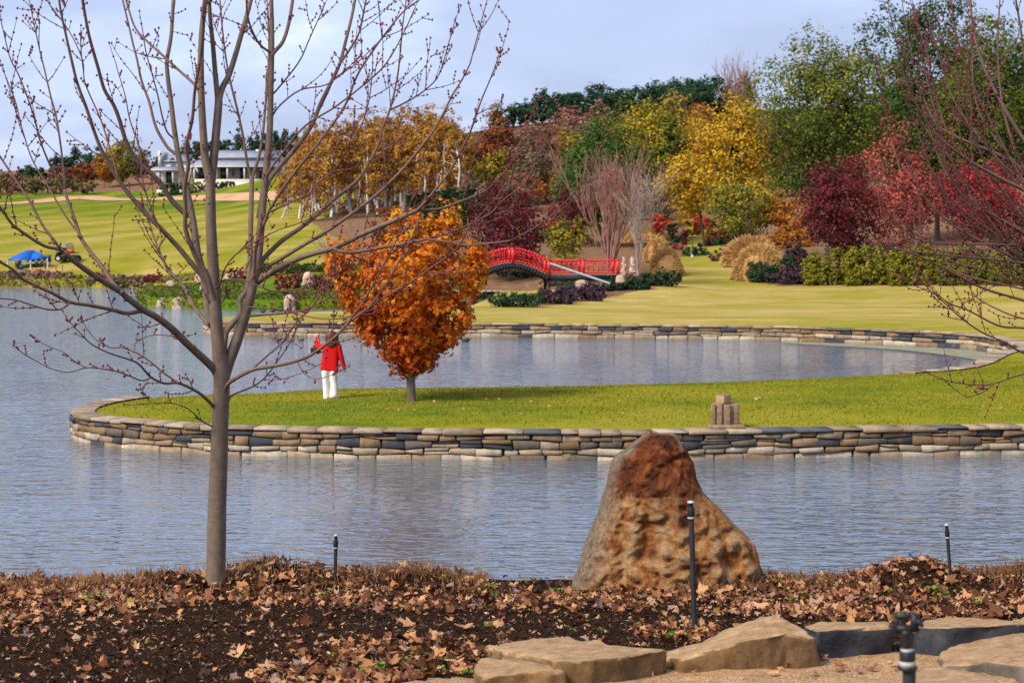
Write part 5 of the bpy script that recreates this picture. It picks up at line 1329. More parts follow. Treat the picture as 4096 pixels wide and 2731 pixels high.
ochre = ramp(nt, na1, [(0.32, (0.10, 0.026, 0.008)), (0.43, (0.30, 0.095, 0.022)), (0.52, (0.46, 0.20, 0.06)), (0.60, (0.54, 0.31, 0.13)), (0.75, (0.62, 0.43, 0.24))])
rusty = ramp(nt, na1, [(0.3, (0.040, 0.012, 0.006)), (0.46, (0.12, 0.030, 0.010)), (0.58, (0.27, 0.075, 0.018)), (0.68, (0.42, 0.16, 0.04)), (0.8, (0.56, 0.33, 0.13))])
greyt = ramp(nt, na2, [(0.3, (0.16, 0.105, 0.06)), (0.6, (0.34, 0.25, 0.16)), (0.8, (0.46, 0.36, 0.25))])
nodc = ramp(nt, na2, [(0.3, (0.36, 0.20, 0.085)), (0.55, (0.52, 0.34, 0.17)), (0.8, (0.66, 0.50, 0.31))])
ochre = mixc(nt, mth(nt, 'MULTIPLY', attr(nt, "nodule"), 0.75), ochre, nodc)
c = mixc(nt, attr(nt, "rust"), ochre, rusty)
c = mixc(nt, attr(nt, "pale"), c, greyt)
c = mixc(nt, 0.7, c, ramp(nt, na2, [(0.3, (0.55, 0.5, 0.48)), (0.6, (1.05, 1.05, 1.05)), (0.8, (1.3, 1.25, 1.2))]), 'MULTIPLY')
nt.links.new(c, bs.inputs["Base Color"]); bs.inputs["Roughness"].default_value = 0.9; bs.inputs["Specular IOR Level"].default_value = 0.2
bump(nt, bs, noise_tex(nt, v0, 22, 9, 0.78), 1.0, 0.05)
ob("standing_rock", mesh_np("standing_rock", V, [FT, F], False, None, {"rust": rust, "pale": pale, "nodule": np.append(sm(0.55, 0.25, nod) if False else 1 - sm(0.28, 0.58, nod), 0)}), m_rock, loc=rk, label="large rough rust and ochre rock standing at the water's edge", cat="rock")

# ---------------------------------------------------------------- boulders edging the gravel
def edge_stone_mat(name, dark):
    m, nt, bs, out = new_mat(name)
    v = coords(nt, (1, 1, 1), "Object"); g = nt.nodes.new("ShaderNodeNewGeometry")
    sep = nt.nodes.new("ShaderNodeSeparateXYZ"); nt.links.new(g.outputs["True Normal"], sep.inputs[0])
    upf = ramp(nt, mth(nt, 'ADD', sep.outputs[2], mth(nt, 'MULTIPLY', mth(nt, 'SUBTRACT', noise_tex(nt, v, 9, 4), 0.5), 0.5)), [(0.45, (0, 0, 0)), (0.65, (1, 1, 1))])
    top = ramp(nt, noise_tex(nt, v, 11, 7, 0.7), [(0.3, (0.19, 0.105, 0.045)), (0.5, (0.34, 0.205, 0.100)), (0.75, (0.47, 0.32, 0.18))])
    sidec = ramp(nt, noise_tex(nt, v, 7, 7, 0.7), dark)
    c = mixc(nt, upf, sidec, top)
    c = mixc(nt, 0.5, c, ramp(nt, noise_tex(nt, v, 60, 5, 0.75), [(0.3, (0.6, 0.58, 0.56)), (0.7, (1.25, 1.22, 1.2))]), 'MULTIPLY')
    nt.links.new(c, bs.inputs["Base Color"]); bs.inputs["Roughness"].default_value = 0.85; bs.inputs["Specular IOR Level"].default_value = 0.25
    bump(nt, bs, noise_tex(nt, v, 30, 7, 0.7), 0.7, 0.012)
    return m
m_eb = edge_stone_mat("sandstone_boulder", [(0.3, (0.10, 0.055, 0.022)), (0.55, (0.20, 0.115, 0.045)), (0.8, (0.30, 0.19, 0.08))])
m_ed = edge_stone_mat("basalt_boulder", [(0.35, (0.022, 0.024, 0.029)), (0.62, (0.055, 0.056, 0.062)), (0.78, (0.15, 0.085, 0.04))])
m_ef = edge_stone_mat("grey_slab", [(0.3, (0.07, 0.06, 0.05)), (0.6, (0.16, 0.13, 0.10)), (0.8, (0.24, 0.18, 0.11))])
def boulder(label, pts, scale, off, mat, flare=0.03, name="edging_boulder"):
    """pts: outline of the top face, (x, y, height above the ground) in a zoomed view of the photograph"""
    Q = [on_bank(off[0] + x / scale, off[1] + y / scale, h) for x, y, h in pts]
    Q = np.array(Q); base = np.array((Q[:, 0].mean(), Q[:, 1].mean(), 0)); base[2] = float(bankz(base[:1], base[1:2])[0])
    bm = bmesh.new()
    c = Q.mean(0)
    area = sum(Q[i][0] * Q[(i + 1) % len(Q)][1] - Q[(i + 1) % len(Q)][0] * Q[i][1] for i in range(len(Q)))
    if area < 0: Q = Q[::-1]
    top = [bm.verts.new(p - base) for p in Q]
    bot = []
    for p in Q:
        o = (p - c); o[2] = 0; o /= np.linalg.norm(o) + 1e-9
        b = p + o * flare; b[2] = float(bankz(b[:1], b[1:2])[0]) - 0.08
        bot.append(bm.verts.new(b - base))
    ctr = bm.verts.new(c + np.array((0, 0, 0.01)) - base)
    n = len(top)
    for i in range(n):
        j = (i + 1) % n
        bm.faces.new((top[i], top[j], ctr)); bm.faces.new((top[j], top[i], bot[i], bot[j]))
    bmesh.ops.bevel(bm, geom=[e for e in bm.edges if all(v in top for v in e.verts)], offset=0.014, segments=2, affect='EDGES', profile=0.6)
    for _ in range(3):
        long_e = [e for e in bm.edges if e.calc_length() > 0.03]
        if long_e: bmesh.ops.subdivide_edges(bm, edges=long_e, cuts=1, use_grid_fill=True)
    bmesh.ops.triangulate(bm, faces=bm.faces[:])
    me = bpy.data.meshes.new(name); bm.normal_update(); bm.to_mesh(me); bm.free()
    n = len(me.vertices); co = np.empty(n * 3, np.float32); no = np.empty(n * 3, np.float32)
    me.vertices.foreach_get("co", co); me.vertices.foreach_get("normal", no)
    co = co.reshape(-1, 3); no = no.reshape(-1, 3)
    dsp = (vnoise(co + base, 7, 4) - 0.5) * 0.075 * (1.15 - no[:, 2:3].ravel() * 0.75) + (vnoise(co + base, 26, 3) - .5) * 0.016
    co += no * dsp[:, None]
    me.vertices.foreach_set("co", co.ravel()); me.update()
    me.polygons.foreach_set("use_smooth", np.ones(len(me.polygons), bool))
    return ob(name, me, mat, loc=base, label=label, cat="boulder", group="boulders edging the gravel path")
s1, o1 = 1.68, (1300, 2000); s2, o2 = 1.572, (2600, 2000)
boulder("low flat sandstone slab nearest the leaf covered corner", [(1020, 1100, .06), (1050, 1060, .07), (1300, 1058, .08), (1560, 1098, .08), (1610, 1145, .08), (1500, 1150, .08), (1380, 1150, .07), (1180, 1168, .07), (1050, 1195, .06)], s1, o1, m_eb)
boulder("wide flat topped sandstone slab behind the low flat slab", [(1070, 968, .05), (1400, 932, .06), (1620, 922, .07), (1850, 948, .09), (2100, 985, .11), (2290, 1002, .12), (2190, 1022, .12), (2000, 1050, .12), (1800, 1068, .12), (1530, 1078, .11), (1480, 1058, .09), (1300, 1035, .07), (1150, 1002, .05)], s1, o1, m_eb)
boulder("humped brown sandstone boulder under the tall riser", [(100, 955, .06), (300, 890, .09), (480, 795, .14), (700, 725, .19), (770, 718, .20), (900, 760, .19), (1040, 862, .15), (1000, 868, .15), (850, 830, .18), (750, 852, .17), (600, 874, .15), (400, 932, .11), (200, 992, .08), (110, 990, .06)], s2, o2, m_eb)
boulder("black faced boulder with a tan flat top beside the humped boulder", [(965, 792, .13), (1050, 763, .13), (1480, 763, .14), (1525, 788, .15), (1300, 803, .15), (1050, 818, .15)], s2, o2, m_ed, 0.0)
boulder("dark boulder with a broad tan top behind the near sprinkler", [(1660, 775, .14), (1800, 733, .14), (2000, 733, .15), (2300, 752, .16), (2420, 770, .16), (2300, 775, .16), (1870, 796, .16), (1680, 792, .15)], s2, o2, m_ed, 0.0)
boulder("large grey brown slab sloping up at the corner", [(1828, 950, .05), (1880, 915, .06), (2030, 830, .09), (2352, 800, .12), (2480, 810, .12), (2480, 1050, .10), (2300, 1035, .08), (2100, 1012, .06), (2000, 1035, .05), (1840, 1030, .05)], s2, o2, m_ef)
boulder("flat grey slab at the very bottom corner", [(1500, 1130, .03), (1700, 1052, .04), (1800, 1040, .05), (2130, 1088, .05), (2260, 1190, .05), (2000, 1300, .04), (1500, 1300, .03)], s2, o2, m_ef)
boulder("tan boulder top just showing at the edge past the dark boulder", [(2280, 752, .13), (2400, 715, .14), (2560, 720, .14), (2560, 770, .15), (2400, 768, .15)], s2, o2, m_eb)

# ---------------------------------------------------------------- sprinkler risers
m_black = plain("black_plastic", (0.012, 0.012, 0.014), 0.5, 0.25, 0.3)
m_greyp = plain("worn_black_plastic", (0.026, 0.026, 0.028), 0.6, 0.25, 0.3)
m_whitep = plain("white_plastic", (0.42, 0.39, 0.37), 0.5, 0.12)
def riser(label, top, bot, w):
    b = on_bank(*bot); D = float(b[1]); r = w * mpq(D) * 0.5
    t_ = W(top[0], top[1], D) - b
    t = thing("sprinkler_riser", b, label, "sprinkler", "thin black sprinkler risers")
    d = t_ / np.linalg.norm(t_)
    mb = MB(); mb.tube([-d * 0.15, t_ * 0.5, t_ - d * 0.10], [r, r, r], 12); mb.build("pipe", m_greyp, t, True)
    mb = MB(); mb.tube([t_ - d * 0.115, t_ - d * 0.10, t_ - d * 0.05, t_ - d * 0.04], [r * 1.02, r * 1.35, r * 1.35, r * 1.05], 12); mb.build("coupling", m_black, t, True)
    mb = MB(); mb.tube([t_ - d * 0.105, t_ - d * 0.095], [r * 1.42, r * 1.42], 12); mb.build("band", m_whitep, t, True)
    mb = MB(); mb.tube([t_ - d * 0.045, t_ - d * 0.01], [r * 0.95, r * 0.95], 12); mb.build("nozzle_body", m_black, t, True)
    mb = MB(); mb.tube([t_ - d * 0.012, t_ - d * 0.004, t_], [r * 1.3, r * 1.25, r * 0.4], 12); mb.build("nozzle_cap", m_whitep, t, True)
riser("tall black riser pipe in front of the rock", (2763, 2000), (2779, 2516), 22)
riser("short black riser pipe on the bank beside the maple", (1344, 2134), (1340, 2320), 14)
riser("slim black riser pipe leaning on the bank past the rock", (3786, 2092), (3803, 2316), 14)
# impact sprinkler close to the lens
SD_ = 4.3
sb = W(3628, 2731, SD_); zb = float(bankz(sb[:1], sb[1:2])[0]); sbase = np.array((sb[0], SD_, zb))
spk = thing("impact_sprinkler", sbase, "black impact sprinkler head on a pipe, close and out of focus", "sprinkler")
u = mpq(SD_); off5 = (3500, 2380); s5 = 3.946
def SZ(y): return W(3628, off5[1] + y / s5, SD_)[2] - zb
def SX(x): return W(off5[0] + x / s5, 2600, SD_)[0] - sbase[0]
cx5 = SX(545)
mb = MB(); mb.lathe([(105 / s5 * u, 0), (105 / s5 * u, SZ(1140))], (cx5, 0, 0), 20); mb.build("pipe", m_greyp, spk, True)
mb = MB(); mb.lathe([(100 / s5 * u, SZ(1170)), (160 / s5 * u, SZ(1160)), (160 / s5 * u, SZ(1110)), (130 / s5 * u, SZ(1100)), (125 / s5 * u, SZ(1020)), (130 / s5 * u, SZ(880)), (120 / s5 * u, SZ(870)), (40 / s5 * u, SZ(868))], (SX(515), 0, 0), 20); mb.build("collar", m_black, spk, True)
mb = MB(); mb.lathe([(126 / s5 * u, SZ(1100)), (131 / s5 * u, SZ(1098)), (131 / s5 * u, SZ(1025)), (126 / s5 * u, SZ(1022))], (SX(505), -0.002, 0), 20); mb.build("white_band", m_whitep, spk, True)
mb = MB(); mb.lathe([(88 / s5 * u, SZ(880)), (95 / s5 * u, SZ(875)), (95 / s5 * u, SZ(835)), (80 / s5 * u, SZ(830))], (SX(500), 0, 0), 18); mb.build("steel_ring", m_whitep, spk, True)
mb = MB(); mb.lathe([(70 / s5 * u, SZ(840)), (75 / s5 * u, SZ(760)), (60 / s5 * u, SZ(700)), (95 / s5 * u, SZ(600)), (80 / s5 * u, SZ(540)), (30 / s5 * u, SZ(530))], (SX(480), 0, 0), 16); mb.build("bearing", m_black, spk, True)
mb = MB()
mb.box((SX(330), 0, (SZ(310) + SZ(560)) / 2), (60 / s5 * u, 90 / s5 * u, SZ(310) - SZ(560)))
mb.box((SX(620), 0, (SZ(290) + SZ(560)) / 2), (120 / s5 * u, 100 / s5 * u, SZ(290) - SZ(560)))
mb.box(((SX(300) + SX(680)) / 2, 0, SZ(320)), (SX(680) - SX(300), 96 / s5 * u, 55 / s5 * u))
mb.box(((SX(300) + SX(650)) / 2, 0, SZ(520)), (SX(640) - SX(330), 96 / s5 * u, 110 / s5 * u))
mb.build("yoke", m_black, spk)
mb = MB(); mb.lathe([(42 / s5 * u, SZ(540)), (42 / s5 * u, SZ(330)), (38 / s5 * u, SZ(240)), (5 / s5 * u, SZ(236))], (SX(445), 0, 0), 14); mb.build("spindle", m_black, spk, True)
mb = MB(); mb.tube([(SX(640), 0, SZ(380)), (SX(700), -0.01, SZ(420)), (SX(730), -0.012, SZ(480))], [40 / s5 * u, 48 / s5 * u, 25 / s5 * u], 10); mb.build("impact_arm", m_black, spk, True)
mb = MB(); mb.tube([(SX(340), 0, SZ(470)), (SX(260), -0.005, SZ(470)), (SX(205), -0.006, SZ(465))], [34 / s5 * u, 32 / s5 * u, 24 / s5 * u], 10); mb.build("nozzle", m_greyp, spk, True)

# ---------------------------------------------------------------- fallen leaves, mulch chips, stubble and weeds
def leaf_outline(seed):
    r_ = np.random.default_rng(seed); k = []
    lobes = [(-2.3, .62), (-1.15, .88), (0, 1.0), (1.15, .88), (2.3, .62)]
    for i, (a, L) in enumerate(lobes):
        L = L * r_.uniform(0.8, 1.12); a = a + r_.normal(0, 0.1)
        if i == 0: k.append((math.pi + 0.15 - 2 * math.pi, 0.2))
        k += [(a - 0.24, L * 0.78), (a, L), (a + 0.22, L * 0.76)]
        if i < 4: k.append((a + 0.58, r_.uniform(0.38, 0.6)))
    k.append((math.pi - 0.15, 0.2))
    return np.array([(math.cos(a) * r, math.sin(a) * r * r_.uniform(0.94, 1.06)) for a, r in k])
def leaf_shape(seed):
    o = leaf_outline(seed); r_ = np.random.default_rng(seed + 50)
    n = len(o)
    P = np.vstack([o, o * 0.5, [(0, 0)]]); x, y = P[:, 0], P[:, 1]
    c1, c2, c3 = r_.uniform(-0.2, 0.9), r_.uniform(0.0, 1.1), r_.normal(0, 0.3)
    z = c1 * x * np.abs(x) * 0.5 + c2 * y * y * 0.7 + c3 * x * y + 0.16 * np.sin(4 * x + seed) * np.cos(3 * y)
    y = y * (1 - 0.25 * min(c2, 1)); x = x * (1 - 0.15 * abs(c1))
    V = np.stack([x, y, z], 1) * 0.5
    F4 = [(i, (i + 1) % n, n + (i + 1) % n, n + i) for i in range(n)]
    F3 = [(n + i, n + (i + 1) % n, 2 * n) for i in range(n)]
    return V, np.array(F3), np.array(F4)
SHAPES = [leaf_shape(s) for s in range(14)]
def leafdead_mat(name):
    m, nt, bs, out = new_mat(name)
    c = ramp(nt, attr(nt, "v"), [(0.0, (0.055, 0.018, 0.010)), (0.2, (0.13, 0.042, 0.018)), (0.38, (0.20, 0.082, 0.040)), (0.52, (0.36, 0.150, 0.060)), (0.68, (0.50, 0.240, 0.100)), (0.82, (0.58, 0.33, 0.16)), (0.92, (0.30, 0.19, 0.16)), (0.96, (0.34, 0.10, 0.03)), (1.0, (0.22, 0.20, 0.04))])
    v = coords(nt, (1, 1, 1), "World")
    c = mixc(nt, 0.5, c, ramp(nt, noise_tex(nt, v, 70, 4, 0.7), [(0.3, (0.6, 0.55, 0.5)), (0.7, (1.2, 1.2, 1.2))]), 'MULTIPLY')
    nt.links.new(c, bs.inputs["Base Color"]); bs.inputs["Roughness"].default_value = 0.65; bs.inputs["Specular IOR Level"].default_value = 0.12
    t = nt.nodes.new("ShaderNodeBsdfTranslucent"); nt.links.new(c, t.inputs[0])
    mx = nt.nodes.new("ShaderNodeMixShader"); mx.inputs[0].default_value = 0.2
    nt.links.new(bs.outputs[0], mx.inputs[1]); nt.links.new(t.outputs[0], mx.inputs[2]); nt.links.new(mx.outputs[0], out.inputs[0])
    return m
m_dead = leafdead_mat("dead_leaf")
def rot_mats(n, tilt):
    a = rng.uniform(0, 2 * np.pi, n); tx = rng.normal(0, tilt, n); ty = rng.normal(0, tilt, n)
    flip = rng.random(n) < 0.4; tx = np.where(flip, tx + np.pi, tx)
    ca, sa, cx, sx, cy, sy = np.cos(a), np.sin(a), np.cos(tx), np.sin(tx), np.cos(ty), np.sin(ty)
    Z = np.zeros(n); O = np.ones(n)
    Rz = np.stack([ca, -sa, Z, sa, ca, Z, Z, Z, O], 1).reshape(n, 3, 3)
    Rx = np.stack([O, Z, Z, Z, cx, -sx, Z, sx, cx], 1).reshape(n, 3, 3)
    Ry = np.stack([cy, Z, sy, Z, O, Z, -sy, Z, cy], 1).reshape(n, 3, 3)
    return Rz @ Ry @ Rx
def litter_density(qx, qy):
    crest = np.interp(qx, [0, 850, 1150, 1350, 1750, 2000, 2300, 3050, 3250, 3500, 3800, 4096], [2385, 2335, 2290, 2325, 2298, 2350, 2350, 2335, 2340, 2260, 2315, 2290])
    low1 = np.interp(qx, [0, 200, 500, 900, 1100, 1500, 1900, 2400, 2700, 2850, 3300, 3700, 4096], [2540, 2480, 2435, 2420, 2430, 2450, 2455, 2450, 2455, 2475, 2490, 2500, 2470])
    d = np.where(qy < low1, 1.0, 0.0)
    d = np.where((qx > 1950) & (qx < 2420) & (qy < 2385), 0.10, d)
    b = np.interp(qx, [600, 1000, 1200, 1500, 1800, 2000, 2150], [2760, 2690, 2610, 2555, 2545, 2570, 2600])
    d = np.maximum(d, np.where((qx > 1000) & (qx < 1960) & (qy > b) , 0.95, 0))
    d = np.maximum(d, np.where((qx > 1850) & (qx < 2050) & (qy > 2560) & (qy < 2640), 0.7, 0))
    d = np.maximum(d, np.where((qx > 2560) & (qx < 2880) & (qy > 2490) & (qy < 2580), 0.8, 0))
    return np.maximum(d, 0.045)
N0 = 42000
X = rng.uniform(-5.5, 5.8, N0); Y = rng.uniform(7.2, 13.35, N0); Z = bankz(X, Y)
qx, qy = proj(np.stack([X, Y, Z], 1))
patch = vnoise(np.stack([X, Y, 0 * X], 1), 1.6, 2)
dens = litter_density(qx, qy) * (0.55 + 0.9 * patch)
ongr = inpoly(X, Y, gpoly)
keep = (rng.random(N0) < dens * 0.62) & ~(ongr & (rng.random(N0) < 0.93))
X, Y, Z = X[keep], Y[keep], Z[keep]; nL = len(X)
def scatter_leaves(name, X, Y, Z, size, tilt, lift, mat, vv, **kw):
    n = len(X); R = rot_mats(n, tilt); C = np.stack([X, Y, Z + lift], 1)
    sh = rng.integers(0, len(SHAPES), n)
    Vs, F3s, F4s, v3, v4, o = [], [], [], [], [], 0
    for k in range(len(SHAPES)):
        I = np.nonzero(sh == k)[0]
        if not len(I): continue
        V0, f3, f4 = SHAPES[k]; m = len(V0)
        V = np.einsum('nij,mj->nmi', R[I], V0) * size[I][:, None, None] + C[I][:, None]
        Vs.append(V.reshape(-1, 3)); off = o + np.arange(len(I))[:, None, None] * m
        n_o = (m - 1) // 2; fan = np.array([(i, (i + 1) % n_o, m - 1) for i in range(n_o)])
        F3s.append((off + fan[None]).reshape(-1, 3))
        v3.append(np.repeat(vv[I], n_o)); o += m * len(I)
    me = mesh_np(name, np.vstack(Vs), [np.vstack(F3s)], False, {"v": np.concatenate(v3)})
    return ob(name, me, mat, **kw)
size = np.clip(rng.lognormal(math.log(0.066), 0.45, nL), 0.025, 0.18)
scatter_leaves("leaf_litter", X, Y, Z, size, 0.5, rng.uniform(0.004, 0.05, nL), m_dead, rng.random(nL), kind="stuff")
# loose leaves that can be told apart, each its own object
me_l = []
for k in range(14):
    V0, f3, f4 = SHAPES[k]
    for vvv in (0.45, 0.66, 0.8, 0.9):
        me = mesh_np("fallen_leaf", V0, [f3, f4], False, {"v": np.full(len(f3) + len(f4), vvv + rng.uniform(-.06, .06))}); me.materials.append(m_dead); me_l.append(me)
def loose(n, area, smin, smax, label, group, zf, reject=None, name="fallen_leaf"):
    k = 0
    while k < n:
        p = area()
        if p is None: continue
        o = bpy.data.objects.new(name, me_l[rng.integers(len(me_l))]); col.objects.link(o)
        s = rng.uniform(smin, smax); o.scale = (s, s, s); o.location = (p[0], p[1], zf(p) + 0.012 + 0.1 * s * rng.random())
        o.rotation_euler = (rng.normal(0, 0.22) + (math.pi if rng.random() < 0.3 else 0), rng.normal(0, 0.22), rng.uniform(0, 6.28))
        tag(o, label, "leaf", group); k += 1
def near_area():
    qx, qy = rng.uniform(20, 2700), rng.uniform(2430, 2725)
    p = on_bank(qx, qy)
    if litter_density(np.array([qx]), np.array([qy]))[0] > 0.5 or inpoly(p[:1], p[1:2], gpoly)[0]: return None
    return p
loose(120, near_area, 0.05, 0.10, "tan fallen maple leaf lying loose on the dark mulch", "loose leaves on the mulch", lambda p: float(bankz(p[:1], p[1:2])[0]))
def gravel_area():
    p = on_bank(rng.uniform(2300, 3600), rng.uniform(2640, 2728))
    return p if inpoly(p[:1], p[1:2], gpoly)[0] else None
loose(22, gravel_area, 0.05, 0.10, "brown fallen leaf lying on the gravel by the boulders", "loose leaves on the gravel", lambda p: float(bankz(p[:1], p[1:2])[0]) + 0.006)
for qx, qy in [(480, 2455), (690, 2495), (1060, 2462), (1310, 2470), (1660, 2372), (1850, 2520), (1640, 2560), (3490, 2390), (1560, 2440), (2050, 2590)]:
    p = on_bank(qx, qy); o = bpy.data.objects.new("fallen_leaf", me_l[rng.integers(len(me_l))]); col.objects.link(o)
    s = rng.uniform(0.14, 0.19); o.scale = (s, s, s); o.location = (p[0], p[1], p[2] + 0.03); o.rotation_euler = (rng.normal(0, 0.2) + 0.15, rng.normal(0, 0.2), rng.uniform(0, 6.28))
    tag(o, "large curled tan maple leaf lying on the near bank", "leaf", "largest fallen leaves")
def isl_area():
    qx, qy = rng.uniform(1500, 4050), rng.uniform(1570, 1680)
    return on_land(qx, qy, 34, 60)
loose(90, isl_area, 0.10, 0.17, "small orange fallen leaf on the green lawn", "fallen leaves on the lawn", lambda p: float(lz(p[0], p[1])) + 0.02)

# chips of bark
n = 60000
X = rng.uniform(-5.4, 5.6, n); Y = rng.uniform(7.3, 13.3, n); ok = ~inpoly(X, Y, gpoly); X, Y = X[ok], Y[ok]; n = len(X)
C = np.stack([X, Y, bankz(X, Y) + rng.uniform(0.0, 0.016, n)], 1)
m_chip = leaf_mat("bark_chip", [(0.0, (0.008, 0.005, 0.004)), (0.45, (0.040, 0.020, 0.011)), (0.75, (0.13, 0.065, 0.032)), (0.9, (0.34, 0.19, 0.09)), (1.0, (0.52, 0.34, 0.18))], 0)
V, F = leaf_quads(C, rng.uniform(0.010, 0.034, n), 1.2, 0.42)
ob("mulch_chips", mesh_np("mulch_chips", V, F, False, {"v": rng.random(n) ** 1.7}), m_chip, kind="stuff")
# dead stubble on the crest
n = 9000
X = rng.uniform(-5.5, 5.8, n); Y = rng.normal(12.75, 0.38, n); ok = (Y < 13.35) & (vnoise(np.stack([X, Y, 0 * X], 1), 1.3, 2) > 0.40) & ~((X > -0.2) & (X < 0.95) & (Y > 12)); X, Y = X[ok], Y[ok]; n = len(X)
r0 = np.stack([X, Y, bankz(X, Y) - 0.01], 1)
d = np.stack([rng.normal(0, 0.35, n), rng.normal(0, 0.35, n), np.ones(n)], 1); L = rng.uniform(0.06, 0.15, n)[:, None]
sd_ = np.stack([np.ones(n), np.zeros(n), np.zeros(n)], 1) * 0.0035
V = np.stack([r0 - sd_, r0 + sd_, r0 + d * L], 1).reshape(-1, 3)
m_stub = leaf_mat("dry_stubble", [(0.0, (0.09, 0.04, 0.02)), (0.5, (0.20, 0.09, 0.04)), (0.8, (0.33, 0.17, 0.07)), (1.0, (0.14, 0.14, 0.03))], 0.1)
ob("dry_grass", mesh_np("dry_grass", V, np.arange(3 * n).reshape(n, 3), False, {"v": rng.random(n)}), m_stub, kind="stuff")
# small green weeds
m_weed = leaf_mat("weed_leaf", [(0.0, (0.05, 0.11, 0.015)), (0.5, (0.10, 0.19, 0.025)), (0.85, (0.19, 0.27, 0.035)), (1, (0.33, 0.30, 0.04))], 0.3)
def weed_mesh():
    mbv, mbf, vv, o = [], [], [], 0
    for k in range(14):
        a = rng.uniform(0, 6.28); rad = rng.uniform(0.1, 1.0) ** 0.7; h = rng.uniform(0.15, 0.8) * (1.1 - 0.5 * rad)
        c = np.array((math.cos(a) * rad, math.sin(a) * rad, h)); s = rng.uniform(0.22, 0.42)
        ring = np.array([(math.cos(t) * s * (1 + 0.14 * math.cos(7 * t)), math.sin(t) * s * (1 + 0.14 * math.cos(7 * t)), 0.12 * s * math.cos(2 * t)) for t in np.linspace(0, 6.28, 14, endpoint=False)])
        R = np.array(Matrix.Rotation(rng.normal(0, 0.5), 3, 'X') @ Matrix.Rotation(rng.normal(0, 0.5), 3, 'Y'))
        V = np.vstack([ring @ R.T, [(0, 0, -0.05 * s)]]) + c
        mbv.append(V); mbf.append(np.array([(i, (i + 1) % 14, 14) for i in range(14)]) + o); vv += [rng.random()] * 14; o += 15
    return mesh_np("weed", np.vstack(mbv), np.vstack(mbf), False, {"v": vv})
WM = [weed_mesh() for _ in range(4)]
for i, (qx, qy, s) in enumerate([(330, 2400, 14), (360, 2412, 10), (400, 2398, 8), (600, 2440, 5), (980, 2395, 9), (1290, 2400, 12), (1310, 2380, 8), (1060, 2390, 7), (1370, 2380, 6), (1940, 2368, 16), (1900, 2378, 10), (1975, 2400, 9), (1700, 2385, 6), (2230, 2380, 12), (2280, 2370, 9),
                           (1340, 2640, 8), (1590, 2545, 7), (1520, 2690, 16), (1460, 2700, 12), (1610, 2660, 12), (1700, 2705, 9), (1770, 2660, 11), (1760, 2700, 10), (1870, 2720, 15), (1905, 2700, 9), (1640, 2630, 8), (1350, 2700, 9), (1220, 2690, 6), (2290, 2545, 8), (2400, 2540, 8), (2560, 2520, 8),
                           (2680, 2565, 13), (2660, 2540, 8), (2740, 2565, 8), (3170, 2420, 9), (3230, 2405, 10), (3390, 2440, 8), (3560, 2380, 8), (3730, 2383, 16), (3780, 2392, 12), (3840, 2370, 6), (3900, 2430, 9), (3960, 2440, 8), (4010, 2460, 8), (2820, 2330, 8), (2900, 2345, 8), (2730, 2390, 8)]):
    p = on_bank(qx, qy); o = ob("weed", WM[i % 4], m_weed, loc=(p[0], p[1], p[2] + 0.035))
    sc = s * 2.0 * mpq(p[1]); o.scale = (sc, sc, sc * 0.8); o.rotation_euler.z = rng.uniform(0, 6.28)
    tag(o, "small green leafed weed growing among the fallen leaves", "weed", "green weeds on the near bank")
# short grass blades on the near lawn
n = 60000
qx = rng.uniform(200, 4200, n)
X = rng.uniform(-10.5, 16, n); Y = rng.uniform(36.3, 56, n); s_ = shore_sd(X, Y); ok = (s_ > 0.55) & (Y < 47 + 0.35 * X + 3); X, Y, s_ = X[ok], Y[ok], s_[ok]; n = len(X)
r0 = np.stack([X, Y, landz(X, Y, s_) - 0.005], 1)
d = np.stack([rng.normal(0, 0.4, n), rng.normal(0, 0.4, n), np.ones(n)], 1) * rng.uniform(0.025, 0.06, n)[:, None]
sd_ = np.stack([np.ones(n), rng.normal(0, .5, n), np.zeros(n)], 1) * 0.012
V = np.stack([r0 - sd_, r0 + sd_, r0 + d], 1).reshape(-1, 3)
m_blade = leaf_mat("lawn_blades", [(0.0, (0.12, 0.135, 0.010)), (0.45, (0.235, 0.205, 0.014)), (0.8, (0.33, 0.265, 0.03)), (1.0, (0.46, 0.34, 0.09))], 0.2)
ob("grass", mesh_np("grass", V, np.arange(3 * n).reshape(n, 3), False, {"v": np.clip(vnoise(np.stack([X, Y, 0 * X], 1), 0.6, 3) * 0.7 + rng.random(n) * 0.4 - 0.1, 0, 1)}), m_blade, kind="stuff")

# ================================================================ BRIDGE, HOUSE, PEOPLE AND SMALL THINGS
# ---------------------------------------------------------------- red footbridge
m_red = plain("red_paint", (0.62, 0.008, 0.012), 0.45, 0.12, 0.4, scale=3)
m_steel = plain("black_painted_steel", (0.012, 0.012, 0.014), 0.6, 0.25, 0.2)
m_deck = rough_mat("weathered_deck", [(0.3, (0.16, 0.12, 0.09)), (0.7, (0.32, 0.26, 0.20))], 5, 0.9, 0.3, 0.01)
BD = 104.0
bb_ = W(2200, 1200, BD); bb_[2] = 0.0
bridge = thing("footbridge", bb_, "bright red footbridge with an arched span and lattice rails over the creek", "bridge")
def B(x, y, far=0):
    p = W(1700 + x / 2.352, 940 + y / 2.352, BD) - bb_
    return p + np.array((-0.2, 1.6, 0)) * far
top_l = [(-260, 238), (487, 236), (640, 152), (827, 124), (1000, 152), (1165, 238), (1830, 238)]
bot_l = [(-260, 352), (487, 350), (640, 272), (827, 240), (1000, 272), (1165, 350), (1830, 352)]
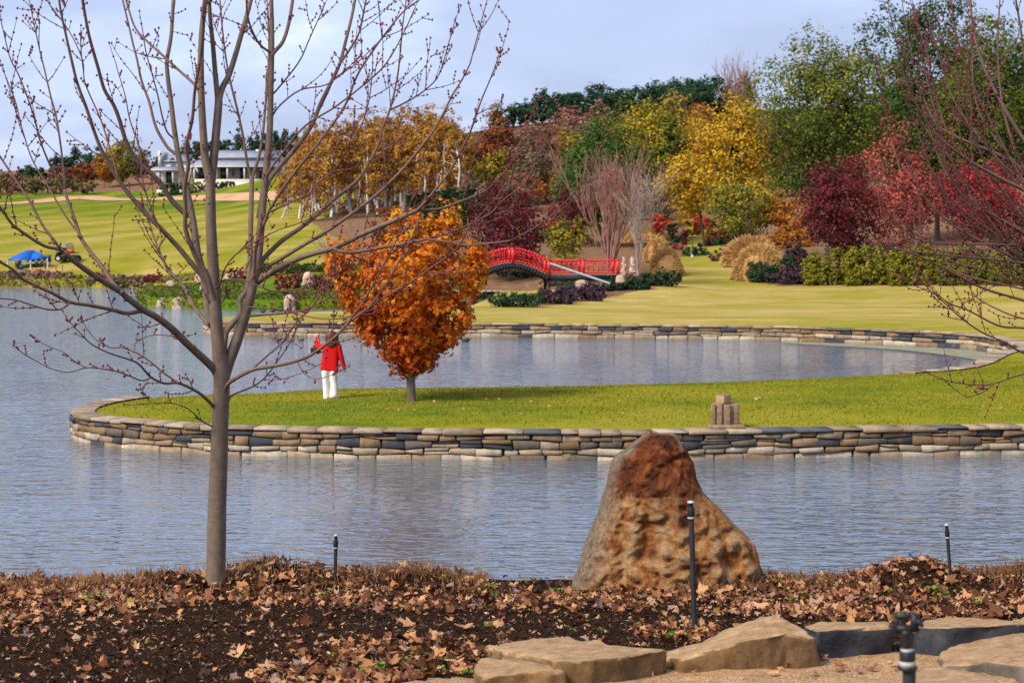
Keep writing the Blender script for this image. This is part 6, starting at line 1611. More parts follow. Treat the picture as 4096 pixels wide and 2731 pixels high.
def yi(line, x):
    a = np.array(line, float); x = np.asarray(x, float)
    y = np.interp(x, a[:, 0], a[:, 1])
    t = (x - 827) / 340.0
    arch = np.abs(t) < 1
    y0 = {id(top_l): (124, 238), id(bot_l): (240, 351)}[id(line)]
    return np.where(arch, y0[0] + (y0[1] - y0[0]) * (1 - np.cos(np.clip(t, -1, 1) * math.pi * 0.5) ** 1.0) , y)
def bar(mb, p, q, w, d):
    p = np.asarray(p); q = np.asarray(q); t = (q - p) / (np.linalg.norm(q - p) + 1e-9)
    a = np.array((0, 1.0, 0)); s = np.cross(t, a); s /= np.linalg.norm(s) + 1e-9
    P = [p - s * w - a * d, p + s * w - a * d, p + s * w + a * d, p - s * w + a * d, q - s * w - a * d, q + s * w - a * d, q + s * w + a * d, q - s * w + a * d]
    mb.hexa(np.array(P))
sections = [(-260, 160), (160, 487), (487, 827), (827, 1165), (1165, 1490), (1490, 1815)]
for far in (0, 1):
    for x in (-260, 160, 487, 827, 1165, 1490, 1815):
        mb = MB(); mb_t = B(x, float(yi(top_l, x)) - 8, far); mb_b = B(x, float(yi(bot_l, x)) + 22, far)
        bar(mb, mb_b, mb_t, 0.09, 0.09)
        post = mb.build("rail_post", m_red, bridge)
        mb = MB(); bar(mb, mb_t + np.array((0, 0, 0.003)), mb_t + np.array((0, 0, 0.035)), 0.11, 0.11); mb.build("post_cap", m_red, post)
    for (xa, xb) in sections:
        xs_ = np.linspace(xa, xb, 13)
        for line, w, nm in ((top_l, 0.05, "top_rail"), (bot_l, 0.042, "bottom_rail")):
            mb = MB(); Y_ = yi(line, xs_)
            for i in range(12): bar(mb, B(xs_[i], Y_[i], far), B(xs_[i + 1], Y_[i + 1], far), w, 0.035)
            mb.build(nm, m_red, bridge)
        mb = MB()
        def yf(x, f): return float(yi(top_l, x)) * (1 - f) + float(yi(bot_l, x)) * f
        for i, x in enumerate(np.linspace(xa, xb, 8)[1:-1]):
            bar(mb, B(x, yf(x, 0.02), far), B(x, yf(x, 0.98), far), 0.014, 0.014)
        for f, g0, g1 in ((0.26, 0, 1), (0.74, 0, 1), (0.5, 0.12, 0.38), (0.5, 0.62, 0.88)):
            xx = np.linspace(xa + (xb - xa) * g0, xa + (xb - xa) * g1, 7)
            for i in range(6): bar(mb, B(xx[i], yf(xx[i], f), far), B(xx[i + 1], yf(xx[i + 1], f), far), 0.015, 0.013)
        mb.build("rail_lattice", m_red, bridge)
    # arch beam and flat beam
    mb = MB(); xs_ = np.linspace(487, 1165, 25); t = (xs_ - 826) / 339.0; yc = 292 + 118 * (1 - np.cos(t * math.pi / 2))
    fo = np.array((0, -0.075 if far == 0 else 0.075, 0))
    for i in range(24): bar(mb, B(xs_[i], yc[i], far) + fo, B(xs_[i + 1], yc[i + 1], far) + fo, 0.15, 0.06)
    mb.build("arch_beam", m_steel, bridge)
    mb = MB(); bar(mb, B(1165, 402, far), B(1830, 400, far), 0.17, 0.06); mb.build("flat_beam", m_steel, bridge)
    mb = MB(); bar(mb, B(-260, 402, far), B(487, 402, far), 0.15, 0.06); mb.build("flat_beam", m_steel, bridge)
    for x, yb in ((487, 690), (1165, 640), (150, 700)):
        mb = MB(); bar(mb, B(x, yb, far), B(x, 405, far), 0.085, 0.085); mb.build("pier", m_steel, bridge)
for i, x in enumerate(np.linspace(-255, 1825, 64)):
    t = (x - 826) / 339.0
    y = 256 + 112 * (1 - math.cos(max(-1, min(1, t)) * math.pi / 2))
    mb = MB(); p0, p1 = B(x, y, 0), B(x, y, 1); w = 0.065
    P = [p0 + (-w, 0, -.05), p0 + (w, 0, -.05), p1 + (w, 0, -.05), p1 + (-w, 0, -.05), p0 + (-w, 0, 0), p0 + (w, 0, 0), p1 + (w, 0, 0), p1 + (-w, 0, 0)]
    mb.hexa(np.array([np.asarray(a) for a in P])); mb.build("deck_plank", m_deck, bridge)
# pipe lying from rail to bank
m_pipe = plain("galvanised_pipe", (0.22, 0.25, 0.26), 0.45, 0.1, 0.5, 0.2)
pa, pb = W(2202, 1053, 103.2), W(2440, 1133, 100.5)
mb = MB(); mb.tube([pa - pb, (0, 0, 0)], [0.075, 0.075], 10); mb.build("pipe", m_pipe, loc=pb, label="long pale metal pipe slanting from the bridge rail to the bank", cat="pipe")
# low boardwalk by the creek beyond the bridge
jb = W(1900, 1192, 116); jb[2] = 0.35
m_timber = rough_mat("grey_timber", [(0.3, (0.26, 0.21, 0.16)), (0.7, (0.46, 0.39, 0.30))], 4, 0.9, 0.3, 0.01)
jet = thing("boardwalk", jb, "low pale timber boardwalk edging the creek beyond the bridge", "boardwalk")
for k in range(18):
    mb = MB(); mb.box((-3.6 + k * 0.42, 0, 0.2), (0.40, 1.2, 0.06)); mb.build("plank", m_timber, jet)
for k in range(6):
    mb = MB(); mb.tube([(-3.4 + k * 1.4, -0.5, -1.0), (-3.4 + k * 1.4, -0.5, 0.17)], [0.09, 0.09], 8); mb.build("pile", m_steel, jet)
# stone cairns
m_cairn = rough_mat("pink_sandstone", [(0.3, (0.42, 0.26, 0.19)), (0.7, (0.62, 0.43, 0.33))], 5, 0.9, 0.5, 0.02)
def cairn(qx, qtop, qbot, hw, D, label):
    u = mpq(D); b = W(qx, qbot, D); h = (qbot - qtop) * u; w = hw * u
    t = thing("stone_cairn", b, label, "cairn", "stacked stone cairns at the bridge end")
    z = -0.1; n = 9
    for k in range(n):
        f = k / (n - 1); th = h / n * rng.uniform(0.9, 1.1); r = w * (1.0 - 0.52 * f ** 1.1) * rng.uniform(0.9, 1.08)
        prof = [(0.02, z), (r * 0.86, z + 0.005), (r, z + th * 0.35), (r * 0.97, z + th * 0.75), (r * 0.78, z + th * 1.05), (0.02, z + th * 1.08)]
        mb = MB(); mb.lathe(prof, (rng.normal(0, 0.02), rng.normal(0, 0.02), 0), 11)
        V = np.vstack(mb.V); mb.V = [V * (1 + 0.07 * rng.normal(size=(len(V), 1)))]
        mb.build("stone", m_cairn, t, True); z += th
cairn(2496, 1026, 1100, 14, 105.6, "pink stone cairn touching the bridge's end post")
cairn(2530, 1028, 1098, 18, 105.2, "wider pink stone cairn beside the pale bare tree")
# rocks on the banks
m_prock = rough_mat("pale_garden_rock", [(0.3, (0.30, 0.20, 0.13)), (0.55, (0.50, 0.38, 0.27)), (0.8, (0.64, 0.53, 0.42))], 2.2, 0.9, 0.7, 0.05)
def rock(label, x0, x1, y0, y1, seed, D=None, name="garden_rock", mat=None, taper=0.25):
    g = on_land((x0 + x1) / 2, y1) if D is None else W((x0 + x1) / 2, y1, D)
    u = mpq(g[1]); w = (x1 - x0) * u / 2; h = (y1 - y0) * u
    bm = bmesh.new(); bmesh.ops.create_icosphere(bm, subdivisions=4, radius=1.0)
    co = np.array([v.co[:] for v in bm.verts])
    me = bpy.data.meshes.new(name); bm.to_mesh(me); bm.free()
    s_ = co * np.array((0.9, 0.8, 1)); nz = vnoise(s_ + seed * 3.1, 1.6, 3) - 0.5
    cr_ = np.abs(vnoise(s_ + seed * 5.7, 2.3, 2) - 0.5)
    co = np.sign(co) * np.abs(co) ** 0.75
    co = co * (1 + 0.45 * nz[:, None] - 0.35 * cr_[:, None])
    f = 1 - taper * (co[:, 2:3] + 1) / 2
    co[:, :2] *= f
    co = co * np.array((w * 1.15, w * 0.85, h * 0.62)) + np.array((0, 0, h * 0.42))
    me.vertices.foreach_set("co", co.astype(np.float32).ravel()); me.update(); me.polygons.foreach_set("use_smooth", np.ones(len(me.polygons), bool))
    return ob(name, me, mat or m_prock, loc=(g[0], g[1] + (w * 0.5 if y1 < 1180 else -0.1), g[2] if y1 < 1180 else max(g[2] - 0.1, -0.1)), label=label, cat="rock", group="pale rocks about the creek banks")
for i, (x0, x1, y0, y1, lab) in enumerate([(625, 690, 1188, 1230, "broad pale rock at the tip of the green point"), (688, 738, 1184, 1234, "pale rock beside the broad rock on the green point"), (1136, 1184, 1172, 1236, "upright pale rock at the water below the green point"),
                                      (796, 828, 1134, 1168, "small pinkish rock behind the maple's leader"), (778, 818, 1088, 1132, "tall pale rock before the hill lawn"), (893, 962, 1090, 1122, "wide pale rock before the red shrub"),
                                      (1208, 1258, 1088, 1150, "slanting pale rock between red shrubs"), (1338, 1402, 1120, 1162, "flat tan rock near the orange tree"), (660, 700, 1122, 1150, "small pale rock by the inlet"),
                                      (2462, 2500, 1098, 1130, "tan rock under the cairns"), (2300, 2360, 1118, 1150, "ochre rock beneath the bridge"), (2090, 2150, 1140, 1164, "tan rock seen under the arch")]):
    rock(lab, x0, x1, y0, y1, i + 1, D=None if x0 < 2000 else (103.5 if x0 > 2200 else 118))
# lamp post on the path
m_dkmetal = plain("lamp_metal", (0.05, 0.05, 0.06), 0.5, 0.2)
m_lampg = plain("amber_lamp_glass", (0.55, 0.25, 0.08), 0.3, 0.1)
lg = on_land(2769, 1028); u = mpq(lg[1]); hl = (1028 - 946) * u
lp = thing("lamp_post", lg, "slender dark lamp post on a white base where the grass path bends", "lamp post")
mb = MB(); mb.lathe([(8 * u, 0), (8 * u, 4 * u), (5 * u, 10 * u), (3.5 * u, 14 * u), (0.01, 14 * u)], (0, 0, -0.05), 10); mb.build("base", m_whitep, lp, True)
mb = MB(); mb.tube([(0, 0, 10 * u), (0, 0, hl)], [2.2 * u, 1.8 * u], 8); mb.build("pole", m_dkmetal, lp, True)
mb = MB(); mb.box((0, 0, hl - 0.02), (24 * u, 0.08, 0.06)); mb.build("cross_arm", m_dkmetal, lp)
for s_ in (-1, 1):
    mb = MB(); mb.lathe([(0.01, -0.02), (3.5 * u, 0.02), (3.8 * u, 5 * u), (1.2 * u, 7 * u), (0.01, 7.2 * u)], (s_ * 10 * u, 0, hl), 8); mb.build("lantern", m_lampg, lp, True)

# ---------------------------------------------------------------- stone post on the wall
PDq = 35.95
def Q8(x, y, dD=0): return W(2700 + x / 3.92, 1500 + y / 3.92, PDq + dD)
pb_ = Q8(795, 880); u8 = mpq(PDq) / 3.92
post = thing("stone_post", pb_, "carved stone post with a square block top standing on the retaining wall", "stone post")
m_post = rough_mat("carved_stone", [(0.3, (0.13, 0.085, 0.05)), (0.55, (0.25, 0.165, 0.095)), (0.8, (0.36, 0.26, 0.16))], 12, 0.9, 0.6, 0.01)
m_post2 = rough_mat("carved_stone_tan", [(0.3, (0.28, 0.18, 0.09)), (0.6, (0.42, 0.28, 0.14)), (0.85, (0.16, 0.10, 0.06))], 10, 0.9, 0.6, 0.01, stretch=(1, 1, 3))
def zq(y): return (880 - y) * u8 + 0.03
def soft_box(mb, c, size, rz, j=0.006):
    mb2 = MB(); mb2.box(c, size, rz, 0.97); V = np.vstack(mb2.V) + rng.normal(0, j, (8, 3)); mb.add(V, BOXF)
def bev(o, w=0.012, seg=2):
    m = o.modifiers.new("edge", 'BEVEL'); m.width = w; m.segments = seg; m.limit_method = 'NONE'
mb = MB(); soft_box(mb, (0, 0.02, zq(848) + 0.01), (580 * u8, 0.62, 66 * u8 + 0.05), 0.0, 0.012); bev(mb.build("plinth", m_post, post), 0.03, 3)
for cx8, w8, dy, hj in ((612, 84, 0.02, 0.97), (700, 92, -0.05, 1.0), (812, 112, -0.06, 0.98), (880, 60, 0.0, 0.96), (950, 110, 0.02, 0.99)):
    mb = MB(); hgt = (815 - 462) * u8 * hj; soft_box(mb, ((cx8 - 795) * u8, dy + 0.12, zq(815) + hgt / 2), (w8 * u8 * 0.97, 0.30, hgt), 0.1 * rng.normal(), 0.006); bev(mb.build("side_stone", m_post, post), 0.014)
mb = MB(); soft_box(mb, (0.0, 0.2, zq(640)), (360 * u8, 0.25, 340 * u8), 0.0); mb.build("core_stone", m_post, post)
mb = MB(); soft_box(mb, ((768 - 795) * u8, 0.12, (zq(330) + zq(462)) / 2), (176 * u8, 176 * u8, 128 * u8), 0.72); bev(mb.build("block", m_post2, post), 0.01)
mb = MB(); soft_box(mb, ((768 - 795) * u8, 0.12, zq(333)), (184 * u8, 184 * u8, 12 * u8), 0.72, 0.002); bev(mb.build("block_cap", m_post, post), 0.004)
for dx in (0.0, 0.02):
    o = bpy.data.objects.new("fallen_leaf", me_l[3]); col.objects.link(o); o.scale = (0.1, 0.1, 0.1); o.location = pb_ + np.array(((752 - 795) * u8 + dx * 2, 0.08 + dx, zq(318))); o.rotation_euler = (0.2, 0.1, dx * 60)
    tag(o, "orange leaf lying on top of the stone post", "leaf", "leaves on the stone post")

# ---------------------------------------------------------------- white house on the hill
HD = 350.0; hu = mpq(HD)
m_cream = plain("cream_render", (0.50, 0.43, 0.33), 0.8, 0.06)
m_white = plain("white_paint", (0.60, 0.59, 0.57), 0.7, 0.05)
m_slate = rough_mat("slate_roof", [(0.3, (0.20, 0.21, 0.25)), (0.7, (0.30, 0.31, 0.35))], 0.8, 0.8, 0.3, 0.05, stretch=(1, 1, 3))
m_glass = plain("window_glass", (0.035, 0.04, 0.055), 0.08, 0.2, 0.6)
m_bluedoor = plain("blue_frame", (0.05, 0.07, 0.16), 0.5, 0.1)
def h6(x, y, d=0.0): return W(500 + x / 3.36, 520 + y / 3.36, HD) * np.array((1, 0, 1)) + np.array((0, HD + d, 0))
hb = h6(1200, 820); hb[2] = lz(hb[0], HD) - 0.3
house = thing("country_house", hb, "white country house with grey slate roofs and a columned veranda on the hill", "house")
def hbox(nm, x0, x1, y0, y1, d0, d1, mat, parent=house, **k):
    a, b = h6(x0, y1, d0) - hb, h6(x1, y0, d1) - hb
    mb = MB(); mb.box((a + b) / 2, np.abs(b - a)); return mb.build(nm, mat, parent, **k)
def hslope(nm, x0, x1, y0, y1, d0, d1, mat, inset=0, th=0.25, parent=house):
    """a roof plane from the eave (y1, d0) up to the ridge (y0, d1)"""
    A, B_, C, D_ = h6(x0, y1, d0) - hb, h6(x1, y1, d0) - hb, h6(x1 - inset, y0, d1) - hb, h6(x0 + inset, y0, d1) - hb
    dn = np.array((0, 0, -th)); mb = MB(); mb.hexa(np.array([A + dn, B_ + dn, C + dn, D_ + dn, A, B_, C, D_])); return mb.build(nm, mat, parent)
hbox("wall", 900, 2050, 480, 900, 4.0, 14, m_cream)
hbox("wall", 1000, 2010, 338, 380, 7.6, 14, m_white)
hslope("upper_roof", 900, 2060, 232, 342, 7.2, 13, m_slate, 110)
hslope("veranda_roof", 860, 2080, 378, 482, 0.2, 7.6, m_slate, 30)
hbox("fascia", 862, 2078, 480, 494, 0.1, 0.5, m_white)
hbox("plinth", 930, 2060, 655, 880, 0.3, 4.0, m_cream)
hbox("step", 1460, 1860, 700, 880, -1.2, 0.3, m_white)
for x in (925, 1225, 1370, 1600, 1740, 1900, 2040): hbox("column", x - 8, x + 8, 492, 655, 0.3, 0.9, m_white)
for x0, x1 in ((935, 1030), (1240, 1330), (1505, 1590), (1770, 1845)):
    w = hbox("window", x0, x1, 495, 645, 3.85, 4.1, m_glass)
    hbox("frame", (x0 + x1) / 2 - 3, (x0 + x1) / 2 + 3, 495, 645, 3.75, 3.9, m_bluedoor, w)
mb = MB(); c = h6(1416, 565, 3.9) - hb; mb.add([c + np.array((math.cos(a) * 22 / 3.36 * hu, 0, math.sin(a) * 44 / 3.36 * hu)) for a in np.linspace(0, 6.283, 20, endpoint=False)] + [c], [(i, (i + 1) % 20, 20) for i in range(20)]); mb.build("oval_window", m_glass, house)
hbox("wall", 395, 770, 395, 700, 5.0, 12, m_white)
hslope("gable_roof", 400, 800, 298, 398, 4.6, 9, m_slate, 0)
hbox("parapet", 388, 424, 268, 480, 4.2, 12.4, m_white)
w = hbox("dormer_window", 540, 604, 380, 442, 4.85, 5.1, m_glass); hbox("sill", 532, 612, 440, 448, 4.7, 4.9, m_white, w)
mb = MB(); c = h6(572, 382, 4.9) - hb; r_ = 32 / 3.36 * hu; mb.add([c + np.array((math.cos(a) * r_, 0, math.sin(a) * r_ * 0.85)) for a in np.linspace(0, math.pi, 12)] + [c], [(i, i + 1, 12) for i in range(11)]); mb.build("dormer_arch", m_glass, house)
hslope("porch_roof", 325, 720, 474, 530, 0.0, 5.0, m_slate, 20)
hbox("fascia", 325, 722, 529, 540, -0.1, 0.3, m_white)
for x in (425, 446, 638): hbox("column", x - 7, x + 7, 538, 700, 0.2, 0.7, m_white)
w = hbox("door", 490, 580, 548, 700, 4.8, 5.05, m_glass)
for x in (490, 533, 578): hbox("frame", x - 3, x + 3, 546, 700, 4.7, 4.85, m_bluedoor, w)
w = hbox("window", 645, 675, 548, 670, 4.8, 5.05, m_glass)
hbox("wall", 690, 880, 500, 760, 1.5, 6, m_cream)
a, b, c3 = h6(680, 505, 1.4) - hb, h6(890, 505, 1.4) - hb, h6(760, 470, 1.4) - hb
mb = MB(); bk = np.array((0, 4.6, 0)); mb.add([a, b, c3, a + bk, b + bk, c3 + bk], [(0, 1, 2), (3, 5, 4)]); mb.add([a, b, c3, a + bk, b + bk, c3 + bk], [(0, 2, 5, 3), (1, 4, 5, 2)]); mb.build("wing_roof", m_white, house)
w = hbox("window", 730, 752, 540, 640, 1.35, 1.6, m_glass)
hbox("chimney", 1640, 1700, 222, 260, 12.0, 13.4, m_white)
hbox("retaining_step", 450, 1460, 800, 850, -2.0, 2, m_white)
for i, (x0, x1) in enumerate(((450, 800), (780, 1120), (1100, 1460))):
    shrub("clipped_hedge", ["low dark clipped hedge before the house porch", "low dark clipped hedge before the house wing", "low dark clipped hedge before the veranda"][i], 500 + x0 / 3.36, 500 + x1 / 3.36, 520 + 672 / 3.36, 520 + 812 / 3.36, 345, "moss" if i == 1 else "dark", dense=4.0, lobes=4, cat="hedge", amp=0.08, leafpx=2.2)
# far shed roofs by the drive
# ---------------------------------------------------------------- blue canopy, utility vehicle and barrier on the far shore
CDp = on_land(120, 1086); CD = float(CDp[1]); cu = mpq(CD) / 4.704
m_blue = plain("blue_canvas", (0.008, 0.105, 0.42), 0.7, 0.12, 0.2)
m_alu = plain("pale_metal_tube", (0.62, 0.62, 0.62), 0.4, 0.1, 0.5)
def C2(x, y, d=0.0):
    p = W(x / 4.704, 980 + y / 4.704, CD); p[1] += d; return p
cb = C2(515, 470); cb[2] = lz(cb[0], CD)
can = thing("pop_up_canopy", cb, "blue pop-up canopy on white legs on the far shore", "canopy")
e1, e2, r1, r2 = C2(140, 262), C2(893, 222), C2(420, 96), C2(572, 94)
yb = 2.6
E = [C2(140, 262), C2(575, 258), C2(893, 222), C2(470, 232, yb)]
EB = [p - np.array((0, 0, 24 * cu)) for p in E]; R = [C2(420, 96, 1.2), C2(572, 94, 1.2)]
Vc = np.array(E + R) - cb
mb = MB(); mb.add(Vc, [(0, 1, 5, 4)]); mb.add(Vc, [(1, 2, 5), (3, 0, 4)]); mb.add(Vc, [(2, 3, 4, 5)])
cv_ = mb.build("canopy_roof", m_blue, can)
sm_ = cv_.modifiers.new("cloth", 'SOLIDIFY'); sm_.thickness = 0.03
mb = MB(); Vv = np.array(E + EB) - cb; mb.add(Vv, [(0, 4, 5, 1), (1, 5, 6, 2), (2, 6, 7, 3), (3, 7, 4, 0)]); mb.build("valance", m_blue, can)
for p in EB:
    q_ = p.copy(); q_[2] = cb[2] - 0.1
    mb = MB(); mb.tube([q_ - cb, p - cb], [0.05, 0.05], 6); mb.build("leg", m_alu, can)
mb = MB()
for a, b in ((0, 1), (1, 2), (2, 3), (3, 0)):
    for k in range(3):
        pa_, pb2 = EB[a] + (EB[b] - EB[a]) * k / 3 - cb, EB[a] + (EB[b] - EB[a]) * (k + 1) / 3 - cb
        m_ = (pa_ + pb2) / 2 - np.array((0, 0, 0.3)); mb.tube([pa_, m_], [0.02, 0.02], 4); mb.tube([m_, pb2], [0.02, 0.02], 4)
mb.build("truss", m_alu, can)
# things under and beside the canopy
m_orange = plain("orange_plastic", (0.62, 0.10, 0.03), 0.5, 0.12)
m_bingreen = plain("dark_bin", (0.03, 0.05, 0.035), 0.5, 0.15)
m_navy = plain("navy_plastic", (0.010, 0.022, 0.085), 0.5, 0.2)
m_yel = plain("yellow_plastic", (0.65, 0.40, 0.02), 0.5, 0.12)
def stand(x, y, d=0.0):
    p = C2(x, y, d); p[2] = lz(p[0], p[1]); return p
b_ = stand(362, 460, -0.3); bn = thing("wheelie_bin", b_, "dark wheelie bin with an orange lid beside the canopy", "bin")
mb = MB(); mb.box((0, 0, 0.48), (0.38, 0.4, 0.5), 0, 1.15); mb.build("body", m_bingreen, bn)
mb = MB(); mb.box((0, 0, 0.76), (0.48, 0.5, 0.08), 0, 0.85); mb.build("lid", m_orange, bn)
mb = MB(); mb.box((0, 0, 0.1), (0.34, 0.36, 0.3)); mb.build("stand", m_black, bn)
for i, (x, w_, lab, mt, hh_) in enumerate([(500, 46, "navy chair under the canopy nearest the bin", m_navy, 1.75), (560, 60, "navy chair in the middle under the canopy", m_navy, 1.75), (635, 44, "navy chair by the canopy's middle leg", m_navy, 1.6), (700, 42, "black chair between canopy legs", m_black, 1.5), (850, 70, "large navy chair by the canopy's end leg", m_navy, 2.0), (790, 40, "brown chair near the canopy's end leg", m_orange if False else m_bingreen, 1.6)]):
    p = stand(x, 460, 0.8); ch = thing("camp_chair", p, lab, "chair", "chairs under the canopy"); w_ = w_ * cu * 1.6; hh_ *= 0.48
    mb = MB(); mb.box((0, 0, 0.42), (w_, 0.4, 0.08)); mb.build("seat", mt, ch)
    mb = MB(); mb.box((0, 0.2, 0.44 + (hh_ - 0.44) / 2), (w_, 0.08, hh_ - 0.4), 0, 0.92); mb.build("backrest", mt, ch)
    for sx in (-1, 1):
        for sy in (-0.18, 0.18):
            mb = MB(); mb.tube([(sx * w_ * 0.45, sy, -0.05), (sx * w_ * 0.42, sy, 0.42)], [0.02, 0.02], 5); mb.build("leg", m_black, ch)
p = stand(455, 460, -0.8); bx2 = thing("cool_box", p, "small blue cool box beside the bin", "cool box")
mb = MB(); mb.box((0, 0, 0.3), (0.26, 0.25, 0.24)); mb.build("body", m_blue, bx2); mb = MB(); mb.box((0, 0, 0.44), (0.28, 0.27, 0.05)); mb.build("lid", m_navy, bx2)
mb = MB(); mb.box((0, 0, 0.07), (0.22, 0.2, 0.22)); mb.build("stand", m_black, bx2)
# utility vehicle
vb = stand(1110, 420, 3.0)
uv = thing("utility_vehicle", vb, "small utility vehicle with roll cage and red tipping tray behind the maple branches", "vehicle")
k_ = cu * 1.02
def VX(x): return (x - 1110) * k_
def VZ(y): return (430 - y) * k_ + 0.15
for sx in (985, 1250):
    for sy in (-0.9, 0.9):
        r = 62 * k_
        whl = None
        mb = MB(); mb.tube([(VX(sx), sy - 0.16, r), (VX(sx), sy + 0.16, r)], [r, r], 16); whl = mb.build("wheel", m_black, uv)
        mb = MB(); mb.tube([(VX(sx), sy - 0.18, r), (VX(sx), sy + 0.18, r)], [r * 0.5, r * 0.5], 12); mb.build("rim", m_alu, whl)
mb = MB(); mb.box((VX(1100), 0, VZ(365)), (VX(1290) - VX(925), 1.6, 50 * k_)); mb.build("chassis", m_black, uv)
mb = MB(); mb.box((VX(955), 0, VZ(330)), (75 * k_, 1.7, 70 * k_), 0, 0.85); mb.build("bonnet", m_steel, uv)
m_tray = plain("red_tray", (0.62, 0.035, 0.015), 0.45, 0.1)
for x0, x1, dz in ((1050, 1160, 4), (1170, 1285, -14)):
    mb = MB(); mb.box((VX((x0 + x1) / 2), -0.92, VZ(278) - dz * k_), (VX(x1) - VX(x0), 0.08, 58 * k_)); mb.build("tray_panel", m_tray, uv)
mb = MB(); mb.box((VX(1168), 0, VZ(300)), (VX(1285) - VX(1050), 1.7, 16 * k_)); mb.build("tray", m_steel, uv)
mb = MB(); mb.box((VX(1000), 0, VZ(290)), (70 * k_, 1.5, 30 * k_)); mb.box((VX(1028), 0, VZ(245)), (20 * k_, 1.5, 80 * k_)); mb.build("seat", m_black, uv)
mb = MB()
for sy in (-0.85, 0.85):
    mb.tube([(VX(935), sy, VZ(340)), (VX(940), sy, VZ(165)), (VX(960), sy, VZ(140)), (VX(1150), sy, VZ(135)), (VX(1168), sy, VZ(160)), (VX(1168), sy, VZ(300))], [0.05] * 6, 6)
    mb.tube([(VX(1045), sy, VZ(138)), (VX(1050), sy, VZ(300))], [0.045, 0.045], 6)
for x in (960, 1050, 1150): mb.tube([(VX(x), -0.85, VZ(138)), (VX(x), 0.85, VZ(138))], [0.045, 0.045], 6)
for f in np.linspace(-0.7, 0.7, 5): mb.tube([(VX(1168), f, VZ(160)), (VX(1168), f, VZ(290))], [0.025, 0.025], 4)
mb.build("roll_cage", m_pipe, uv)
mb = MB(); mb.box((VX(1050), 0, VZ(131)), (VX(1160) - VX(950), 1.75, 0.08)); mb.build("cab_roof", m_pipe, uv)
# flag barrier
fl = [(640, 436), (700, 436), (752, 436), (800, 434), (856, 428), (905, 424), (960, 400), (1030, 412), (1075, 400), (1115, 408), (1160, 418), (1180, 390)]
fl2 = [(1300, 380), (1350, 372), (1480, 440), (1520, 356), (1566, 360), (1610, 366), (1640, 374), (1690, 376), (1734, 374), (1775, 378), (1940, 348), (1985, 346), (2025, 340), (2075, 336), (2130, 362), (2160, 355)]
for nm, pts, lab in (("flag_line", fl, "line of orange and yellow safety flags under the canopy"), ("flag_line", fl2, "line of orange and yellow safety flags strung past the vehicle")):
    p0 = C2(*pts[0], -2.2); t = thing("flag_line", p0, lab, "flag line", "safety flag lines")
    P = np.array([C2(x, y - 12, -2.2) for x, y in pts]) - p0
    P = P[np.argsort(P[:, 0])]
    mb = MB(); mb.tube(P, np.full(len(P), 0.012), 4); mb.build("cord", m_whitep, t)
    for i, q_ in enumerate(P):
        w_ = 22 * cu; mb = MB()
        mb.add([q_ + (-w_ / 2, 0.0, 0), q_ + (w_ / 2, 0.0, 0), q_ + (w_ * .45, -0.04, -30 * cu), q_ + (-w_ * .45, -0.05, -30 * cu), q_ + (-w_ / 2, 0.02, 0), q_ + (w_ / 2, 0.02, 0), q_ + (w_ * .45, -0.02, -30 * cu), q_ + (-w_ * .45, -0.03, -30 * cu)],
               [(0, 1, 2, 3), (4, 7, 6, 5), (0, 3, 7, 4), (1, 5, 6, 2), (3, 2, 6, 7), (0, 4, 5, 1)])
        mb.build("flag", (m_orange, m_yel, m_tray)[i % 3], t)
    for q_ in (P[0], P[-1]):
        mb = MB(); z0 = lz(q_[0] + p0[0], q_[1] + p0[1]) - p0[2]; mb.tube([(q_[0], q_[1], z0 - 0.1), (q_[0], q_[1], q_[2] + 0.05)], [0.03, 0.03], 5); mb.build("stake", m_bark_d, t)
p = stand(2085, 505, -2.3); wt = thing("leaning_sign", p, "small white tilted board by the last stake of the flag line", "sign")
mb = MB(); mb.box((0, 0, 0.22), (30 * cu, 0.06, 0.5)); mb.build("leg", m_whitep, wt)
mb = MB(); a_ = 0.5; mb.hexa(np.array([(-.25, -.04, 1.1), (.1, -.04, .95), (.1, .04, .95), (-.25, .04, 1.1), (-.05 - .25, -.04, 1.75), (.2, -.04, 1.45), (.2, .04, 1.45), (-.3, .04, 1.75)]) * np.array((0.5, 1, 0.42))); mb.build("board", m_whitep, wt)
p = stand(2140, 510, -2.3); mk = thing("marker_post", p, "short orange marker at the end of the flag line", "marker")
mb = MB(); mb.box((0, 0, 0.2), (26 * cu, 0.12, 66 * cu)); mb.build("sleeve", m_orange, mk); mb = MB(); mb.tube([(0, 0, -0.1), (0, 0, 0.9)], [0.03, 0.03], 5); mb.build("stake", m_bark_d, mk)

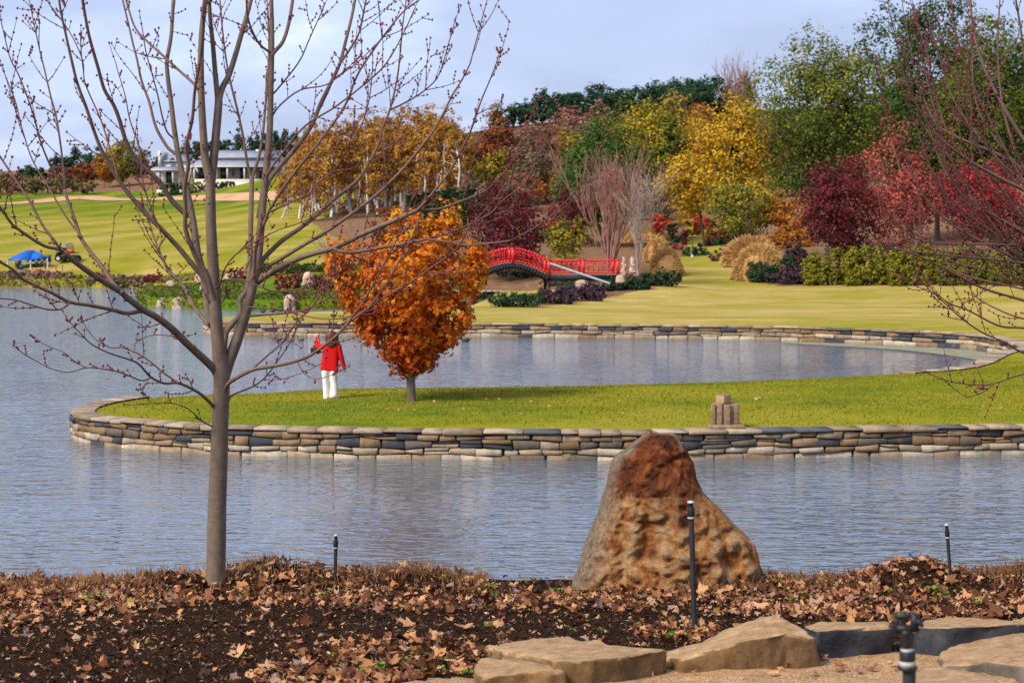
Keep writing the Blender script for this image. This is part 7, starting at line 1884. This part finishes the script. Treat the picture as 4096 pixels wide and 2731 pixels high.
# ---------------------------------------------------------------- red excavator by the clipped columns
XD = 172.0; xu = mpq(XD) / 4.704
xp = W(1600 + 750 / 4.704, 680 + 960 / 4.704, XD); xp[2] = lz(xp[0], XD)
exc = thing("mini_excavator", xp, "red mini excavator parked before the clipped dark columns", "excavator")
def EX(x): return (x - 750) * xu
def EZ(y): return (965 - y) * xu
m_exred = plain("excavator_red", (0.55, 0.012, 0.025), 0.4, 0.1)
for s_ in (-1, 1):
    mb = MB(); r = 34 * xu; c_ = [(EX(650), s_ * 0.65, r), (EX(860), s_ * 0.65, r)]
    ringp = [(math.cos(a), math.sin(a)) for a in np.linspace(-math.pi / 2, math.pi / 2, 7)]
    prof = [(EX(850) + r * x, r + r * z) for x, z in ringp] + [(EX(660) - r * x, r - r * z) for x, z in ringp]
    Vt = [(x, s_ * 0.65 - 0.17, z) for x, z in prof] + [(x, s_ * 0.65 + 0.17, z) for x, z in prof]; n_ = len(prof)
    mb.add(Vt, [(i, (i + 1) % n_, n_ + (i + 1) % n_, n_ + i) for i in range(n_)])
    for o_ in (0, n_): mb.add(np.vstack([np.array(Vt)[o_:o_ + n_], np.array(Vt)[o_:o_ + n_].mean(0)]), [(i, (i + 1) % n_, n_) for i in range(n_)])
    mb.build("track", m_black, exc)
mb = MB(); mb.box((EX(735), 0, EZ(905)), (150 * xu, 1.5, 46 * xu)); mb.build("base", m_exred, exc)
mb = MB(); mb.box((EX(740), 0, EZ(795)), (160 * xu, 1.4, 60 * xu), 0, 0.95); mb.build("body", m_exred, exc)
mb = MB(); mb.box((EX(735), 0.1, EZ(850)), (110 * xu, 1.1, 60 * xu)); mb.build("engine", m_black, exc)
mb = MB()
for x in (680, 750, 815):
    for sy in (-0.6, 0.6): mb.tube([(EX(x), sy, EZ(800)), (EX(x), sy, EZ(655))], [0.07, 0.07], 5)
mb.build("cab_frame", m_exred, exc)
mb = MB(); mb.box((EX(748), 0, EZ(655)), (160 * xu, 1.4, 0.14)); mb.build("cab_roof", m_exred, exc)
mb = MB(); mb.box((EX(715), 0, EZ(715)), (60 * xu, 1.2, 90 * xu)); mb.build("cab_glass", m_glass, exc)
mb = MB(); mb.tube([(EX(800), 0.3, EZ(790)), (EX(880), 0.5, EZ(720)), (EX(960), 0.6, EZ(760))], [0.12, 0.11, 0.09], 6); mb.build("boom", m_exred, exc)
mb = MB(); mb.tube([(EX(960), 0.6, EZ(760)), (EX(940), 0.6, EZ(880))], [0.09, 0.08], 6); mb.build("dipper", m_exred, exc)
mb = MB(); mb.box((EX(925), 0.6, EZ(905)), (45 * xu, 0.5, 45 * xu), 0, 0.7); mb.build("bucket", m_black, exc)

# ---------------------------------------------------------------- ducks
m_duck = plain("dark_feathers", (0.030, 0.028, 0.026), 0.6, 0.4)
m_duckb = plain("brown_feathers", (0.12, 0.085, 0.05), 0.7, 0.4)
m_beak = plain("beak", (0.35, 0.25, 0.08), 0.5, 0.1)
def duck(label, qx, qy, z=None, face=1, s=1.0, mat=None, walking=True, d01=(60, 110)):
    p = G(qx, qy, 0.0) if z is not None else on_land(qx, qy, *d01)
    t = thing("duck", p, label, "duck", "ducks about the pond", rz=0 if face > 0 else math.pi)
    lift = 0.16 if walking else -0.05
    bd = bmesh.new(); bmesh.ops.create_uvsphere(bd, u_segments=14, v_segments=10, radius=1.0)
    co = np.array([v.co[:] for v in bd.verts]); me = bpy.data.meshes.new("body"); bd.to_mesh(me); bd.free()
    x = co[:, 0].copy()
    co[:, 1:] *= (1 - 0.35 * np.clip(-x, 0, 1))[:, None]
    co = co * np.array((0.25, 0.13, 0.13)); co[:, 2] += 0.05 * np.clip(-x, 0, 1) + lift + 0.12
    me.vertices.foreach_set("co", (co * s).astype(np.float32).ravel()); me.update(); me.polygons.foreach_set("use_smooth", np.ones(len(me.polygons), bool))
    ob("body", me, mat or m_duck, t)
    mb = MB(); mb.tube(np.array([(0.17, 0, lift + 0.15), (0.24, 0, lift + 0.25), (0.25, 0, lift + 0.33), (0.28, 0, lift + 0.38), (0.33, 0, lift + 0.38)]) * s, np.array([0.07, 0.045, 0.045, 0.055, 0.02]) * s, 8); mb.build("head", mat or m_duck, t, True)
    mb = MB(); mb.tube(np.array([(0.32, 0, lift + 0.375), (0.39, 0, lift + 0.36)]) * s, np.array([0.02, 0.014]) * s, 6); mb.build("beak", m_beak, t, True)
    if walking:
        for sy in (-0.05, 0.05):
            mb = MB(); mb.tube(np.array([(0, sy, -0.03), (0.01, sy, lift + 0.06)]) * s, np.array([0.014, 0.014]) * s, 5); mb.build("leg", m_beak, t)
for i, (x, y, f, lab) in enumerate([(1024, 1258, 1, "dark duck on the spit, first of the row of three"), (1053, 1258, -1, "dark duck on the spit, middle of the row of three"), (1090, 1256, 1, "dark duck on the spit, last of the row of three"), (1186, 1290, -1, "dark duck walking on the spit lawn near the far wall"), (1333, 1276, 1, "dark duck on the lawn beside the orange tree"), (832, 1294, 1, "dark duck perched at the far wall's end")]):
    duck(lab, x, y, None, f, 0.62)
duck("dark duck swimming in the pond past the orange tree", 1864, 1364, 0.0, -1, 0.8, m_duck, False)
for i, (x, y, f) in enumerate([(1095, 1354, 1), (1115, 1362, -1), (1140, 1358, 1), (1162, 1364, 1), (1205, 1361, -1)]):
    duck(["brown duck swimming, first of five by the far wall", "brown duck swimming, second of five by the far wall", "brown duck swimming, third of five by the far wall", "brown duck swimming, fourth of five by the far wall", "brown duck swimming nearest the walking woman's head"][i].replace("woman", "person"), x, y, 0.0, f, 0.62, m_duckb, False)

# ---------------------------------------------------------------- the person on the lawn
def capsule(mb, p0, r0, p1, r1, sides=14, flat=1.0):
    p0 = np.asarray(p0, float); p1 = np.asarray(p1, float); d = p1 - p0; L = np.linalg.norm(d); d = d / (L + 1e-9)
    pts, rad = [], []
    for a in np.linspace(-math.pi / 2, 0, 5): pts.append(p0 + d * math.sin(a) * r0); rad.append(max(math.cos(a) * r0, 1e-4))
    for a in np.linspace(0, math.pi / 2, 5): pts.append(p1 + d * math.sin(a) * r1); rad.append(max(math.cos(a) * r1, 1e-4))
    if L < 1e-4: pts = [p0 + np.array((0, 0, math.sin(a) * r0)) for a in np.linspace(-math.pi / 2, math.pi / 2, 9)]; rad = [max(math.cos(a) * r0, 1e-4) for a in np.linspace(-math.pi / 2, math.pi / 2, 9)]
    P = np.array(pts); keep = np.concatenate([[True], np.linalg.norm(np.diff(P, axis=0), axis=1) > 1e-6]); P = P[keep]; rad = np.array(rad)[keep]
    V, F, C = tube_vf(P, rad, sides)
    if flat != 1.0:
        m_ = P.mean(0); V[:, 1] = m_[1] + (V[:, 1] - m_[1]) * flat
    mb.add(V, F); mb._cap(V, C, None)
def blob(name, mb, voxel, mat, parent, smooth_it=4, **kw):
    me = mb.mesh(name + "_raw"); o = bpy.data.objects.new(name + "_raw", me); col.objects.link(o)
    r = o.modifiers.new("r", 'REMESH'); r.mode = 'VOXEL'; r.voxel_size = voxel
    s = o.modifiers.new("s", 'SMOOTH'); s.iterations = smooth_it; s.factor = 0.5
    dg = bpy.context.evaluated_depsgraph_get(); dg.update()
    m2 = bpy.data.meshes.new_from_object(o.evaluated_get(dg)); m2.name = name
    bpy.data.objects.remove(o); bpy.data.meshes.remove(me)
    m2.polygons.foreach_set("use_smooth", np.ones(len(m2.polygons), bool))
    return ob(name, m2, mat, parent, **kw)
pg = on_land(1322, 1600, 36, 60); PD = float(pg[1]); pk = mpq(PD) / 4.357
per_ = thing("person", pg, "person seen from behind in a red jumper and white flared trousers with one hand raised", "person")
def X4(x): return (x - 590) * pk
def Z4(y): return (1392 - y) * pk
def J(x, y, d=0.0): return np.array((X4(x), -d, Z4(y)))
m_skin = plain("skin", (0.52, 0.29, 0.20), 0.5, 0.06)
m_jumper = rough_mat("red_knit", [(0.3, (0.55, 0.006, 0.008)), (0.7, (0.70, 0.012, 0.014))], 60, 0.85, 0.5, 0.004, spec=0.15)
m_trous = rough_mat("white_cloth", [(0.3, (0.68, 0.65, 0.58)), (0.7, (0.80, 0.78, 0.72))], 20, 0.85, 0.3, 0.004)
m_hair = rough_mat("brown_hair", [(0.3, (0.055, 0.018, 0.012)), (0.7, (0.15, 0.05, 0.03))], 30, 0.5, 0.7, 0.004, stretch=(1, 1, 0.08))
m_shoe = plain("brown_shoe", (0.14, 0.10, 0.075), 0.7, 0.2)
m_bag = plain("black_leather", (0.018, 0.02, 0.026), 0.4, 0.2)
# body: one continuous skin, mostly hidden by the clothes
mb = MB()
capsule(mb, J(618, 300, -0.02), 0.095, J(618, 240, -0.02), 0.10)      # head
capsule(mb, J(616, 330, -0.05), 0.062, J(616, 300, -0.075), 0.055)     # chin and jaw, facing the pond
capsule(mb, J(612, 400), 0.055, J(614, 330), 0.052)                    # neck
capsule(mb, J(600, 470), 0.085, J(590, 780), 0.08)
capsule(mb, J(585, 800), 0.085, J(580, 850), 0.085)
capsule(mb, J(530, 880), 0.06, J(525, 1130), 0.055); capsule(mb, J(525, 1130), 0.055, J(530, 1340), 0.04)
capsule(mb, J(640, 880), 0.06, J(655, 1120), 0.055); capsule(mb, J(655, 1120), 0.055, J(660, 1310, 0.06), 0.04)
capsule(mb, J(745, 440), 0.052, J(790, 630), 0.042); capsule(mb, J(790, 630), 0.042, J(832, 825, -0.03), 0.03)
capsule(mb, J(465, 440), 0.052, J(352, 450, -0.08), 0.042); capsule(mb, J(352, 450, -0.08), 0.042, J(362, 275, -0.14), 0.03)
# hanging hand
capsule(mb, J(832, 835, -0.03), 0.026, J(834, 862, -0.035), 0.028, flat=0.6)
for k, (dx, L_) in enumerate(((-14, 26), (-5, 32), (4, 30), (12, 24))): capsule(mb, J(834 + dx, 866, -0.035), 0.009, J(832 + dx * 0.8, 866 + L_, -0.05), 0.0075, 8)
capsule(mb, J(820, 842, -0.04), 0.010, J(812, 872, -0.05), 0.009, 8)
# raised hand
capsule(mb, J(364, 268, -0.14), 0.026, J(372, 246, -0.145), 0.030, flat=0.7)
for k, (dx, L_) in enumerate(((-22, 44), (-6, 16), (8, 12), (20, 8))): capsule(mb, J(372 + dx, 242, -0.145), 0.009, J(372 + dx * 1.1, 240 - L_, -0.15), 0.008, 8)
capsule(mb, J(384, 258, -0.15), 0.010, J(404, 252, -0.16), 0.009, 8)
blob("body", mb, 0.008, m_skin, per_, 2)
# face details on the far side of the head
fc = J(617, 290, -0.1)
mb = MB(); capsule(mb, fc + np.array((0, 0.012, 0.0)), 0.014, fc + np.array((0, 0.03, -0.03)), 0.016, 8); mb.build("nose", m_skin, per_, True)
m_eye = plain("eye", (0.05, 0.03, 0.02), 0.2, 0.1)
for s_ in (-1, 1):
    mb = MB(); capsule(mb, fc + np.array((s_ * 0.034, 0.0, 0.018)), 0.011, fc + np.array((s_ * 0.036, 0, 0.018)), 0.011, 8); mb.build("eye", m_eye, per_, True)
mb = MB(); capsule(mb, fc + np.array((-0.022, 0.006, -0.062)), 0.008, fc + np.array((0.022, 0.006, -0.062)), 0.008, 8); mb.build("mouth", plain("lips", (0.45, 0.12, 0.10), 0.5), per_, True)
# jumper
mb = MB()
for y_ in range(470, 836, 30):
    xl_ = np.interp(y_, [470, 835], [462, 410]); xr_ = np.interp(y_, [470, 835], [752, 738]); dr = 22 * sm(640, 835, y_) * 1.0
    capsule(mb, J(xl_ + 74, y_ - dr * 0.4), 72 * pk, J(xr_ - 74, y_ + dr), 72 * pk)
capsule(mb, J(505, 452), 0.078, J(735, 452), 0.078); capsule(mb, J(560, 410), 0.06, J(670, 410), 0.06)
capsule(mb, J(735, 445), 0.078, J(782, 630), 0.064); capsule(mb, J(782, 630), 0.064, J(826, 800, -0.03), 0.050); capsule(mb, J(826, 800, -0.03), 0.046, J(830, 826, -0.03), 0.042)
capsule(mb, J(480, 445), 0.078, J(360, 452, -0.08), 0.066); capsule(mb, J(360, 452, -0.08), 0.066, J(360, 320, -0.13), 0.052); capsule(mb, J(360, 320, -0.13), 0.05, J(364, 282, -0.14), 0.044)
capsule(mb, J(436, 838, 0.05), 0.024, J(712, 866, 0.05), 0.024); capsule(mb, J(436, 838, -0.05), 0.024, J(712, 866, -0.05), 0.024)
blob("jumper", mb, 0.012, m_jumper, per_, 3)
# trousers
mb = MB()
capsule(mb, J(500, 850), 0.095, J(650, 855), 0.10, flat=0.9)
capsule(mb, J(500, 880), 0.092, J(512, 1100), 0.078); capsule(mb, J(512, 1100), 0.078, J(527, 1340), 0.088); capsule(mb, J(500, 1350), 0.045, J(560, 1352), 0.045)
capsule(mb, J(638, 880), 0.098, J(652, 1080), 0.088); capsule(mb, J(652, 1080), 0.088, J(662, 1290, 0.05), 0.095); capsule(mb, J(625, 1325, 0.06), 0.045, J(705, 1340, 0.04), 0.048)
blob("trousers", mb, 0.012, m_trous, per_, 3)
# hair
mb = MB()
capsule(mb, J(622, 262, 0.01), 0.14, J(620, 330, 0.03), 0.135, flat=0.9); capsule(mb, J(620, 330, 0.04), 0.13, J(618, 395, 0.06), 0.12, flat=0.7)
for x0, x1, y1, r in ((560, 535, 400, 0.055), (590, 570, 430, 0.06), (625, 625, 440, 0.06), (660, 690, 425, 0.055), (680, 725, 400, 0.04)):
    capsule(mb, J(x0, 270, 0.03), 0.09, J(x1, y1, 0.06), r * 0.7)
blob("hair", mb, 0.012, m_hair, per_, 2)
# shoes
mb = MB(); capsule(mb, J(640, 1350, 0.10), 0.045, J(645, 1375, -0.02), 0.05, flat=1.1); capsule(mb, J(640, 1372, 0.03), 0.05, J(646, 1385, -0.12), 0.04); blob("shoe", mb, 0.01, m_shoe, per_, 2)
mb = MB(); capsule(mb, J(530, 1378, 0.03), 0.042, J(530, 1382, -0.16), 0.038); blob("shoe", mb, 0.01, m_shoe, per_, 2)
# handbag hanging from the raised arm
hb0 = pg + J(330, 572, -0.10)
bag = thing("handbag", hb0, "small black handbag with a white strap on the raised arm", "handbag")
mb = MB(); mb.box((0, 0, 56 * pk), (180 * pk, 0.09, 112 * pk), 0, 0.93); o_ = mb.build("body", m_bag, bag); bev(o_, 0.02, 3)
mb = MB(); mb.box((0, -0.004, 82 * pk), (184 * pk, 0.10, 50 * pk), 0, 0.96); o_ = mb.build("flap", m_bag, bag); bev(o_, 0.015, 2)
mb = MB(); mb.tube(smooth_line(np.array([(-80 * pk, 0, 105 * pk), (-60 * pk, 0, 200 * pk), (-5 * pk, -0.03, 300 * pk), (40 * pk, -0.04, 290 * pk), (72 * pk, 0, 105 * pk)]), 5), np.full(21, 0.009), 6); mb.build("strap", m_whitep, bag, True)

# ---------------------------------------------------------------- tell look-alikes apart by their order along the row
ORD = "first second third fourth fifth sixth seventh eighth ninth tenth eleventh twelfth thirteenth fourteenth fifteenth sixteenth seventeenth eighteenth nineteenth twentieth".split()
for g_, lab in (("dark pines along the distant ridge", "dark pine on the hill's skyline, %s along the line from the rusty conifer"), ("pines behind the white house", "small pine behind the white house's roof, %s counting from its parapet end"),
                ("pines on the far hill", "dark pine on the far hill beyond the orchard, %s counting towards the house"), ("orchard trees along the drive", "round olive orchard tree along the drive, %s counting towards the house"),
                ("clipped dark columns", "dark clipped hedge column by the red excavator, %s counting towards the bridge"), ("trees in the hillside wood", "indistinct tree high in the hillside wood, %s counting from the birches"),
                ("understorey trees in the hillside wood", "low tree in the hillside wood's understorey, %s counting from the birches")):
    L_ = sorted([o for o in col.objects if o.parent is None and o.get("group") == g_], key=lambda o: o.location.x / o.location.y)
    for i, o in enumerate(L_): o["label"] = lab % ORD[i]
